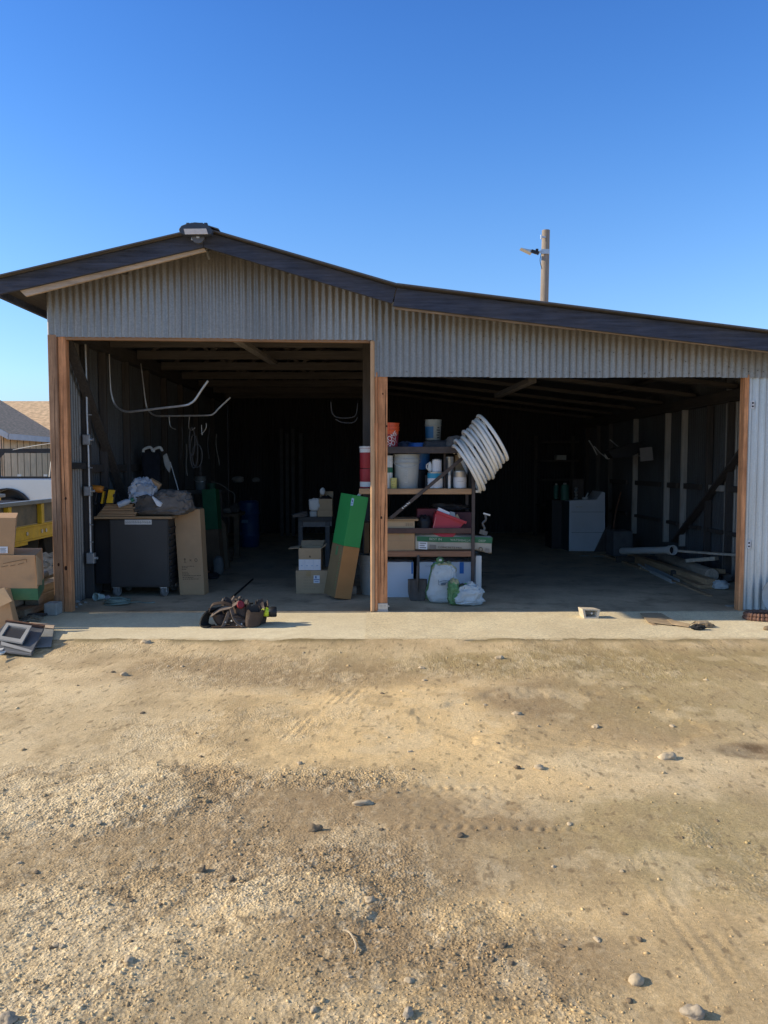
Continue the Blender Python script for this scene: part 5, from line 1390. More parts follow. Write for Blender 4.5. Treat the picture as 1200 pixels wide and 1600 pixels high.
# ---- hanging things on the left
jk = thing('hanging_jacket', 'dark cloth hanging from two pale brackets on the left wall', 'jacket', (P(235, 720, 10.4).x, 10.4, 1.2))
mb = MB(); mb.sack((P(236, 762, 10.4).x, 10.45, P(236, 768, 10.4).z), (.125, .06, .58), 12, .55, 30, 24, .12, 3); mb.build('dark_cloth', M('navy_cloth', (.02, .022, .03), .95, 0, .3, 9, .2), jk, smooth=True)
for (x0, x1) in ((224, 235), (240, 250)):
    mb = MB(); a, b = P(x0, 703, 10.33), P(x1, 699, 10.33); mb.tube(smooth_path([a + Vector((0, 0, -.03)), a + Vector((.01, 0, .01)), b, b + Vector((.03, 0, -.05))], 5), .018, 8); mb.build('pale_bracket', white_plastic, jk, smooth=True)
mb = MB(); mb.prism([P(254, 712, 10.2), P(260, 708, 10.2), P(267, 728, 10.2), P(264, 739, 10.2), P(257, 728, 10.2)], (0, .04, 0)); tag(mb.build('white_rag', M('dirty_white_cloth', (.42, .41, .38), .9, 0, .2, 9, .2), bevel=.01), 'pale rag hanging right of the dark cloth on the left wall', 'rag')
mb = MB(); mb.tube([P(266, 722, 10.1), P(280, 770, 9.9)], .006, 6); tag(mb.build('thin_stick', white_plastic), 'thin pale stick standing from the cart bags up to the rag', 'stick')
cl = thing('cable_loops', 'loops of dark cable hanging below the dimmer bent conduit', 'cable', tuple(P(305, 700, 10.2)))
for k, (cx, cy, rx, ry) in enumerate(((300, 690, 4.5, 22), (303, 705, 6, 26), (308, 712, 8, 18))):
    mb = MB(); mb.tube([P(cx + rx * math.cos(t * math.pi / 12), cy + ry * math.sin(t * math.pi / 12), 10.2 + .02 * k) for t in range(24)], .007, 6, True); mb.build('cable_loop', M('grey_cable', (.09, .09, .095), .6), cl, smooth=True)
mb = MB(); mb.tube(smooth_path([P(296, 650, 10.03), P(295, 668, 10.1), P(300, 672, 10.2), P(305, 668, 10.2)], 5), .006, 6); mb.build('hook', steel, cl, smooth=True)
c2 = thing('cable_loops', 'short hooked cables hanging right of the larger cable loops', 'cable', tuple(P(318, 665, 10.4)))
for k, pts in enumerate((((322, 661), (322, 668), (318, 675), (314, 678)), ((315, 664), (315, 672), (316, 680)), ((264, 650), (265, 662), (268, 668), (275, 671)))):
    mb = MB(); mb.tube(smooth_path([P(x, y, 10.35) for x, y in pts], 5), .006, 6); mb.build('hook', steel, c2, smooth=True)
c3 = thing('hanging_hose', 'thin dark hose sagging beside the inner post at the top right of the narrow bay', 'hose', tuple(P(538, 645, 9.6)))
for k, pts in enumerate((((517, 628), (519, 645), (527, 652), (545, 653), (556, 648), (559, 630)), ((524, 655), (535, 660), (552, 660), (559, 652)))):
    mb = MB(); mb.tube(smooth_path([P(x, y, 9.6) for x, y in pts], 5), .007, 6); mb.build('hose_loop', M('grey_cable', (.09, .09, .095), .6), c3, smooth=True)

# ---- more clutter hung and heaped on the left, dim
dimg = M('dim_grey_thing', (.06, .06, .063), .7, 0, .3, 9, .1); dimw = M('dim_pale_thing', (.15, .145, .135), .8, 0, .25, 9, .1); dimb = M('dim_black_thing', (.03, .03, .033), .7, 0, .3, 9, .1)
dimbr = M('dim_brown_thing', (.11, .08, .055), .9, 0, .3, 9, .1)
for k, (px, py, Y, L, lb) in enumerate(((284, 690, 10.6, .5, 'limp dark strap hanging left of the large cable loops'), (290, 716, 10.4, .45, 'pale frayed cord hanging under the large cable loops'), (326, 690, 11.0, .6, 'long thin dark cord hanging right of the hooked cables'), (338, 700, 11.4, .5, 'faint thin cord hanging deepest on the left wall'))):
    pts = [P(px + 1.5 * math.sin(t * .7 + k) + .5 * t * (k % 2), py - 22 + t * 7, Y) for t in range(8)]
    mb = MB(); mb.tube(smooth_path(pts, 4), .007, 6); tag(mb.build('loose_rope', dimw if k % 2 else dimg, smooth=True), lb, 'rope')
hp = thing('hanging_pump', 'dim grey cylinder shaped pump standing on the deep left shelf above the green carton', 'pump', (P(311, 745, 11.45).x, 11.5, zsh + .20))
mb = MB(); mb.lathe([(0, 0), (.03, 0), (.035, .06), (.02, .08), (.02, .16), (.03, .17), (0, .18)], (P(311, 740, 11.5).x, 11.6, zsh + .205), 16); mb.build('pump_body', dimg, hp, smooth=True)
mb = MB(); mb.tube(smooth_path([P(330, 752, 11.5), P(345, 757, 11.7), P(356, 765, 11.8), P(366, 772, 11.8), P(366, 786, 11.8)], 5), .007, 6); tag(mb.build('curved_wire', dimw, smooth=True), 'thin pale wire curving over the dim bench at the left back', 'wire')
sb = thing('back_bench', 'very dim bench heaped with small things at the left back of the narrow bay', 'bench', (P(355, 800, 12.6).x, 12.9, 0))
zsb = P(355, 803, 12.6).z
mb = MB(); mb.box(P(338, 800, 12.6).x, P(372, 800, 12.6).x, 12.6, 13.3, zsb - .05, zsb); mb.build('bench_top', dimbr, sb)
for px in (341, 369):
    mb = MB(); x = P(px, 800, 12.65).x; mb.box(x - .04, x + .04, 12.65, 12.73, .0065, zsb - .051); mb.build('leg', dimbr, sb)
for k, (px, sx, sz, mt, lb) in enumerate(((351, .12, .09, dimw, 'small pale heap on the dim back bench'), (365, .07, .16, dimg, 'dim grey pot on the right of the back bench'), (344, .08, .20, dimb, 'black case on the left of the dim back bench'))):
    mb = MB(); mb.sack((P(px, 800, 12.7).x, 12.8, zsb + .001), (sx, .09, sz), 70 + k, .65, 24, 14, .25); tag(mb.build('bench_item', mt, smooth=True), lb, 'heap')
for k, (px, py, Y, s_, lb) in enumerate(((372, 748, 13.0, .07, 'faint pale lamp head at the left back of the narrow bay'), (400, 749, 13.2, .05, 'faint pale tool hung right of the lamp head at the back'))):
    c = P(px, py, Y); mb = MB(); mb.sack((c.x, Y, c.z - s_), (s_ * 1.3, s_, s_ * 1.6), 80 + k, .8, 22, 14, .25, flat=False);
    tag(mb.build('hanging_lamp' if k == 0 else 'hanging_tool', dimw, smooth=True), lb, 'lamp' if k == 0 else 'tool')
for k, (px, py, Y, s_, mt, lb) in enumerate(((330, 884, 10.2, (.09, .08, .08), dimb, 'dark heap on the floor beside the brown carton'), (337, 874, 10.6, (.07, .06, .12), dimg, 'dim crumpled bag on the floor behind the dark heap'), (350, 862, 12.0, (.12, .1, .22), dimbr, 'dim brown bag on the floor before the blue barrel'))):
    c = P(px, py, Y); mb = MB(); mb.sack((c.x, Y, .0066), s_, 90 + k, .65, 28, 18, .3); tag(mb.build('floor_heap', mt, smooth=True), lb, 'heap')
for k, px in enumerate((440, 449, 458, 470)):
    mb = MB(); x = P(px, 700, 16.5).x; mb.box(x - .035, x + .035, 16.45, 16.5, .0066, 2.3 - .1 * (k % 2)); tag(mb.build('leaning_board', dimg), 'dim upright board standing against the back wall of the narrow bay', 'board', 'upright boards at the back of the narrow bay')

# ---- litter on the floor by the post: cord coil, cup, card
cc = thing('cord_coil', 'loose coil of pale green cord on the slab below the cart', 'cord', tuple(G(184, 945)))
mb = MB(); rnd = random.Random(4)
ctr = G(184, 945); path = []
for t in range(140):
    a = t * .36; r = .115 + .03 * math.sin(t * .13); path.append((ctr.x + r * 1.0 * math.cos(a) + rnd.uniform(-.004, .004), ctr.y + r * .8 * math.sin(a), .014 + .0004 * t + .008 * math.sin(t * .5)))
for k in range(14): path.append((ctr.x + .12 + k * .02, ctr.y + .08 + .03 * math.sin(k * .5), .012))
mb.tube(path, .006, 6); mb.build('cord', M('pale_green_cord', (.22, .28, .24), .7, 0, .2, 20, 0), cc, smooth=True)
cp = G(156, 939)
cu = thing('paper_cup', 'pale green paper cup lying on the slab near the corner post', 'cup', (cp.x, cp.y, .005))
rot = Euler((R(80), 0, R(-25))).to_matrix()
mb = MB(); mb.lathe([(.0, -.05), (.028, -.05), (.042, .06), (.045, .06), (.045, .065), (.040, .065), (.027, -.045), (0, -.045)], (cp.x, cp.y, .046), 24, rot); mb.build('cup_body', M('mint_cup', (.50, .60, .54), .5, 0, .1, 8, 0), cu, smooth=True)
mb = MB(); mb.prism([G(160, 934, .01), G(168, 940, .01), G(177, 937.5, .012), G(170, 930, .02)], (0, 0, .004)); tag(mb.build('pale_card', label_white), 'pale card lying beside the paper cup on the slab', 'card')
for k, (px, py) in enumerate(((118, 950), (125, 946), (112, 955), (133, 943), (121, 942))):
    p = G(px, py); mb = MB(); mb.rock((p.x, p.y, .012), (.03, .02, .015), k + 40, k, 1, .5); tag(mb.build('concrete_crumb', concrete_obj), 'small grey crumb of concrete at the foot of the corner post', 'rubble piece', 'concrete crumbs by the corner post')

# ---- bench and cartons at the middle
bn = thing('work_bench', 'dim work bench behind the stacked cartons', 'bench', (P(490, 880, 10.6).x, 10.8, 0))
zb = P(490, 808, 10.5).z
mb = MB(); mb.box(P(466, 810, 10.5).x, P(519, 810, 10.5).x, 10.5, 11.1, zb - .06, zb); mb.build('bench_top', M('dark_bench_top', (.06, .055, .05), .7, 0, .3, 6, .05), bn, bevel=.004)
mb = MB(); mb.box(P(468, 820, 10.5).x, P(518, 820, 10.5).x, 10.53, 10.55, zb - .125, zb - .061); mb.box(P(470, 820, 10.5).x, P(515, 820, 10.5).x, 10.505, 10.53, zb - .135, zb - .122); mb.build('apron_rail', M('dull_bench_rail', (.16, .15, .14), .7), bn)
for (px, y) in ((470, 10.54), (512, 10.54), (470, 11.04), (512, 11.04)):
    mb = MB(); x = P(px, 850, y).x; mb.box(x - .03, x + .03, y - .03, y + .03, .0065, zb - .061); mb.build('leg', M('dull_bench_leg', (.10, .095, .09), .8) if y < 11 else stud_dark, bn, bevel=.004)
mb = MB(); a, b = P(496, 807.5, 10.55), P(519, 797, 10.55); mb.box(a.x, b.x, 10.55, 10.8, zb + .001, b.z); tag(mb.build('flat_carton', card_tan, bevel=.004), 'small tan carton lying on the bench under the open one', 'box')
zt_ = P(508, 797, 10.55).z
oc = thing('open_carton', 'small open carton with crumpled stuff inside, on the tan carton on the bench', 'box', (P(508, 790, 10.6).x, 10.68, zt_))
ob0, ob1 = P(498, 785, 10.57).x, P(519, 785, 10.57).x; oz = P(508, 779.5, 10.57).z
flaps_box(oc, ob0, ob1, 10.57, 10.8, zt_ + .001, oz, card_tan, card_in, flaps=[[(ob0, 10.80, oz), (ob1, 10.80, oz), (ob1 + .0, 10.86, P(508, 769, 10.6).z), (ob0 - .0, 10.86, P(508, 769, 10.6).z)]])
mb = MB(); mb.sack(((ob0 + ob1) / 2, 10.685, zt_ + .02), (.08, .09, oz - zt_ + .02), 21, .7, 24, 14, .3); tag(mb.build('crumpled_paper', black_plastic, smooth=True), 'dark crumpled wrapping stuffed in the open carton on the bench', 'wrapping')
mb = MB(); c = P(504, 770, 10.75); mb.sack((c.x, 10.75, c.z - .03), (.035, .03, .10), 7, .8, 18, 12, .2); tag(mb.build('white_bottle', white_plastic, smooth=True), 'small pale bottle top showing above the open carton on the bench', 'bottle')
mb = MB(); mb.sack((P(491, 790, 10.55).x, 10.62, P(491, 799, 10.55).z), (.075, .06, .18), 31, .6, 28, 18, .2); tag(mb.build('white_bag', white_plastic, smooth=True), 'crumpled white bag on the bench left of the cartons', 'bag')
mb = MB(); mb.box(P(484, 805, 10.55).x, P(495, 805, 10.55).x, 10.55, 10.7, zb + .001, P(491, 799, 10.55).z); tag(mb.build('grey_box', grey_plastic, bevel=.006), 'small grey box under the white bag on the bench', 'box')
mb = MB()
for k in range(3): mb.obox((P(469 - k, 800, 10.5).x, 10.55, zb + .012 + k * .018), (.20, .16, .012), (0, -.10 - .06 * k, .15 * k))
tag(mb.build('magazines', grey_cloth), 'loose papers fanned on the left end of the bench', 'papers')
# cartons on the floor
lc = thing('lower_carton', 'closed brown carton with a white label on the floor, under the open carton', 'box', (P(486, 930, 9.02).x, 9.15, 0))
Yl = 9.0; xa, xb = P(462.5, 905, Yl).x, P(512, 905, Yl).x; zl = P(480, 891.5, Yl).z
mb = MB(); mb.hexa([(xa, Yl, .0065), (xb, Yl, .0065), (xb, Yl + .36, .0065), (xa - .03, Yl + .36, .0065), (xa - .003, Yl, zl), (xb, Yl, zl), (xb, Yl + .36, zl), (xa - .035, Yl + .36, zl)]); mb.build('carton_body', card_tan, lc, bevel=.004)
a, b = P(490, 911, Yl), P(499.5, 899, Yl)
mb = MB(); mb.box(a.x, b.x, Yl - .003, Yl - .001, a.z, b.z); lb_ = mb.build('shipping_label', label_white, lc)
mb = MB(); mz = (a.z + b.z) / 2; mb.box(a.x + .002, b.x - .002, Yl - .0045, Yl - .0035, mz - .008, mz + .0); mb.box(a.x + .02, a.x + .035, Yl - .0045, Yl - .0035, mz + .01, b.z - .008); mb.box(a.x + .012, b.x - .014, Yl - .0045, Yl - .0035, a.z + .014, a.z + .02); mb.build('label_print', blueink, lb_)
mb = MB(); rnd = random.Random(12)
for k in range(5):
    x = xa + .09
    while x < xa + .22 + .05 * (k % 3): mb.box(x, x + .012, Yl - .002, Yl - .0008, .06 + k * .035, .066 + k * .035); x += .02
mb.build('carton_print', M('faint_print', (.32, .235, .15), .9), lc)
up2 = thing('open_carton', 'open carton with its flaps out and a white front panel, on the brown carton', 'box', (P(484, 880, Yl).x, 9.14, zl))
ua, ub = P(466.5, 875, Yl).x, P(501.5, 875, Yl).x; uz = P(484, 857, Yl).z
flaps_box(up2, ua, ub, Yl + .02, Yl + .30, zl + .001, uz, card_tan, card_in, flaps=[
    [(ua, Yl + .02, uz), (ua, Yl + .30, uz), (ua - .125, Yl + .28, uz - .012), (ua - .12, Yl + .04, uz - .012)],
    [(ua, Yl + .30, uz), (ub, Yl + .30, uz), (ub + .02, Yl + .40, uz + .055), (ua + .0, Yl + .40, uz + .055)],
    [(ub, Yl + .02, uz), (ub, Yl + .30, uz), (ub + .05, Yl + .30, uz + .04), (ub + .055, Yl + .03, uz + .038)]])
a, b = P(467, 890.5, Yl + .02), P(501, 874, Yl + .02)
mb = MB(); mb.box(a.x, b.x, Yl + .016, Yl + .0195, zl + .004, b.z); wl = mb.build('white_front', label_white, up2)
fbp = M('faint_blue_print', (.48, .55, .66), .8)
for px in (476, 489): x = P(px, 880, Yl).x; mb = MB(); mb.box(x, x + .003, Yl + .0145, Yl + .0155, zl + .01, b.z - .004); mb.build('crease_line', fbp, wl)
for k in range(4): x = P(470 + k * 8, 880, Yl).x; mb = MB(); mb.box(x, x + .022, Yl + .0145, Yl + .0155, zl + .05, zl + .062); mb.build('printed_bar', fbp, wl)
mb = MB(); x = P(484, 868, Yl).x; z = P(484, 870, Yl).z; mb.prism([(x - .012, Yl + .0185, z - .01), (x + .012, Yl + .0185, z - .01), (x, Yl + .0185, z + .02)], (0, .001, 0)); mb.build('arrow_print', print_brown, up2)
tape(lc, xa + .12, xa + .175, Yl, zl - .07, zl - .004)
# dark strip on the floor (floor joint) and a broom handle
mb = MB(); mb.tube([G(361, 935, .012), G(395, 905, .012)], .011, 8); tag(mb.build('dark_rod', black_metal), 'dark rod lying on the floor behind the tool belt', 'rod')

# ---- pails and things on the left of the middle post (near end of the rack)
RKZ = P(570, 764, 8.75).z
c = P(571, 764, 8.85)
for k, (ya, yb, lab) in enumerate(((733, 764, 'lower dark red pail stacked behind the jamb trim'), (701, 732.5, 'upper dark red pail with a white rim stacked behind the jamb trim'))):
    h = P(571, ya, 8.85).z - P(571, yb, 8.85).z
    bucket('red_pail', lab, c.x + .02, 8.87, RKZ + (.0 if k == 0 else h + .004) , .085, h, dark_red, 'pail', 'dark red pails behind the jamb trim', ((.78, .98, white_plastic),) if k else ((.1, .35, white_plastic),), rim=False, handle=False, lid=white_plastic if k else None, open_top=False, taper=.97)
c = P(570, 927, 8.9)
gb = bucket('grey_bin', 'grey bucket with a wire handle on the floor right of the leaning green carton', P(574, 925, 8.9).x + .06, 9.0, .0065, .16, P(570, 868, 8.9).z, grey_plastic)
mb = MB(); mb.beam(P(548, 920, 8.95) , P(553, 905, 8.95), .05, .08); 
mb = MB(); mb.box(P(549, 926, 8.95).x, P(557, 926, 8.95).x, 8.95, 9.05, .0065, .10); tag(mb.build('wood_offcut', barge_mat, bevel=.004), 'small pale wood offcut on the floor behind the leaning green carton', 'wood offcut')
mb = MB(); mb.box(P(569, 840, 8.92).x, P(577, 840, 8.92).x, 8.92, 9.3, P(570, 866, 8.86).z, P(570, 817, 8.86).z)
tag(mb.build('shelf_carton', card_dark, bevel=.004), 'brown carton at the left end of the rack behind the jamb trim', 'box')
mb = MB(); mb.beam(P(556, 779, 8.7), P(566, 768, 8.7), .02, .03); tag(mb.build('grey_trowel', steel), 'grey trowel blade sticking out above the green carton', 'trowel')

# ================================================================== tool belt on the slab
TB = G(372, 984)
tbt = thing('tool_belt', 'dark leather tool belt with open pouches lying on the sunlit slab', 'tool belt', (TB.x, TB.y + .12, 0))
def gp(px, py, z=0.0): return G(px, py, z)
def PB(px, py, Y): return P(px, py, Y)
YB0 = 7.20
# big standing arc of the padded belt at the left
path = []
for t in range(15):
    a = -.55 + t * (3.0 / 14)
    path.append(Vector((P(350, 970, YB0).x - .175 * math.cos(a * .9) , YB0 - .06 + .10 * (t / 14), .095 + .10 * math.sin(a - .5))))
arc = [P(330, 986, YB0 - .05), P(323, 984, YB0 - .04), P(319, 974, YB0 - .02), P(322, 962, YB0), P(330, 954, YB0 + .03), P(343, 949, YB0 + .07), P(358, 946, YB0 + .10), P(374, 944, YB0 + .12), P(390, 944, YB0 + .12)]
arc = [Vector((p.x, p.y, max(p.z, .012))) for p in arc]
mb = MB(); mb.ribbon(smooth_path(arc, 6), Vector((.055, .10, .0)), .014); mb.build('padded_belt', webbing, tbt, smooth=True)
mb = MB()
for (pts, wv) in (([(327, 955), (331, 946), (338, 943), (350, 942), (362, 946)], (0, .03, .02)), ([(330, 962), (345, 952), (360, 948), (372, 941)], (.01, .04, .03)),
                  ([(358, 955), (354, 966), (350, 976), (347, 983)], (.03, .02, 0)), ([(361, 950), (366, 966), (372, 974), (381, 982)], (.025, .03, 0)),
                  ([(330, 984), (345, 980), (360, 979), (378, 982)], (.0, .03, .01)), ([(333, 987), (350, 985), (366, 982)], (0, .025, .0))):
    pp = [P(x, y, YB0 - .02 - (y - 950) * .002) for x, y in pts]; pp = [Vector((p.x, p.y, max(p.z, .012))) for p in pp]
    m2 = MB(); m2.ribbon(smooth_path(pp, 5), Vector(wv), .006); m2.build('strap', leather_pale if len(pts) == 4 and wv[0] else leather, tbt, smooth=True)
def pouch(cx, cy, w, d, h, rz, lx=0.0, ly=0.0, mat=leather, seed=1, ex=.10):
    """open leather pocket: rounded shell with a thick turned rim"""
    n = 28; vs, fs = [], []
    m = Matrix.Rotation(rz, 3, 'Z')
    rings = [(.55, 0.0), (.9, .03), (1.0, .35), (1.06, .75), (1.14, 1.0), (1.06, 1.01), (.96, .8), (.85, .2)]
    for j, (k, f) in enumerate(rings):
        for i in range(n):
            a = 2 * math.pi * i / n
            x, y = math.copysign(abs(math.cos(a)) ** .7, math.cos(a)), math.copysign(abs(math.sin(a)) ** .7, math.sin(a))
            wob = 1 + .13 * mnoise.noise(Vector((x * 1.5, y * 1.5, f * 2 + seed * 3)))
            zz = h * f * (1 + (.16 * y + ex * mnoise.noise(Vector((x * 2, y * 2, seed)))) * (f > .5))
            q = m @ Vector((x * w * k * wob, y * d * k * wob, 0)); vs.append((cx + q.x + lx * zz, cy + q.y + ly * zz, .008 + zz))
    for j in range(len(rings) - 1):
        for i in range(n): fs.append([j * n + i, j * n + (i + 1) % n, (j + 1) * n + (i + 1) % n, (j + 1) * n + i])
    fs.append(list(range(n))[::-1]); fs.append([(len(rings) - 1) * n + i for i in range(n)])
    mb = MB(); mb.add(vs, fs); o = mb.build('pouch', mat, tbt, smooth=True, auto=60)
    return o
X = lambda px: P(px, 965, YB0).x
pouch(X(395), YB0 - .03, .080, .055, .165, .35, .18, .10, leather, 1, .35)
pouch(X(379), YB0 + .02, .070, .05, .20, -.4, -.15, .25, leather, 2, .35)
pouch(X(404), YB0 + .08, .055, .05, .185, .6, .10, .15, leather, 3, .3)
pouch(X(364), YB0 + .09, .07, .06, .20, -.2, -.25, .2, leather, 4, .3)
pouch(X(349), YB0 + .03, .07, .06, .13, .3, -.5, .1, leather, 5)
mb = MB(); mb.sack((X(376), YB0 + .04, .0), (.17, .085, .12), 5, .7, 50, 26, .4); mb.build('folded_leather', leather, tbt, smooth=True)
for k, (px, py, c) in enumerate(((352, 972, 0), (362, 970, 1), (370, 977, 2), (374, 980, 0), (366, 982, 1), (378, 975, 2))):
    p = P(px, py, YB0 - .06); mb = MB(); mb.rock((p.x, p.y, max(.012, p.z)), (.012, .012, .012), k, 0, 1, .2); mb.build('stud', steel, tbt)
for (px, py, L, rz) in ((363, 938, .07, .5), (372, 937, .05, -.2), (347, 941, .06, .9)):
    p = P(px, py, YB0 + .12); mb = MB(); mb.tube([p, p + Vector((.02 * math.cos(rz), 0, L * .5)), p + Vector((L * .5, .02, .02))], .011, 8); mb.build('handle_end', leather_pale, tbt, smooth=True)
p = P(376, 945, YB0 - .02)
mb = MB(); mb.lathe([(0, -.02), (.03, -.02), (.036, -.012), (.036, .012), (.03, .02), (0, .02)], p, 20, Euler((R(60), R(25), 0)).to_matrix()); tag(mb.build('red_tape_measure', M('maroon_plastic', (.22, .02, .03), .45), smooth=True), 'small dark red tape measure tucked into the tool belt', 'tape measure')
td = thing('impact_driver', 'black and neon yellow power driver at the right end of the tool belt', 'power tool', tuple(G(425, 968)))
c = P(425, 956, YB0 + .05)
rot = Euler((0, R(90), R(8))).to_matrix()
mb = MB(); mb.lathe([(0, .04), (.042, .04), (.05, .03), (.05, -.015), (.042, -.03), (0, -.03)], c + Vector((.005, 0, 0)), 20, rot); mb.build('motor_housing', black_plastic, td, smooth=True)
mb = MB(); mb.lathe([(0, -.031), (.038, -.031), (.046, -.05), (.04, -.075), (.026, -.10), (0, -.10)], c + Vector((.0, 0, 0)), 20, rot); mb.build('yellow_collar', neon, td, smooth=True)
mb = MB(); mb.beam(c + Vector((.03, 0, -.02)), c + Vector((-.11, .02, -.035)), .05, .045); mb.obox((c.x - .13, c.y + .02, .045), (.06, .07, .06), (0, .1, .1)); mb.build('grip', black_plastic, td, bevel=.01)

# ================================================================== wide bay: the rack
RY0 = 8.60
rack = thing('storage_rack', 'dark steel storage rack with timber shelves right of the middle post', 'rack', (P(660, 900, RY0).x, RY0 + .3, 0))
rx0, rx1 = P(592, 800, RY0 + .02).x, P(742, 800, RY0).x
zB, zS1, zM, zS2 = P(660, 703.5, RY0).z, P(660, 763.5, RY0).z, P(660, 829, RY0).z, P(660, 861, RY0).z
RD = .62
for (x, y) in ((rx1 - .019, RY0), (rx0, RY0), (rx1 - .019, RY0 + RD), (rx0, RY0 + RD)):
    mb = MB(); mb.box(x - .018, x + .018, y - .018, y + .018, .0065, zB + .04); mb.build('upright', dark_metal, rack, bevel=.003)
xm2 = P(694.5, 730, RY0 + .12).x
mb = MB(); mb.box(xm2 - .010, xm2 + .012, RY0 + .11, RY0 + .13, zS1 + .002, zB - .03); mb.build('hanger_bar', dark_metal, rack, bevel=.002)
mb = MB(); mb.box(rx0 + .019, rx1 - .038, RY0 - .016, RY0 + .012, zB - .035, zB + .04); mb.build('top_beam', dark_metal, rack, bevel=.004)
mb = MB(); mb.box(rx0 + .019, rx1 - .038, RY0 + RD - .012, RY0 + RD + .016, zB - .03, zB + .03); mb.build('top_beam', dark_metal, rack, bevel=.004)
mb = MB(); mb.box(rx0 + .02, rx1 - .04, RY0 + .013, RY0 + RD - .013, zB - .03, zB - .012); mb.build('top_shelf', stud_dark, rack)
mb = MB(); mb.box(rx0 + .019, rx1 - .038, RY0 - .014, RY0 + .010, zM - .032, zM + .028); mb.build('middle_beam', M('brown_beam_paint', (.10, .055, .045), .7, 0, .25, 8, .1), rack, bevel=.004)
for (z, nm) in ((zS1, 'shelf'), (zS2, 'shelf')):
    mb = MB(); mb.box(P(561, 800, RY0).x if z == zS1 else P(579, 800, RY0).x, rx1 - .04, RY0 - .02 + .045, RY0 + RD - .02, z - .062, z); mb.box(rx0 + .02, rx1 - .04, RY0 - .02, RY0 + .0248, z - .062, z); mb.build(nm, shelf_wood if z == zS1 else wood('red_shelf_wood', (.32, .155, .085), WX, .3), rack, bevel=.004)
a, b = P(610, 810, RY0 - .03), P(725, 714, RY0 - .03)
mb = MB(); mb.beam(a, b, .038, .012, up=(0, 1, 0)); mb.v = mb.v; br = mb.build('diagonal_brace', dark_metal, rack, bevel=.002)
mb = MB()
for k in range(5): c = a.lerp(b, .17 + .022 * k); mb.rock((c.x, c.y - .021, c.z + .004 * (k % 2)), (.012, .004, .008), k, 0, 1, .6)
mb.build('white_paint_drips', white_plastic, br)
mb = MB(); mb.obox((rx1 + .03, RY0, zS1 - .03), (.05, .02, .03)); mb.build('hook_bracket', steel, rack, bevel=.003)
def cx_(px, Y, py=750): return P(px, py, Y).x
def ht(py0, py1, Y): return P(650, py0, Y).z - P(650, py1, Y).z

# things on the top
zT = zB + .0405
Y = RY0 + .16
ob = bucket('orange_bucket', 'orange bucket with slanted white lettering at the top of the rack by the post', cx_(603, Y), Y, zB - .0115, .15, ht(667, 703.5, Y) + .055, orange_plastic, rim=True, handle=False)
oc_ = Vector((cx_(603, Y), Y, zB - .01))
# slanted lettering bent round the pail
def curved_text(s, size, mat, parent, c, r0, r1, h, ang, z, slant, name='lettering', squeeze=.8):
    """lettering wrapped on a tapered pail: ang is the facing angle in degrees, slant in degrees"""
    o = text_part(s, size, mat, parent, (0, 0, 0), (0, 0, 0), name, squeeze)
    me = o.data; org = Vector((0, 0, 0)); p = parent
    while p is not None: org += p.location; p = p.parent
    cs, sn = math.cos(R(slant)), math.sin(R(slant))
    for v in me.vertices:
        q = v.co + org; x, y = q.x * cs - q.y * sn, q.x * sn + q.y * cs
        zz = z + y; rr = r0 + (r1 - r0) * (zz / h) + .0018 + q.z
        t = R(ang) + x / rr
        v.co = Vector((c.x + rr * math.cos(t), c.y + rr * math.sin(t), c.z + zz)) - org
    me.update(); return o
hb = ht(667, 703.5, Y) + .055
mb = MB()
n = 18
for s_ in range(1):
    vs = []; fs = []
    for j, zf in enumerate((.06, .60)):
        for k in range(n + 1):
            t = R(-122 + 120 * k / n); rr = (.129 + .021 * zf) + .0012; vs.append((oc_.x + rr * math.cos(t), oc_.y + rr * math.sin(t), oc_.z + hb * zf))
    for k in range(n): fs.append([k, k + 1, n + 1 + k + 1, n + 1 + k])
    mb.add(vs, fs)
mb.build('label_panel', dark_red, ob, smooth=True)
lp = [c for c in ob.children if c.name.startswith('label_panel')][0]
for (s_, dz, sz, da) in (('HOME', .150, .085, 0), ('DEPOT', .065, .085, 0)):
    curved_text(s_, sz, label_white, lp, oc_, .129, .15, hb, -66 + da, dz, 38)
Yj = RY0 + .33
zj = P(676, 688, Yj).z
jb_ = thing('compound_pail', 'pale pail with a blue side label raised highest on the rack', 'pail', (cx_(676.5, Yj), Yj, zj))
hj = ht(656, 688, Yj); jc = Vector((cx_(676.5, Yj), Yj, zj))
mb = MB(); mb.lathe([(0, 0), (.083, 0), (.086, .008), (.093, hj * .70), (.098, hj * .71), (.098, hj * .735), (.094, hj * .74), (.096, hj * .97), (.1, hj * .975), (.1, hj), (.09, hj), (.085, .03), (0, .03)], jc, 32); mb.build('pail', M('cream_pail_plastic', (.27, .27, .225), .5, 0, .08, 8, .02, dirt=.3, dirtcol=(.3, .28, .22)), jb_, smooth=True)
def pail_patch(parent, c, r0, r1, h, a0, a1, z0, z1, mat, name, n=12):
    mb = MB(); vs, fs = [], []
    for zf in (z0, z1):
        for k in range(n + 1):
            t = R(a0 + (a1 - a0) * k / n); rr = r0 + (r1 - r0) * zf + .0015; vs.append((c.x + rr * math.cos(t), c.y + rr * math.sin(t), c.z + h * zf))
    for k in range(n): fs.append([k, k + 1, n + 1 + k + 1, n + 1 + k])
    mb.add(vs, fs); return mb.build(name, mat, parent, smooth=True)
pail_patch(jb_, jc, .086, .095, hj, -172, -92, .10, .66, M('deep_blue_label', (.02, .11, .22), .5), 'blue_label')
for k in range(5): pail_patch(jb_, jc, .086, .095, hj, -62 - (k % 2) * 6, -45 + (k % 3) * 5, .58 - k * .12, .63 - k * .12, ink, 'label_print', 4)
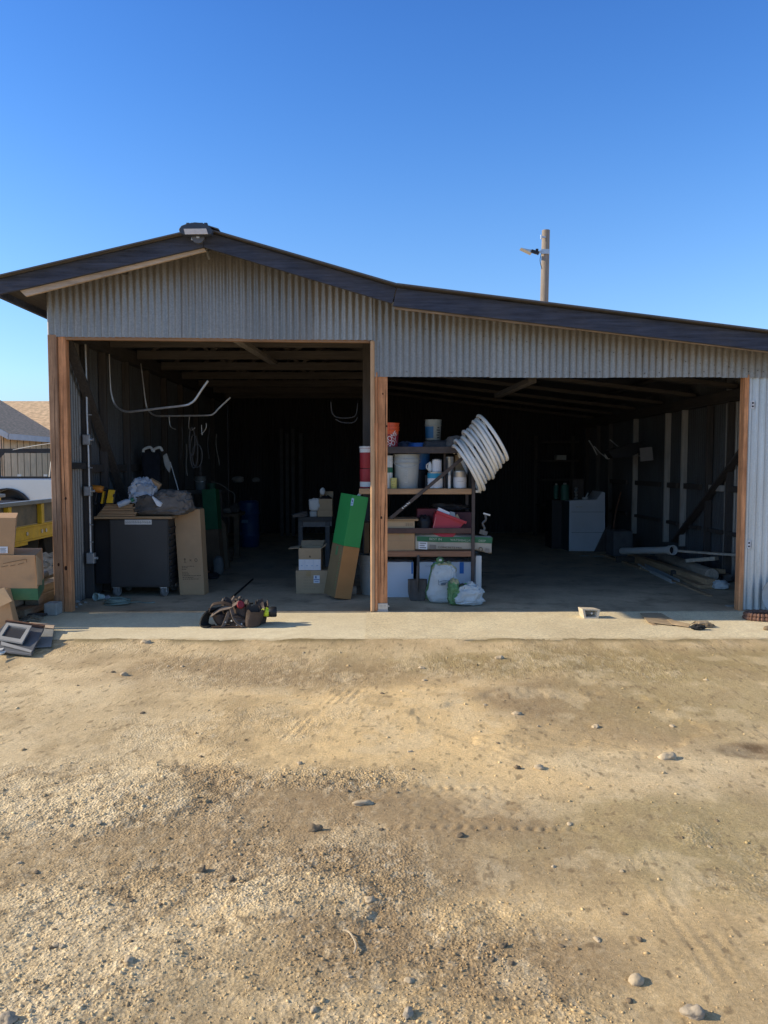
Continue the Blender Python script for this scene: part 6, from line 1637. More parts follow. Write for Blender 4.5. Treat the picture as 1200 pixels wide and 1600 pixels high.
# dark clutter under that pail
mb = MB(); mb.sack((cx_(684, RY0 + .3), RY0 + .3, zB - .011), (.17, .16, zj - zB + .008), 14, .5, 30, 16, .12); tag(mb.build('dark_bundle', M('charcoal_cloth', (.07, .065, .065), .95, 0, .4, 12, .3), smooth=True), 'dark cloth bundle on top of the rack under the pale pail', 'bundle')
mb = MB(); mb.sack((cx_(709, RY0 + .2), RY0 + .2, zB - .011), (.09, .10, .17), 15, .6, 26, 14, .3); tag(mb.build('grey_bundle', grey_cloth, smooth=True), 'grey crumpled bundle on top of the rack beside the white hose coil', 'bundle')
mb = MB(); mb.sack((cx_(633, RY0 + .4), RY0 + .42, zB - .011), (.07, .06, .12), 16, .6, 22, 14, .3); tag(mb.build('blue_rag', M('dusty_blue_rag', (.08, .10, .15), .95), smooth=True), 'dusty dark blue rag between the orange and the blue bucket', 'rag')
# middle shelf
zs = zS1 + .0005
Yb = RY0 + .40
c = cx_(653, Yb); mb = MB(); mb.lathe([(0, 0), (.12, 0), (.12, .20), (.11, .21), (0, .21)], (c, Yb, zs), 28); tag(mb.build('dark_drum', black_metal, smooth=True), 'dark can behind the grey bucket that carries the blue bucket', 'can')
bb = bucket('blue_bucket', 'bright blue bucket with a white slash mark behind the top beam of the rack', c + .012, Yb, zs + .212, .135, P(655, 692, Yb - .1).z - zs - .212, blue_plastic, rim=True, handle=False)
mb = MB(); mb.beam(P(653, 704, RY0 + .245), P(659.5, 698, RY0 + .245), .004, .012, up=(0, 1, 0)); mb.build('slash_mark', label_white, bb)
Yg = RY0 + .19
gbk = bucket('grey_bucket', 'grey five gallon bucket with a wire handle on the middle shelf', cx_(635, Yg), Yg, zs, .150, ht(711, 763, Yg) + .006, grey_plastic)
curved_text('EEZZO', .052, M('embossed_grey', (.52, .53, .52), .5), gbk, Vector((cx_(635, Yg), Yg, zs)), .129, .15, .37, -92, .135, 90, 'raised_lettering', .9)
Yw = RY0 + .13
wp = bucket('white_pail', 'tall white pail with a green band against the middle post', cx_(603, Yw), Yw, zs, .078, ht(712, 763, Yw), white_plastic, 'pail', None, ((.48, .64, green_band),), rim=True, handle=False, taper=.95)
yb = thing('yellow_can', 'small yellow can at the front of the middle shelf beside the grey bucket', 'can', (cx_(615.3, RY0 + .06), RY0 + .06, zs))
hy = ht(746, 762.5, RY0 + .06)
mb = MB(); mb.lathe([(0, 0), (.033, 0), (.035, .004), (.035, hy - .004), (.033, hy), (0, hy - .002)], (cx_(615.3, RY0 + .06), RY0 + .06, zs), 22); mb.build('can_body', yellow_can, yb, smooth=True)
for k in range(4): mb = MB(); pail_patch(yb, Vector((cx_(615.3, RY0 + .06), RY0 + .06, zs)), .035, .035, hy, -130, -80 + 12 * (k % 2), .2 + .16 * k, .24 + .16 * k, M('olive_print', (.28, .24, .06), .6), 'label_print', 5)
def paint_can(name, label, px, Y, z, r, h, body, lidm=None, band=None, neck=0.0, bandmat=None, group=None):
    c = Vector((cx_(px, Y), Y, z)); t = thing(name, label, 'can', c, group)
    mb = MB(); mb.lathe([(0, 0), (r, 0), (r * 1.02, .004), (r * 1.02, .010), (r, .014), (r, h - .014), (r * 1.02, h - .010), (r * 1.02, h), (r * .88, h), (r * .86, h - .008), (0, h - .008)], c, 30); mb.build('can_body', body, t, smooth=True)
    if lidm:
        mb = MB(); mb.lathe([(0, h - .007), (r * .85, h - .007), (r * .85, h + .012), (r * .6, h + .016), (0, h + .012)], c, 26); mb.build('lid', lidm, t, smooth=True)
    if band: pail_patch(t, c, r, r, h, -360, 0, band[0], band[1], bandmat, 'label_band', 30)
    return t, c
Y1_ = RY0 + .12
h1 = ht(737, 762.5, Y1_)
pc1, c1 = paint_can('paint_can', 'squat white paint can with a teal upper band behind the diagonal brace', 680, Y1_, zs, .085, h1, tin, None, (.05, .62), bandmat=label_white)
pail_patch(pc1, c1, .0851, .0851, h1, -360, 0, .62, .92, teal_band, 'teal_label', 30)
h2 = ht(712, 735.5, Y1_)
pc2, c2_ = paint_can('paint_can', 'white labelled paint can with a dark lid, stacked on the teal banded can', 682.5, Y1_, zs + h1 + .0005, .052, h2 - .03, tin, black_plastic, (.04, .93), bandmat=label_white)
for k in range(3): pail_patch(pc2, c2_, .0522, .0522, h2 - .03, -115, -70 - 8 * k, .3 + .16 * k, .33 + .16 * k, M('pale_grey_print', (.45, .46, .48), .6), 'label_print', 4)
Yk = RY0 + .17
jg = thing('white_jug', 'small white jug left of the stacked paint cans', 'jug', (cx_(672.5, Yk), Yk, zs + h1))
# jug stands on the teal banded can's neighbour: a small dark box
mb = MB(); mb.box(cx_(664, RY0 + .2), cx_(669, RY0 + .2), RY0 + .14, RY0 + .24, zs, zs + h1 * .8); tag(mb.build('dark_tin', black_metal, bevel=.004), 'narrow dark tin at the left of the teal banded can', 'can')
mb = MB(); mb.sack((c1.x - .06, c1.y + .02, zs + h1 + .0005), (.028, .03, .115), 2, .7, 20, 14, .05, taper=.3); mb.build('jug_body', white_plastic, jg, smooth=True)
mb = MB(); mb.tube([(c1.x - .085, c1.y + .0, zs + h1 + .03), (c1.x - .10, c1.y + .0, zs + h1 + .05), (c1.x - .10, c1.y + .0, zs + h1 + .08), (c1.x - .075, c1.y + .0, zs + h1 + .10)], .007, 8); mb.build('handle', white_plastic, jg, smooth=True)
pc3, c3_ = paint_can('paint_can', 'tall grey metal can between the hanger bar and the brace on the rack', 702, RY0 + .24, zs, .052, ht(714, 762.5, RY0 + .24), tin, dark_metal)
pc4, c4_ = paint_can('paint_can', 'silver can with a wide white label at the right end of the middle shelf', 718.5, RY0 + .10, zs, .073, ht(737, 762.5, RY0 + .10), tin, tin, (.05, .68), bandmat=label_white)
pail_patch(pc4, c4_, .0732, .0732, .185, -118, -62, .42, .45, M('pale_grey_print', (.45, .46, .48), .6), 'label_print', 6)
mb = MB(); mb.obox((cx_(702, RY0 + .05), RY0 + .05, zs + .075), (.026, .03, .15)); mb.v = mb.v
tag(mb.build('white_tube', white_plastic, bevel=.006), 'narrow white carton standing before the tall grey can', 'carton')
mb = MB(); mb.obox((cx_(721, RY0 + .32), RY0 + .32, zs + .19), (.16, .10, .38)); tag(mb.build('pale_carton', card_tan, bevel=.004), 'pale carton standing behind the silver can on the middle shelf', 'box')
mb = MB(); mb.obox((cx_(733.5, RY0 + .28), RY0 + .28, zs + .12), (.06, .3, .24)); tag(mb.build('black_case', black_plastic, bevel=.006), 'black case at the right end of the middle shelf', 'case')
mb = MB(); mb.lathe([(0, 0), (.10, 0), (.115, .25), (.12, .26), (0, .26)], (cx_(625, RY0 + .5), RY0 + .48, zs), 24); tag(mb.build('dark_tub', black_plastic, smooth=True), 'dark tub at the back of the middle shelf behind the grey bucket', 'tub')

# lower shelf
zl2 = zS2 + .0005
lowb = thing('shelf_carton', 'plain brown carton on the lower shelf under the lidded carton', 'box', (cx_(622, RY0, 850), RY0 + .15, zl2))
zlt = P(622, 829, RY0).z
mb = MB(); mb.box(cx_(594, RY0 + .02, 850), cx_(648, RY0 + .02, 850), RY0 + .015, RY0 + .38, zl2, zlt); mb.build('carton_body', card, lowb, bevel=.004)
mb = MB(); mb.box(cx_(600, RY0 + .014), cx_(648, RY0 + .014), RY0 + .0135, RY0 + .0148, (zl2 + zlt) / 2 - .003, (zl2 + zlt) / 2 + .0); mb.build('seam', card_dark, lowb)
tape(lowb, cx_(624, RY0), cx_(632, RY0), RY0 + .015, zlt - .08, zlt - .002)
upb = thing('lidded_carton', 'pale carton with a tan lid on the lower shelf, stacked on the brown carton', 'box', (cx_(622, RY0, 820), RY0 + .15, zlt))
zut = P(622, 814, RY0).z
mb = MB(); mb.box(cx_(594, RY0 + .02), cx_(648, RY0 + .02), RY0 + .02, RY0 + .36, zlt + .0005, zut); mb.build('carton_body', card_tan, upb, bevel=.004)
mb = MB(); mb.box(cx_(592, RY0), cx_(654, RY0), RY0 - .0, RY0 + .38, zut + .0005, zut + .022); mb.build('lid', cart_top_mat, upb, bevel=.003)
mb = MB()
for k in range(4): mb.box(cx_(634 + 3 * k, RY0 + .02), cx_(636 + 3 * k, RY0 + .02), RY0 + .0185, RY0 + .0195, zlt + .05, zlt + .085)
mb.build('carton_print', M('faint_print', (.32, .235, .15), .9), upb)
# long printed sack that sticks out past the upright
fb = thing('printed_sack', 'long flat printed sack with a green stripe, sticking out past the rack', 'sack', (cx_(710, RY0, 860), RY0 + .1, zl2))
Ys = RY0 + .025
q0, q1, q2, q3 = P(649, 860.8, Ys), P(768, 868, Ys), P(771, 837, Ys), P(649, 835, Ys)
q0.z = zl2 + .001
mb = MB(); n = 24; vs = []; fs = []
secs = [(0, 0), (.0, .0)]
for i in range(n + 1):
    u = i / n; b0, t0 = q0.lerp(q1, u), q3.lerp(q2, u)
    b0.z = max(b0.z, zl2 + .001) if u < .78 else zl2 + .001 - (u - .78) * .20
    t0.z += .012 * math.sin(u * 5)
    d = .24 * (1 - .12 * (u > .98) - .1 * (u < .02))
    for k in range(12):
        a = 2 * math.pi * k / 12
        yy = math.copysign(abs(math.sin(a)) ** .35, math.sin(a)); zz = math.copysign(abs(math.cos(a)) ** .35, math.cos(a))
        cz = (b0.z + t0.z) / 2; hz = (t0.z - b0.z) / 2
        vs.append((b0.x, Ys + d / 2 + yy * d / 2 + .004 * mnoise.noise(Vector((u * 9, k, 0))), cz + zz * hz))
for i in range(n):
    for k in range(12): fs.append([i * 12 + k, i * 12 + (k + 1) % 12, (i + 1) * 12 + (k + 1) % 12, (i + 1) * 12 + k])
fs.append(list(range(12))[::-1]); fs.append([n * 12 + k for k in range(12)])
mb.add(vs, fs); mb.build('sack_body', M('dirty_cream_sack', (.42, .38, .31), .7, 0, .15, 8, .1, 30, dirt=.4, dirtcol=(.26, .22, .16)), fb, smooth=True)
mb = MB(); n = 16
def sk(u, v, l=.006): p = q0.lerp(q1, u).lerp(q3.lerp(q2, u), v); return Vector((p.x, Ys - l, p.z + (0 if u < .78 else -.0)))
vs = []; fs = []
for i in range(n + 1):
    u = .02 + .97 * i / n; vs += [sk(u, .60 - .02 * math.sin(u * 6)), sk(u, .90 - .02 * math.sin(u * 6))]
for i in range(n): fs.append([2 * i, 2 * i + 2, 2 * i + 3, 2 * i + 1])
mb.add(vs, fs); gs = mb.build('green_stripe', M('dark_green_print', (.03, .14, .065), .6, 0, .1, 8, 0), fb)
dirx = (q1 - q0).normalized(); tilt = math.atan2(q1.z - q0.z, q1.x - q0.x)
rt = Euler((R(90), -tilt * .6, 0))
pale_t = M('pale_stripe_lettering', (.42, .46, .36), .7)
text_part('BEST IN', .040, pale_t, gs, sk(.26, .74, .0075), rt, squeeze=1.05)
text_part('WATERBALLAST', .036, pale_t, gs, sk(.60, .72, .0075), rt, squeeze=1.0)
text_part('DEEP', .036, pale_t, gs, sk(.86, .72, .0075), rt, squeeze=1.0)
mb = MB(); pp = [sk(.04, .12), sk(.155, .12), sk(.155, .56), sk(.04, .56)]; mb.prism(pp, (0, .001, 0)); wl2 = mb.build('white_panel', label_white, fb)
mb = MB()
for k in range(3): mb.prism([sk(.055, .18 + .13 * k, .0075), sk(.14 - .02 * (k % 2), .18 + .13 * k, .0075), sk(.14 - .02 * (k % 2), .25 + .13 * k, .0075), sk(.055, .25 + .13 * k, .0075)], (0, .0005, 0))
mb.build('panel_print', M('grey_print', (.30, .30, .30), .8), wl2)
mb = MB(); mb.prism([sk(.185, .16, .0075), sk(.27, .16, .0075), sk(.27, .42, .0075), sk(.185, .42, .0075)], (0, .0005, 0)); mb.build('dark_print_panel', M('grey_brown_print', (.24, .21, .18), .8), fb)
text_part('CONCRETE MIX', .030, print_brown, fb, sk(.45, .30, .0075), rt, squeeze=1.25)
mb = MB(); mb.tube([sk(.85, .28, .008) + Vector((.02 * math.cos(t * .524), 0, .024 * math.sin(t * .524))) for t in range(12)], .004, 6, True); mb.build('round_mark', print_brown, fb)
mb = MB(); mb.prism([sk(.91, .14, .0075), sk(.965, .14, .0075), sk(.965, .34, .0075), sk(.91, .36, .0075)], (0, .0005, 0)); mb.build('corner_print', M('grey_brown_print', (.24, .21, .18), .8), fb)
# red bin with a white box in it
zsk = P(700, 842, RY0).z
rb = thing('red_bin', 'red plastic bin tipped on its corner on the printed sack', 'bin', (cx_(698, RY0, 835), RY0 + .15, zsk))
f = [P(706, 842, RY0 + .02), P(722, 822, RY0 + .05), P(727, 816, RY0 + .05), P(684, 799, RY0 + .05), P(680, 803, RY0 + .04), P(675, 833, RY0 + .03), P(686, 838, RY0 + .02)]
mb = MB(); mb.prism(f, (0, .24, 0)); mb.build('bin_body', red_plastic, rb, bevel=.008)
mb = MB(); mb.beam(P(682, 799, RY0 + .035), P(729, 817, RY0 + .035), .03, .016, up=(0, 1, 0)); mb.build('bin_rim', red_plastic, rb, bevel=.004)
mb = MB(); mb.beam(P(681, 808, RY0 + .026), P(675.5, 831, RY0 + .02), .004, .008, up=(0, 1, 0)); mb.build('worn_edge', M('pink_worn_plastic', (.62, .28, .28), .5), rb)
mb = MB(); v = [P(683, 799, RY0 + .06), P(700.5, 806.5, RY0 + .06), P(703.5, 801, RY0 + .06), P(686, 793, RY0 + .06)]; mb.prism(v, (0, .10, 0)); tag(mb.build('white_carton', label_white, bevel=.003), 'small white carton sticking out of the red bin', 'carton')
mb = MB(); v = [P(701, 806, RY0 + .07), P(712, 811, RY0 + .07), P(711, 801, RY0 + .1), P(704, 799, RY0 + .1)]; mb.prism(v, (0, .10, 0)); tag(mb.build('grey_carton', grey_plastic, bevel=.003), 'grey carton beside the white one in the red bin', 'carton')
mb = MB(); v = [P(709, 810, RY0 + .06), P(720, 813, RY0 + .06), P(714.5, 803, RY0 + .08)]; mb.prism(v, (0, .02, 0)); tag(mb.build('tan_card', card_tan), 'tan pointed piece of card at the right in the red bin', 'card')
mb = MB(); mb.box(cx_(652, RY0 + .3), cx_(694, RY0 + .3), RY0 + .30, RY0 + .56, zl2, P(670, 795, RY0 + .3).z); tag(mb.build('red_case', M('dim_red_case', (.20, .04, .045), .6), bevel=.006), 'dim red case at the back of the lower shelf', 'case')
mb = MB(); mb.sack((cx_(663, RY0 + .2), RY0 + .20, zl2), (.085, .08, P(660, 806, RY0 + .2).z - zl2), 33, .6, 26, 16, .18); tag(mb.build('dark_bag', black_plastic, smooth=True), 'dark bag between the lidded carton and the red bin', 'bag')
mb = MB(); mb.sack((cx_(700, RY0 + .4), RY0 + .46, P(700, 800, RY0 + .4).z), (.22, .10, .10), 37, .7, 30, 16, .35, flat=False); tag(mb.build('black_tarp', black_plastic, smooth=True), 'crumpled black sheeting at the back above the red bin', 'sheet')
mb = MB(); mb.box(cx_(697, RY0 + .3), cx_(738, RY0 + .3), RY0 + .32, RY0 + .56, zl2 + .0, P(700, 801, RY0 + .4).z + .01); tag(mb.build('dark_case', M('dark_maroon_case', (.08, .025, .03), .6), bevel=.006), 'dark case behind the red bin on the lower shelf', 'case')
tl = thing('steel_clamp', 'dark steel clamp lying on the sack end that sticks out right of the rack', 'clamp', (cx_(757, RY0 + .1, 830), RY0 + .12, P(757, 836, RY0).z))
mb = MB(); mb.tube(smooth_path([P(752, 833, RY0 + .1), P(757, 826, RY0 + .1), P(754, 818, RY0 + .1), P(759, 812, RY0 + .1), P(758, 804, RY0 + .1)], 5), .014, 8); mb.obox(P(755, 832, RY0 + .1), (.09, .05, .05), (0, .3, 0)); mb.build('clamp_body', M('scuffed_steel', (.12, .12, .12), .5, .6), tl, smooth=True)
mb = MB(); mb.beam(P(755, 802, RY0 + .1), P(766, 805, RY0 + .1), .02, .02); mb.build('handle', steel, tl, bevel=.003)

# under the rack: boards, shovel, sacks
Yi = RY0 + .14
for (x0, y0, x1, y1, dy, lb) in ((598, 878, 646, 937, .0, 'white insulation board on the floor at the left, behind the shovel'), (654, 878, 736, 936, .012, 'white insulation board with pencil marks on the floor behind the large sack')):
    t = thing('insulation_board', lb, 'insulation board', (cx_((x0 + x1) / 2, Yi, 930), Yi + .1, .0065))
    a, b = P(x0, y1, Yi + dy), P(x1, y0, Yi + dy)
    mb = MB(); mb.box(a.x, b.x, Yi + dy, Yi + dy + .38, .0066, b.z); mb.build('board', foam_white, t, bevel=.004)
    strips = ((643, 650),) if x0 < 640 else ((677, 682), (719, 725.5))
    for (s0, s1) in strips:
        if s1 > x1: s1 = x1 - .5
        mb = MB(); mb.box(cx_(s0, Yi + dy), cx_(s1, Yi + dy), Yi + dy - .003, Yi + dy - .001, P(650, 896.5, Yi).z, b.z - .002); mb.build('blue_tape', tape_blue, t)
    if x0 > 640:
        mb = MB()
        for k in range(5): c = P(664 + k * 2.2, 884 + .5 * (k % 2), Yi + dy); mb.beam(c + Vector((0, -.002, -.012)), c + Vector((.006, -.002, .01)), .001, .003, up=(0, 1, 0))
        mb.build('pencil_marks', ink, t)
mb = MB(); mb.box(cx_(742.5, RY0 + .10, 900), cx_(751.5, RY0 + .1, 900), RY0 + .06, RY0 + .5, .0066, P(747, 868, RY0 + .1).z); tag(mb.build('panel_edge', panel_pale if False else white_plastic, bevel=.004), 'narrow off white panel standing on edge right of the rack upright', 'panel')
mb = MB(); mb.box(cx_(604, RY0 + .2, 870), cx_(738, RY0 + .2), RY0 + .55, RY0 + .60, .0066, zS2 - .07); tag(mb.build('dark_backboard', stud_dark), 'dark board standing behind the white insulation boards', 'board')
sv = thing('shovel', 'old brown steel shovel standing blade down before the white boards', 'shovel', (cx_(652, 8.52, 940), 8.55, 0))
Yv = 8.50
out = [(637.5, 906), (649, 905), (650.5, 900), (655.5, 900), (657, 905.5), (667, 907), (667.5, 922), (665, 932), (660, 941), (655, 945), (651, 946), (646, 943), (641, 934), (638, 923)]
n = 14; vs = []; fs = []
cxs = cx_(652.5, Yv, 920)
cols = 9; rows = 12
for j in range(rows + 1):
    v = j / rows; py = 905.5 + v * 40
    hw = 15 if v < .45 else 15 * math.sqrt(max(0, 1 - ((v - .45) / .56) ** 2))
    for i in range(cols + 1):
        u = -1 + 2 * i / cols
        p = P(652.5 + hw * u, py, Yv); dish = .035 * (1 - u * u) * (1 - .6 * v) + .02 * math.exp(-(u / .2) ** 2) * (1 - v) * -1
        vs.append((p.x, Yv + dish + .04 * (1 - v), max(.008, p.z)))
for j in range(rows):
    for i in range(cols): fs.append([j * (cols + 1) + i, j * (cols + 1) + i + 1, (j + 1) * (cols + 1) + i + 1, (j + 1) * (cols + 1) + i])
mb = MB(); mb.add(vs, fs); bl_ = mb.build('blade', shovel_steel, sv, smooth=True)
so_ = bl_.modifiers.new('thickness', 'SOLIDIFY'); so_.thickness = .004
mb = MB(); mb.tube([P(652.5, 926, Yv + .03), P(652.5, 912, Yv + .03), P(652.7, 904, Yv + .035), P(653, 896, Yv + .045), P(653.2, 884, Yv + .06)], [.006, .014, .021, .018, .018], 12); mb.build('socket', shovel_steel, sv, smooth=True)
mb = MB(); mb.tube([P(653.2, 885, Yv + .06), P(653.6, 868, Yv + .075)], .016, 12); mb.build('handle', stud_dark, sv, smooth=True)
Yk2 = 8.30
ks = thing('large_sack', 'large white woven sack with a tan rim, standing before the white boards', 'sack', (cx_(689, Yk2, 944), Yk2 + .14, .0065))
hk = P(690, 884, Yk2 + .1).z
cxk = cx_(689.5, Yk2 + .1, 940)
mb = MB(); mb.sack((cxk, Yk2 + .13, .0066), (.182, .13, hk + .02), 41, .48, 72, 44, .12, 4.6, mfn=lambda u, v: 1 if (.36 < u < .58 and v > .08) else (2 if v > .87 else 0), taper=.30, lean=(.06, .05))
sb_ = mb.build('sack_body', [sack_white, sack_green, sack_tan], ks, smooth=True, auto=180)
mb = MB(); rim = []
for t in range(26):
    a = math.pi * (-.12 + 1.24 * t / 25); rim.append((cxk + .03 + .128 * math.cos(a), Yk2 + .11 - .07 * math.sin(a) * .3, hk - .055 + .075 * math.sin(a) + .008 * math.sin(t * 1.7)))
mb.tube(rim, [.012 + .004 * math.sin(t * 2.2) for t in range(26)], 8); mb.build('rolled_rim', sack_tan, ks, smooth=True)
mb = MB(); c = P(687, 876, Yk2 + .16); mb.sack((c.x, Yk2 + .16, c.z - .05), (.04, .035, .09), 4, .8, 18, 12, .3, mi=0); mb.build('knotted_neck', sack_green, ks, smooth=True)
mb = MB(); c = P(688, 875, Yk2 + .14); mb.rock((c.x, Yk2 + .13, c.z), (.018, .018, .014), 3, 0, 2, .3); mb.build('white_tie', white_plastic, ks, smooth=True)
# print on the sack front
def on_sack(px, py): return P(px, py, Yk2 - .012)
mb = MB()
for (pts) in (((686, 909.5), (693, 907.5), (700, 908), (706, 910)), ((689, 912), (696, 910.5), (703, 911.5), (707, 914))):
    mb.tube(smooth_path([on_sack(*p) for p in pts], 4), .004, 6)
mb.tube([on_sack(685, 906), on_sack(685, 914), on_sack(689, 914)], .003, 6)
mb.prism([on_sack(689, 911.5), on_sack(697, 911), on_sack(696, 914.5), on_sack(689.5, 915)], (0, .002, 0)); mb.prism([on_sack(700, 911), on_sack(704, 912), on_sack(702, 914)], (0, .002, 0))
mb.build('sack_print', M('dark_blue_print', (.10, .14, .18), .7), ks)
Ym = 8.14
ms = thing('small_sack', 'small slumped white and green plastic sack in front of the large sack', 'sack', (cx_(727, Ym, 950), Ym + .1, .0065))
mb = MB(); mb.sack((cx_(731, Ym + .1, 950), Ym + .12, .0066), (.165, .115, .22), 44, .6, 70, 40, .24, 4.2, mfn=lambda u, v: 1 if .40 < u < .62 else 0, taper=.2, lean=(.05, .0)); mb.build('sack_body', [sack_white, sack_green], ms, smooth=True, auto=180)
mb = MB(); mb.sack((cx_(711, Ym + .05, 950), Ym + .13, .0066), (.075, .08, .27), 45, .6, 48, 30, .25, mfn=lambda u, v: 1 if v > .72 else 0, taper=.25); mb.build('green_fold', [sack_green, sack_tan], ms, smooth=True, auto=180)
mb = MB(); c = P(736, 918, Ym + .1); mb.sack((c.x, Ym + .12, c.z - .06), (.05, .045, .12), 46, .8, 24, 14, .35); c = P(724, 918, Ym + .1); mb.sack((c.x, Ym + .12, c.z - .04), (.035, .03, .055), 47, .8, 20, 12, .3)
mb.build('gathered_neck', sack_white, ms, smooth=True)
mb = MB(); c = P(722, 916, Ym + .06); mb.tube([c + Vector((.03 * math.cos(t * .7), .01 * math.sin(t * 1.3), .025 * math.sin(t * .7))) for t in range(12)], .010, 8); mb.build('dark_tie', black_plastic, ms, smooth=True)

# ---- coil of white hose hung on the rack end
hc = P(750, 707, RY0 - .02)
hose = thing('hose_coil', 'coil of thick white plastic hose hung on the right end of the rack', 'hose coil', hc)
ax = Vector((.87, .0, .49)).normalized()
up_ = Vector((-.49, .05, .86)); up_ = (up_ - ax * up_.dot(ax)).normalized(); sd = ax.cross(up_).normalized()
turns = 10; pitch = .046; path = []
N = 36
for t in range(turns * N):
    a = 2 * math.pi * t / N - .6; k = t / N
    kk = int(k); rr = .285 + .016 * math.sin(kk * 2.1) + .012 * math.sin(a * 2 + kk * 1.7); 
    off = (k - turns / 2) * pitch + .008 * math.sin(a + kk * 1.3)
    path.append(hc + ax * off + up_ * (off * .38 + rr * 1.02 * math.cos(a)) + sd * (rr * .95 * math.sin(a)))
mb = MB(); mb.tube(path, .0195, 10); mb.build('hose', hose_white, hose, smooth=True)
mb = MB()
mb.tube([hc + ax * (-.215) - up_ * (.365 + .03 * math.cos(t * .63)) + sd * (.03 * math.sin(t * .63)) for t in range(10)], .006, 6, True)
mb.build('tie_wire', M('pale_tie', (.6, .57, .5), .6), hose, smooth=True)

# ================================================================== right side of the wide bay
Yc = 13.5
cab = thing('metal_cabinet', 'grey blue metal cabinet with a raised back edge deep in the wide bay', 'cabinet', (P(915, 862, Yc).x, Yc + .3, 0))
mb = MB(); mb.prism([P(x, y, Yc) for x, y in ((889, 861.5), (945.5, 861.5), (945.5, 770), (941, 768), (932, 780.5), (890, 782))], (0, .62, 0)); mb.build('cabinet_body', cabinet_mat, cab, bevel=.006)
mb = MB(); v = [P(889.5, 861.5, Yc + .01), P(890.5, 783, Yc + .01), P(873, 782, Yc + .65), P(872, 858, Yc + .65)]; 
v = [P(888.7, 861, Yc + .0), P(889.7, 783, Yc), P(872, 783, Yc + .55), P(871, 858, Yc + .55)]; mb.prism(v, (0, .02, 0)); mb.build('side_panel', M('dark_side_panel', (.03, .05, .055), .5, 0, .1, 4, 0), cab)
mb = MB(); mb.beam(P(869.5, 858, Yc + .5), P(870.5, 783, Yc + .5), .04, .04, up=(0, 1, 0)); mb.build('corner_trim', M('grey_trim', (.22, .21, .22), .6), cab)
mb = MB(); mb.prism([P(x, y, Yc - .002) for x, y in ((893, 858), (943, 858), (943, 786), (893, 786))], (0, .002, 0)); mb.build('side_sheet', cabinet_mat, cab)
for (px0, px1, y0, y1, lb, dy) in ((876, 889, 757, 782, 'dim green canister at the front left of the grey cabinet top', .0), (865, 873, 758, 782, 'dim green canister left behind the other one on the cabinet', .4)):
    t = thing('green_canister', lb, 'canister', (P((px0 + px1) / 2, 782, Yc + .2 + dy).x, Yc + .2 + dy, P(880, 782.3, Yc).z))
    yy = Yc + .2 + dy; r = (P(px1, 770, yy).x - P(px0, 770, yy).x) / 2; cc_ = Vector((P((px0 + px1) / 2, 770, yy).x, yy, P(880, 782.3, Yc).z + .002)); h = P(880, y0, yy).z - cc_.z
    mb = MB(); mb.lathe([(0, 0), (r, 0), (r, h * .9), (r * .8, h), (0, h)], cc_, 22); mb.build('can_body', M('dim_green_enamel', (.03, .12, .09), .5, 0, .2, 8, 0), t, smooth=True)
    mb = MB(); mb.lathe([(0, h + .0005), (r * .4, h + .0005), (r * .4, h + .03), (0, h + .03)], cc_, 14); mb.build('cap', grey_plastic, t, smooth=True)
# a low shelf board carries the rear canister
mb = MB(); mb.box(P(858, 783, Yc + .6).x, P(888, 783, Yc + .4).x, Yc + .36, Yc + .9, .0066, P(880, 782.3, Yc).z - .002); tag(mb.build('dark_crate', black_metal, bevel=.006), 'dark crate standing behind the left side of the grey cabinet', 'crate')
vz = P(905, 781.5, Yc).z
vt = thing('valve_fitting', 'small stack of pale metal fittings on the grey cabinet', 'fitting', (P(900, 780, Yc + .15).x, Yc + .15, vz))
for k, y in enumerate((778, 772, 767, 762)):
    mb = MB(); c = P(900, y, Yc + .15); mb.lathe([(0, -.025), (.02, -.025), (.034, 0), (.02, .025), (0, .025)], (c.x, c.y, vz + .03 + k * .058), 14); mb.build('fitting_bead', steel, vt, smooth=True)
mb = MB(); mb.tube([P(912, 781, Yc + .2), P(916, 776, Yc + .2), P(919, 770, Yc + .2)], .012, 8); mb.obox(P(914, 779, Yc + .2), (.10, .06, .05)); tag(mb.build('hand_tool', steel, smooth=True), 'small pale hand tool lying on the grey cabinet', 'tool')
mb = MB(); mb.box(P(888, 765, Yc + .6).x, P(905, 765, Yc + .6).x, Yc + .3, Yc + .55, vz + .001, P(890, 748, Yc + .4).z); tag(mb.build('dark_box', stud_dark, bevel=.005), 'dark box at the back of the cabinet top', 'box')
mb = MB(); mb.prism([P(x, y, Yc - .12) for x, y in ((929, 862.5), (952, 862.5), (955, 820), (947, 826))], (0, .05, 0)); tag(mb.build('slanted_board', stud_dark, bevel=.004), 'dark slanted board standing at the right foot of the grey cabinet', 'board')
for y in (800, 832):
    mb = MB(); a = P(893, y, Yc - .004); mb.box(a.x, P(943, y, Yc).x, Yc - .0045, Yc - .0025, a.z - .003, a.z + .003); mb.build('panel_seam', M('dark_seam_line', (.12, .13, .15), .7), cab)
mb = MB(); a = P(900, 792, Yc - .03); mb.box(a.x, a.x + .11, Yc - .03, Yc - .002, a.z - .012, a.z + .012); mb.build('handle', steel, cab, bevel=.004)
# concrete block by the wall, leaning bar
a, b = P(958, 866, 12.7), P(989, 830, 12.7)
mb = MB(); mb.box(a.x, b.x, 12.7, 13.1, .0066, b.z); tag(mb.build('dark_block', M('dark_block', (.12, .12, .125), .9, 0, .2, 9, .2), bevel=.01), 'dark square block on the floor right of the grey cabinet', 'block')
mb = MB(); mb.tube([P(955, 850, 13.2), P(962, 800, 13.3), P(970, 769, 13.4)], .014, 8); tag(mb.build('rusty_bar', rust), 'thin rusty bar leaning between the cabinet and the dark block', 'bar')
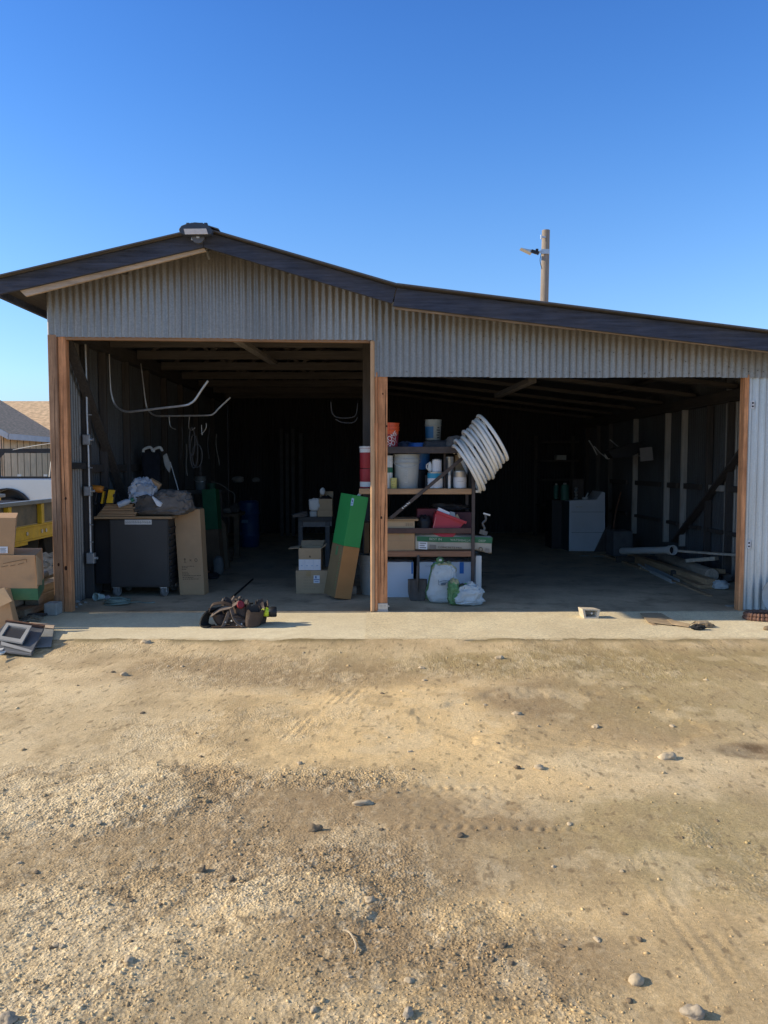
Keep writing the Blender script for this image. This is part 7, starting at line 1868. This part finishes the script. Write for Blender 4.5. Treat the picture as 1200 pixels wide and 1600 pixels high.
# pipes and sheet hung on the wall
mb = MB(); p = [(1000, 700), (1019, 698), (1021, 719), (1001, 721)]; mb.prism([P(x, y, 11.9) for x, y in p], (0, .02, 0)); tag(mb.build('hanging_sheet', M('grey_hanging_sheet', (.22, .21, .21), .8, 0, .1, 5, .05)), 'small square grey sheet hanging high on the right wall', 'sheet')
mb = MB(); mb.prism([P(x, y, 12.2) for x, y in ((950, 705), (985, 694), (1003, 690), (1003, 705), (985, 714), (958, 716))], (0, .25, 0)); tag(mb.build('dark_rack_bundle', black_metal), 'dark bundle on the wall brackets left of the grey sheet', 'bundle')
for k, (pts, lb) in enumerate(((((953, 687), (966, 698), (978, 708), (1000, 712.5)), 'thin pale rod bent along the right wall brackets beside the sheet'), (((920, 688), (927, 699), (933, 711)), 'leftmost short thin rod high on the right wall'), (((928, 697), (938, 708), (950, 717)), 'thin rod crossing the white scrap high on the right wall'))):
    mb = MB(); mb.tube([P(x, y, 12.6 + .2 * k) for x, y in pts], .010, 6); tag(mb.build('thin_rod', steel), lb, 'rod')
mb = MB(); c = P(950, 711, 12.7); mb.sack((c.x, 12.7, c.z - .07), (.05, .04, .15), 6, .8, 18, 12, .3); tag(mb.build('white_scrap', white_plastic, smooth=True), 'small white scrap tied to the rods high on the right wall', 'scrap')
# dim shelf deep between the bays
ds = thing('deep_shelving', 'very dim shelving with a pale box at the back of the wide bay', 'shelving', (P(870, 800, 16.2).x, 16.4, 0))
for y in (690, 720, 750, 790):
    mb = MB(); a = P(845, y, 16.2); mb.box(a.x, P(905, y, 16.2).x, 16.2, 16.7, a.z - .02, a.z + .02); mb.build('shelf', stud_dark, ds)
for px in (845, 904):
    mb = MB(); x = P(px, 750, 16.2).x; mb.box(x - .03, x + .03, 16.7, 16.75, .0066, P(860, 680, 16.2).z); mb.build('upright', stud_dark, ds)
a, b = P(871, 720, 16.2), P(886, 711, 16.2); mb = MB(); mb.box(a.x, b.x, 16.25, 16.5, a.z + .021, b.z); tag(mb.build('pale_box', grey_plastic, bevel=.004), 'pale box on the dim shelving at the back of the wide bay', 'box')

# ---- pipes and timbers on the floor
pz = P(1054, 859.5, 10.2).z
pp_ = thing('pvc_pipe', 'thick white plastic pipe with an open belled end lying on the timbers', 'pipe', (P(1020, 860, 10.6).x, 10.6, pz - .08))
pa, pb = P(972, 861, 11.6), P(1052, 859.5, 10.3)
mb = MB(); mb.tube([pa, pa.lerp(pb, .9)], .050, 24); mb.build('pipe', pvc, pp_, smooth=True)
d = (pb - pa).normalized(); e0 = pa.lerp(pb, .9); e1 = pb
ref = Matrix((d.cross(Vector((0, 0, 1))).normalized(), d.cross(Vector((0, 0, 1))).normalized().cross(d) * -1, d)).transposed()
L = (e1 - e0).length
mb = MB(); mb.lathe([(.051, .0), (.058, .02), (.066, .05), (.066, L), (.055, L), (.055, .03), (.050, .02)], e0, 28, ref); mb.build('belled_end', pvc, pp_, smooth=True)
mb = MB(); mb.lathe([(.0, L * .4), (.0545, L * .4)], e0, 24, ref); mb.build('dark_bore', black_plastic, pp_)
def timber(name, label, a, b, w, h, mat, cat='timber', grp=None):
    mb = MB(); mb.beam(a, b, w, h); return tag(mb.build(name, mat, bevel=.008), label, cat, grp)
timb = wood('brown_timber', (.44, .29, .165), WY, .3, dirt=.4, dirtcol=(.12, .085, .055))
timb_x = wood('pale_plank', (.50, .43, .34), WX, .3, dirt=.3, dirtcol=(.2, .17, .13))
za = .13
timber('square_timber', 'thick square brown timber on the floor, its end facing the yard', P(986, 871, 12.2), P(1111, 912.5, 9.35), .125, .125, timb)
timber('flat_plank', 'flat brown plank under the square timber at the floor', Vector((P(1040, 890, 11).x, 11.4, .03)), Vector((P(1105, 925, 9.3).x, 9.3, .03)), .22, .045, timb)
timber('packing_timber', 'low dark bearer under the far ends of the timbers', Vector((3.75, 11.9, .05)), Vector((4.4, 11.9, .05)), .09, .09, stud_dark)
timber('packing_timber', 'low dark bearer under the near ends of the timbers', Vector((4.0, 10.3, .053)), Vector((4.45, 10.3, .053)), .09, .09, stud_dark)
mb = MB(); mb.tube([P(1032, 869, 12.0), P(1112, 899, 9.6)], .085, 22); tag(mb.build('grey_pole', wood('grey_pole_wood', (.36, .30, .235), WY, .3), smooth=True), 'round grey wooden pole lying above the square timber', 'pole')
timber('brown_board', 'brown board leaning at the wall behind the grey pole', P(1050, 884, 11.2), P(1128, 893, 9.7), .10, .06, timb)
timber('pale_plank', 'long pale plank across the top of the timbers reaching the right jamb', P(1058, 860.5, 10.4), P(1156, 867.5, 9.6), .10, .03, timb_x)
timber('short_plank', 'short pale plank under the long one by the wall', P(1074, 876, 10.3), P(1120, 872.5, 9.95), .10, .05, timb_x)
chn = MB(); c0, c1n = Vector((P(1004, 888, 11.3).x, 11.35, .0075)), Vector((P(1055, 914, 9.75).x, 9.75, .0075))
for (o, zz, w_, h_) in ((-.05, .025, .006, .05), (.05, .025, .006, .05), (0, .004, .094, .006)):
    s_ = (c1n - c0).normalized().cross(Vector((0, 0, 1)))
    chn.beam(c0 + s_ * o + Vector((0, 0, zz)), c1n + s_ * o + Vector((0, 0, zz)), w_, h_)
tag(chn.build('metal_channel', M('pale_aluminium', (.58, .59, .58), .45, .4, .08, 8, .03)), 'pale aluminium channel lying on the floor left of the timbers', 'channel')
mb = MB(); mb.beam(G(941, 866, .02), G(1003, 888, .02), .06, .03); mb.beam(G(1003, 888, .015), G(1110, 931, .015), .05, .02); tag(mb.build('edge_strip', timb, bevel=.003), 'long thin strip of wood along the floor from the cabinet to the timbers', 'strip')
mb = MB(); c = G(1132, 924); mb.sack((c.x, c.y + .1, .007), (.09, .07, .11), 51, .8, 24, 14, .35); tag(mb.build('pale_rag', sack_white, smooth=True), 'crumpled pale rag on the floor by the timber ends', 'rag')
mb = MB(); c = G(1143, 914); mb.sack((c.x, c.y + .15, .007), (.06, .06, .12), 52, .8, 20, 12, .3); tag(mb.build('dark_rag', grey_cloth, smooth=True), 'dark rag heaped behind the pale rag near the right jamb', 'rag')
for k, (px, py, w_, lb) in enumerate(((912, 869.5, .14, 'left of two pale flat scraps on the floor below the cabinet'), (935, 870, .18, 'right of two pale flat scraps on the floor below the cabinet'), (1033 , 948, .10, 'thin flat scrap on the floor inside the right jamb'))):
    c = G(px if k < 2 else 1142, py); mb = MB(); mb.obox((c.x, c.y, .012), (w_, .06, .008), (0, 0, .1)); tag(mb.build('flat_scrap', concrete_obj), lb, 'scrap')

# ---- things on the sunlit apron, right
Yq = G(924, 967).y
sq = thing('square_tub', 'square pale tub on its side, open to the yard, on the apron', 'tub', (G(924, 967).x, Yq + .07, 0))
a0, a1, a2, a3 = [Vector((P(x, 950, Yq).x, Yq, 0)) for x in (909, 938, 938, 909)]
fo = [P(913, 966.5, Yq), P(935, 966.5, Yq), P(938, 952.5, Yq), P(910, 951.5, Yq)]
fo[0].z = fo[1].z = .004
cen = sum(fo, Vector()) / 4; fi = [cen + (p - cen) * .74 for p in fo]
bk = [p + Vector((.0 + (cen.x - p.x) * .15 - .02, .14, (cen.z - p.z) * .12)) for p in fo]; bk[0].z = bk[1].z = .004
bi = [cen + (p - cen) * .62 + Vector((-.01, .11, 0)) for p in fo]
mb = MB()
for i in range(4):
    j = (i + 1) % 4
    mb.add([fo[i], fo[j], fi[j], fi[i]], [[0, 1, 2, 3]]); mb.add([fi[i], fi[j], bi[j], bi[i]], [[0, 1, 2, 3]]); mb.add([fo[j], fo[i], bk[i], bk[j]], [[0, 1, 2, 3]])
mb.add(bi, [[0, 1, 2, 3]]); mb.add(bk, [[3, 2, 1, 0]])
mb.build('tub_body', block_mat, sq)
mb = MB(); mb.rock((fi[1].x - .04, Yq + .03, cen.z), (.012, .01, .012), 2, 0, 1, .3); mb.build('pale_chip', white_plastic, sq)
fc = thing('flattened_cardboard', 'flattened torn cardboard lying on the apron near the right jamb', 'cardboard', tuple(G(1040, 970)))
def flat(pts, name, mat, th=.005):
    mb = MB(); mb.prism([G(x, y, z) for x, y, z in pts], (0, 0, th)); return mb.build(name, mat, fc)
worn = M('sun_bleached_cardboard', (.40, .30, .19), .95, 0, .25, 9, .15, 40, dirt=.5, dirtcol=(.22, .16, .1), dirtscale=6)
flat([(1000, 958.5, .004), (1028, 958, .004), (1053, 974, .012), (1050, 977, .012), (1012, 972, .022)], 'left_half', worn)
flat([(1030, 958, .006), (1036, 960, .004), (1053, 970, .016), (1079, 976, .03), (1076, 980, .012), (1051, 976, .016)], 'right_half', worn)
mb = MB(); mb.prism([G(1079, 976, .03), G(1088, 969.5, .006), G(1086, 973, .004)], (0, 0, .004)); mb.build('curled_corner', card_dark, fc)
mb = MB(); mb.prism([G(1011, 971.5, .018), G(1027, 976.5, .008), G(1020, 977, .004)], (0, 0, .004)); mb.build('torn_edge', card_dark, fc)
for k, (px, py, s_, mt, lb) in enumerate(((1091, 984.5, (.06, .035, .03), rubber, 'dark curled scrap on the apron right of the flattened cardboard'), (1098, 979, (.07, .03, .03), worn, 'pale crumpled leaf like scrap beside the dark scrap on the apron'), (1107, 981, (.05, .02, .025), dark_stone, 'small dark torn scrap at the right of the pale one on the apron'))):
    c = G(px, py); mb = MB(); mb.sack((c.x, c.y, .002), (s_[0], s_[1], s_[2] * 1.6), 60 + k, .9, 24, 12, .5, 5); tag(mb.build('debris_scrap', mt, smooth=True), lb, 'scrap')
c = G(1199, 985); mb = MB(); mb.rock((c.x, c.y, .02), (.04, .03, .025), 9, 0, 2, .4); tag(mb.build('dark_stone', dark_stone, smooth=True), 'dark stone on the apron at the right edge of the photo', 'stone')
# rusty ring and round lid by the right panel
rc = G(1206, 973)
rg = thing('coil_ring', 'flat brown ribbed coil lying at the foot of the right front panel', 'coil', (rc.x, rc.y + .16, 0))
for k in range(2):
    pts = []
    for t in range(140):
        a = 2 * math.pi * t / 140; r_ = .19 - .008 * k + .006 * math.sin(t * 1.4)
        pts.append((rc.x + .01 + r_ * math.cos(a), rc.y + .15 + r_ * .62 * math.sin(a), .022 + k * .034))
    mb = MB(); mb.tube(pts, [.019 + .004 * math.sin(t * 1.4) for t in range(140)], 8, True); mb.build('ribbed_loop', M('brown_ribbed_rubber', (.16, .085, .06), .8, 0, .4, 30, .3), rg, smooth=True)
ld = thing('round_lid', 'round grey lid leaning on the right front panel above the brown coil', 'lid', (P(1213, 960, 7.8).x, 7.82, .0))
rl = (P(1213, 932, 7.8) - P(1189, 932, 7.8)).length
mb = MB(); mb.lathe([(0, 0), (rl * .85, 0), (rl, .012), (rl, .022), (rl * .8, .012), (0, .012)], P(1213, 932, 7.80), 40, Euler((R(90 - 8), 0, 0)).to_matrix(), sy=1.15); mb.build('disc', M('galvanised_lid', (.38, .39, .38), .5, .3, .2, 9, .1, dirt=.5, dirtcol=(.25, .22, .17)), ld, smooth=True)

# ================================================================== stones on the yard
def stone(px, py, s, label, mat=stone_mat, seed=1, rot=0.0, group=None, name='yard_stone', cat='stone', rough=.55):
    p = G(px, py); p = G(px, py, gh(p.x, p.y)); mb = MB()
    mb.rock((p.x, p.y, gh(p.x, p.y) + s[2] * .22), s, seed, rot, 3, rough)
    return tag(mb.build(name, mat, smooth=True, auto=180), label, cat, group)
stone(1043, 1185, (.045, .03, .026), 'pale rounded stone on the right of the yard beyond the tyre tracks', seed=3)
stone(843, 1201, (.024, .018, .018), 'small pale stone with a dark side right of the long tyre print', seed=4)
stone(994, 1534, (.026, .020, .016), 'smooth pale oval stone in the lower right of the yard', seed=5, rot=.6, rough=.15)
stone(1083, 1587, (.030, .022, .024), 'grey angular stone at the very bottom right', M('grey_angular_stone', (.36, .30, .225), .9, 0, .3, 18, .4), seed=6)
stone(786, 1478, (.016, .010, .009), 'small dark flat stone low in the middle of the yard', dark_stone, 7, .5)
stone(491, 1297, (.030, .018, .020), 'dark broken stone lying left of the lower tyre print', dark_stone, 8)
stone(808, 1201, (.018, .014, .013), 'dark stone just left of the small pale stone by the tyre print', dark_stone, 9)
stone(781, 1029, (.035, .025, .02), 'tan stone near the apron in the middle of the yard', seed=10)
stone(194, 1055, (.028, .02, .02), 'tan stone near the apron at the left of the yard', seed=11)
stone(808, 1116, (.03, .02, .012), 'flat tan stone between the apron and the long tyre print', seed=12)
stone(566, 1256, (.045, .02, .014), 'flat tan clod in the middle of the wide tyre print', seed=13, rot=.2)
stone(228, 1004, (.05, .03, .02), 'flat broken chip on the apron edge at the left', seed=14)
stone(637, 1586, (.020, .012, .014), 'pointed grey stone at the bottom middle', M('grey_angular_stone', (.36, .30, .225), .9, 0, .3, 18, .4), 15, 1.2)
stone(578, 1408, (.018, .014, .012), 'half buried stone beside the small dip', seed=16)
stone(12, 1596, (.022, .02, .02), 'grey stone cut by the bottom left corner', M('grey_angular_stone', (.36, .30, .225), .9, 0, .3, 18, .4), 17)
stone(315, 1360, (.018, .014, .015), 'dark stone left of the raised crust in the foreground', dark_stone, 18)
rnd = random.Random(21)
done = 0
while done < 70:
    px, py = rnd.uniform(10, 1190), rnd.uniform(1018, 1585)
    p = G(px, py); s = rnd.uniform(.005, .011) * (1 if rnd.random() < .85 else 1.6) * (.7 + .3 * p.y / 3)
    dk = rnd.random() < .5
    stone(px, py, (s * rnd.uniform(1, 1.6), s, s * rnd.uniform(.5, .9)), 'small loose pebble scattered on the dirt yard', dark_stone if dk else stone_mat, done + 50, rnd.uniform(0, 6), 'loose pebbles scattered over the yard', 'pebble', 'pebble', .45)
    done += 1
# twig
tw = [G(x, y) for x, y in ((536, 1447), (546, 1453), (554, 1464), (556, 1476), (553, 1485))]
mb = MB(); mb.tube(smooth_path([(p.x, p.y, gh(p.x, p.y) + .010 + .004 * (i % 2)) for i, p in enumerate(tw)], 5), .0035, 6); tag(mb.build('dry_twig', stone_mat, smooth=True), 'curved dry twig on the dirt in the lower middle', 'twig')

# gravel: nobody could count it
def make_gravel():
    rs = np.random.RandomState(4)
    bm = bmesh.new(); bmesh.ops.create_icosphere(bm, subdivisions=1, radius=1)
    bv = np.array([v.co[:] for v in bm.verts]); bf = np.array([[v.index for v in f.verts] for f in bm.faces]); bm.free()
    n = 30000
    # denser close to the camera, where single grains can be seen
    py = 1010 + 610 * rs.rand(n) ** .8; px = rs.uniform(-30, 1230, n)
    zc = np.array([ROT @ Vector(((a - 600) / 1200, (800 - b) / 1200, -1)) for a, b in zip(px, py)])
    t = -CAM_H / zc[:, 2]; x, y = zc[:, 0] * t, zc[:, 1] * t
    g = gravel_mask(x, y); keep = rs.rand(n) < np.clip(.10 + .62 * g, 0, 1)
    x, y, g = x[keep], y[keep], g[keep]; n = len(x)
    z = ground_height(x, y)
    s = np.exp(rs.normal(math.log(.0021), .5, n)) * (1 + .5 * g); s = np.clip(s, .0012, .0085) * np.clip(y / 3.2, .8, 1.5)
    a = rs.uniform(0, 6.28, n); st = np.stack([rs.uniform(.9, 1.7, n), rs.uniform(.7, 1.1, n), rs.uniform(.5, .95, n)], -1) * s[:, None]
    v = bv[None] * (1 + .35 * (rs.rand(n, len(bv), 1) - .5)) * st[:, None, :]
    ca, sa = np.cos(a)[:, None], np.sin(a)[:, None]
    vx = v[..., 0] * ca - v[..., 1] * sa + x[:, None]; vy = v[..., 0] * sa + v[..., 1] * ca + y[:, None]; vz = v[..., 2] + (z + st[:, 2] * .35)[:, None]
    co = np.stack([vx, vy, vz], -1).reshape(-1, 3).astype(np.float32)
    f = (bf[None] + (np.arange(n) * len(bv))[:, None, None]).reshape(-1).astype(np.int32); nf = len(f) // 3
    me = bpy.data.meshes.new('gravel'); me.vertices.add(len(co)); me.vertices.foreach_set('co', co.ravel())
    me.loops.add(len(f)); me.loops.foreach_set('vertex_index', f); me.polygons.add(nf)
    me.polygons.foreach_set('loop_start', np.arange(0, nf * 3, 3, dtype=np.int32)); me.polygons.foreach_set('loop_total', np.full(nf, 3, dtype=np.int32)); me.update(calc_edges=True)
    me.polygons.foreach_set('use_smooth', np.ones(nf, dtype=bool))
    base = np.clip(ground_color(x, y) * rs.choice([.6, .82, .93, 1.0, 1.06], n, p=[.05, .13, .32, .35, .15])[:, None] * np.array((1.0, .98, .93)), 0, .9)
    c = np.concatenate([np.repeat(base, len(bv), 0), np.ones((n * len(bv), 1))], 1).astype(np.float32)
    at = me.color_attributes.new('grain', 'FLOAT_COLOR', 'POINT'); at.data.foreach_set('color', c.ravel())
    m = bpy.data.materials.new('gravel_grains'); m.use_nodes = True; nt = m.node_tree; b = nt.nodes['Principled BSDF']; b.inputs['Roughness'].default_value = .92; b.inputs['Specular IOR Level'].default_value = .2
    va = nt.nodes.new('ShaderNodeVertexColor'); va.layer_name = 'grain'; nt.links.new(va.outputs['Color'], b.inputs['Base Color'])
    me.materials.append(m); o = bpy.data.objects.new('gravel', me); COL.objects.link(o)
    tag(o, 'fine loose gravel grains strewn over the dirt yard', 'gravel', kind='stuff')
make_gravel()
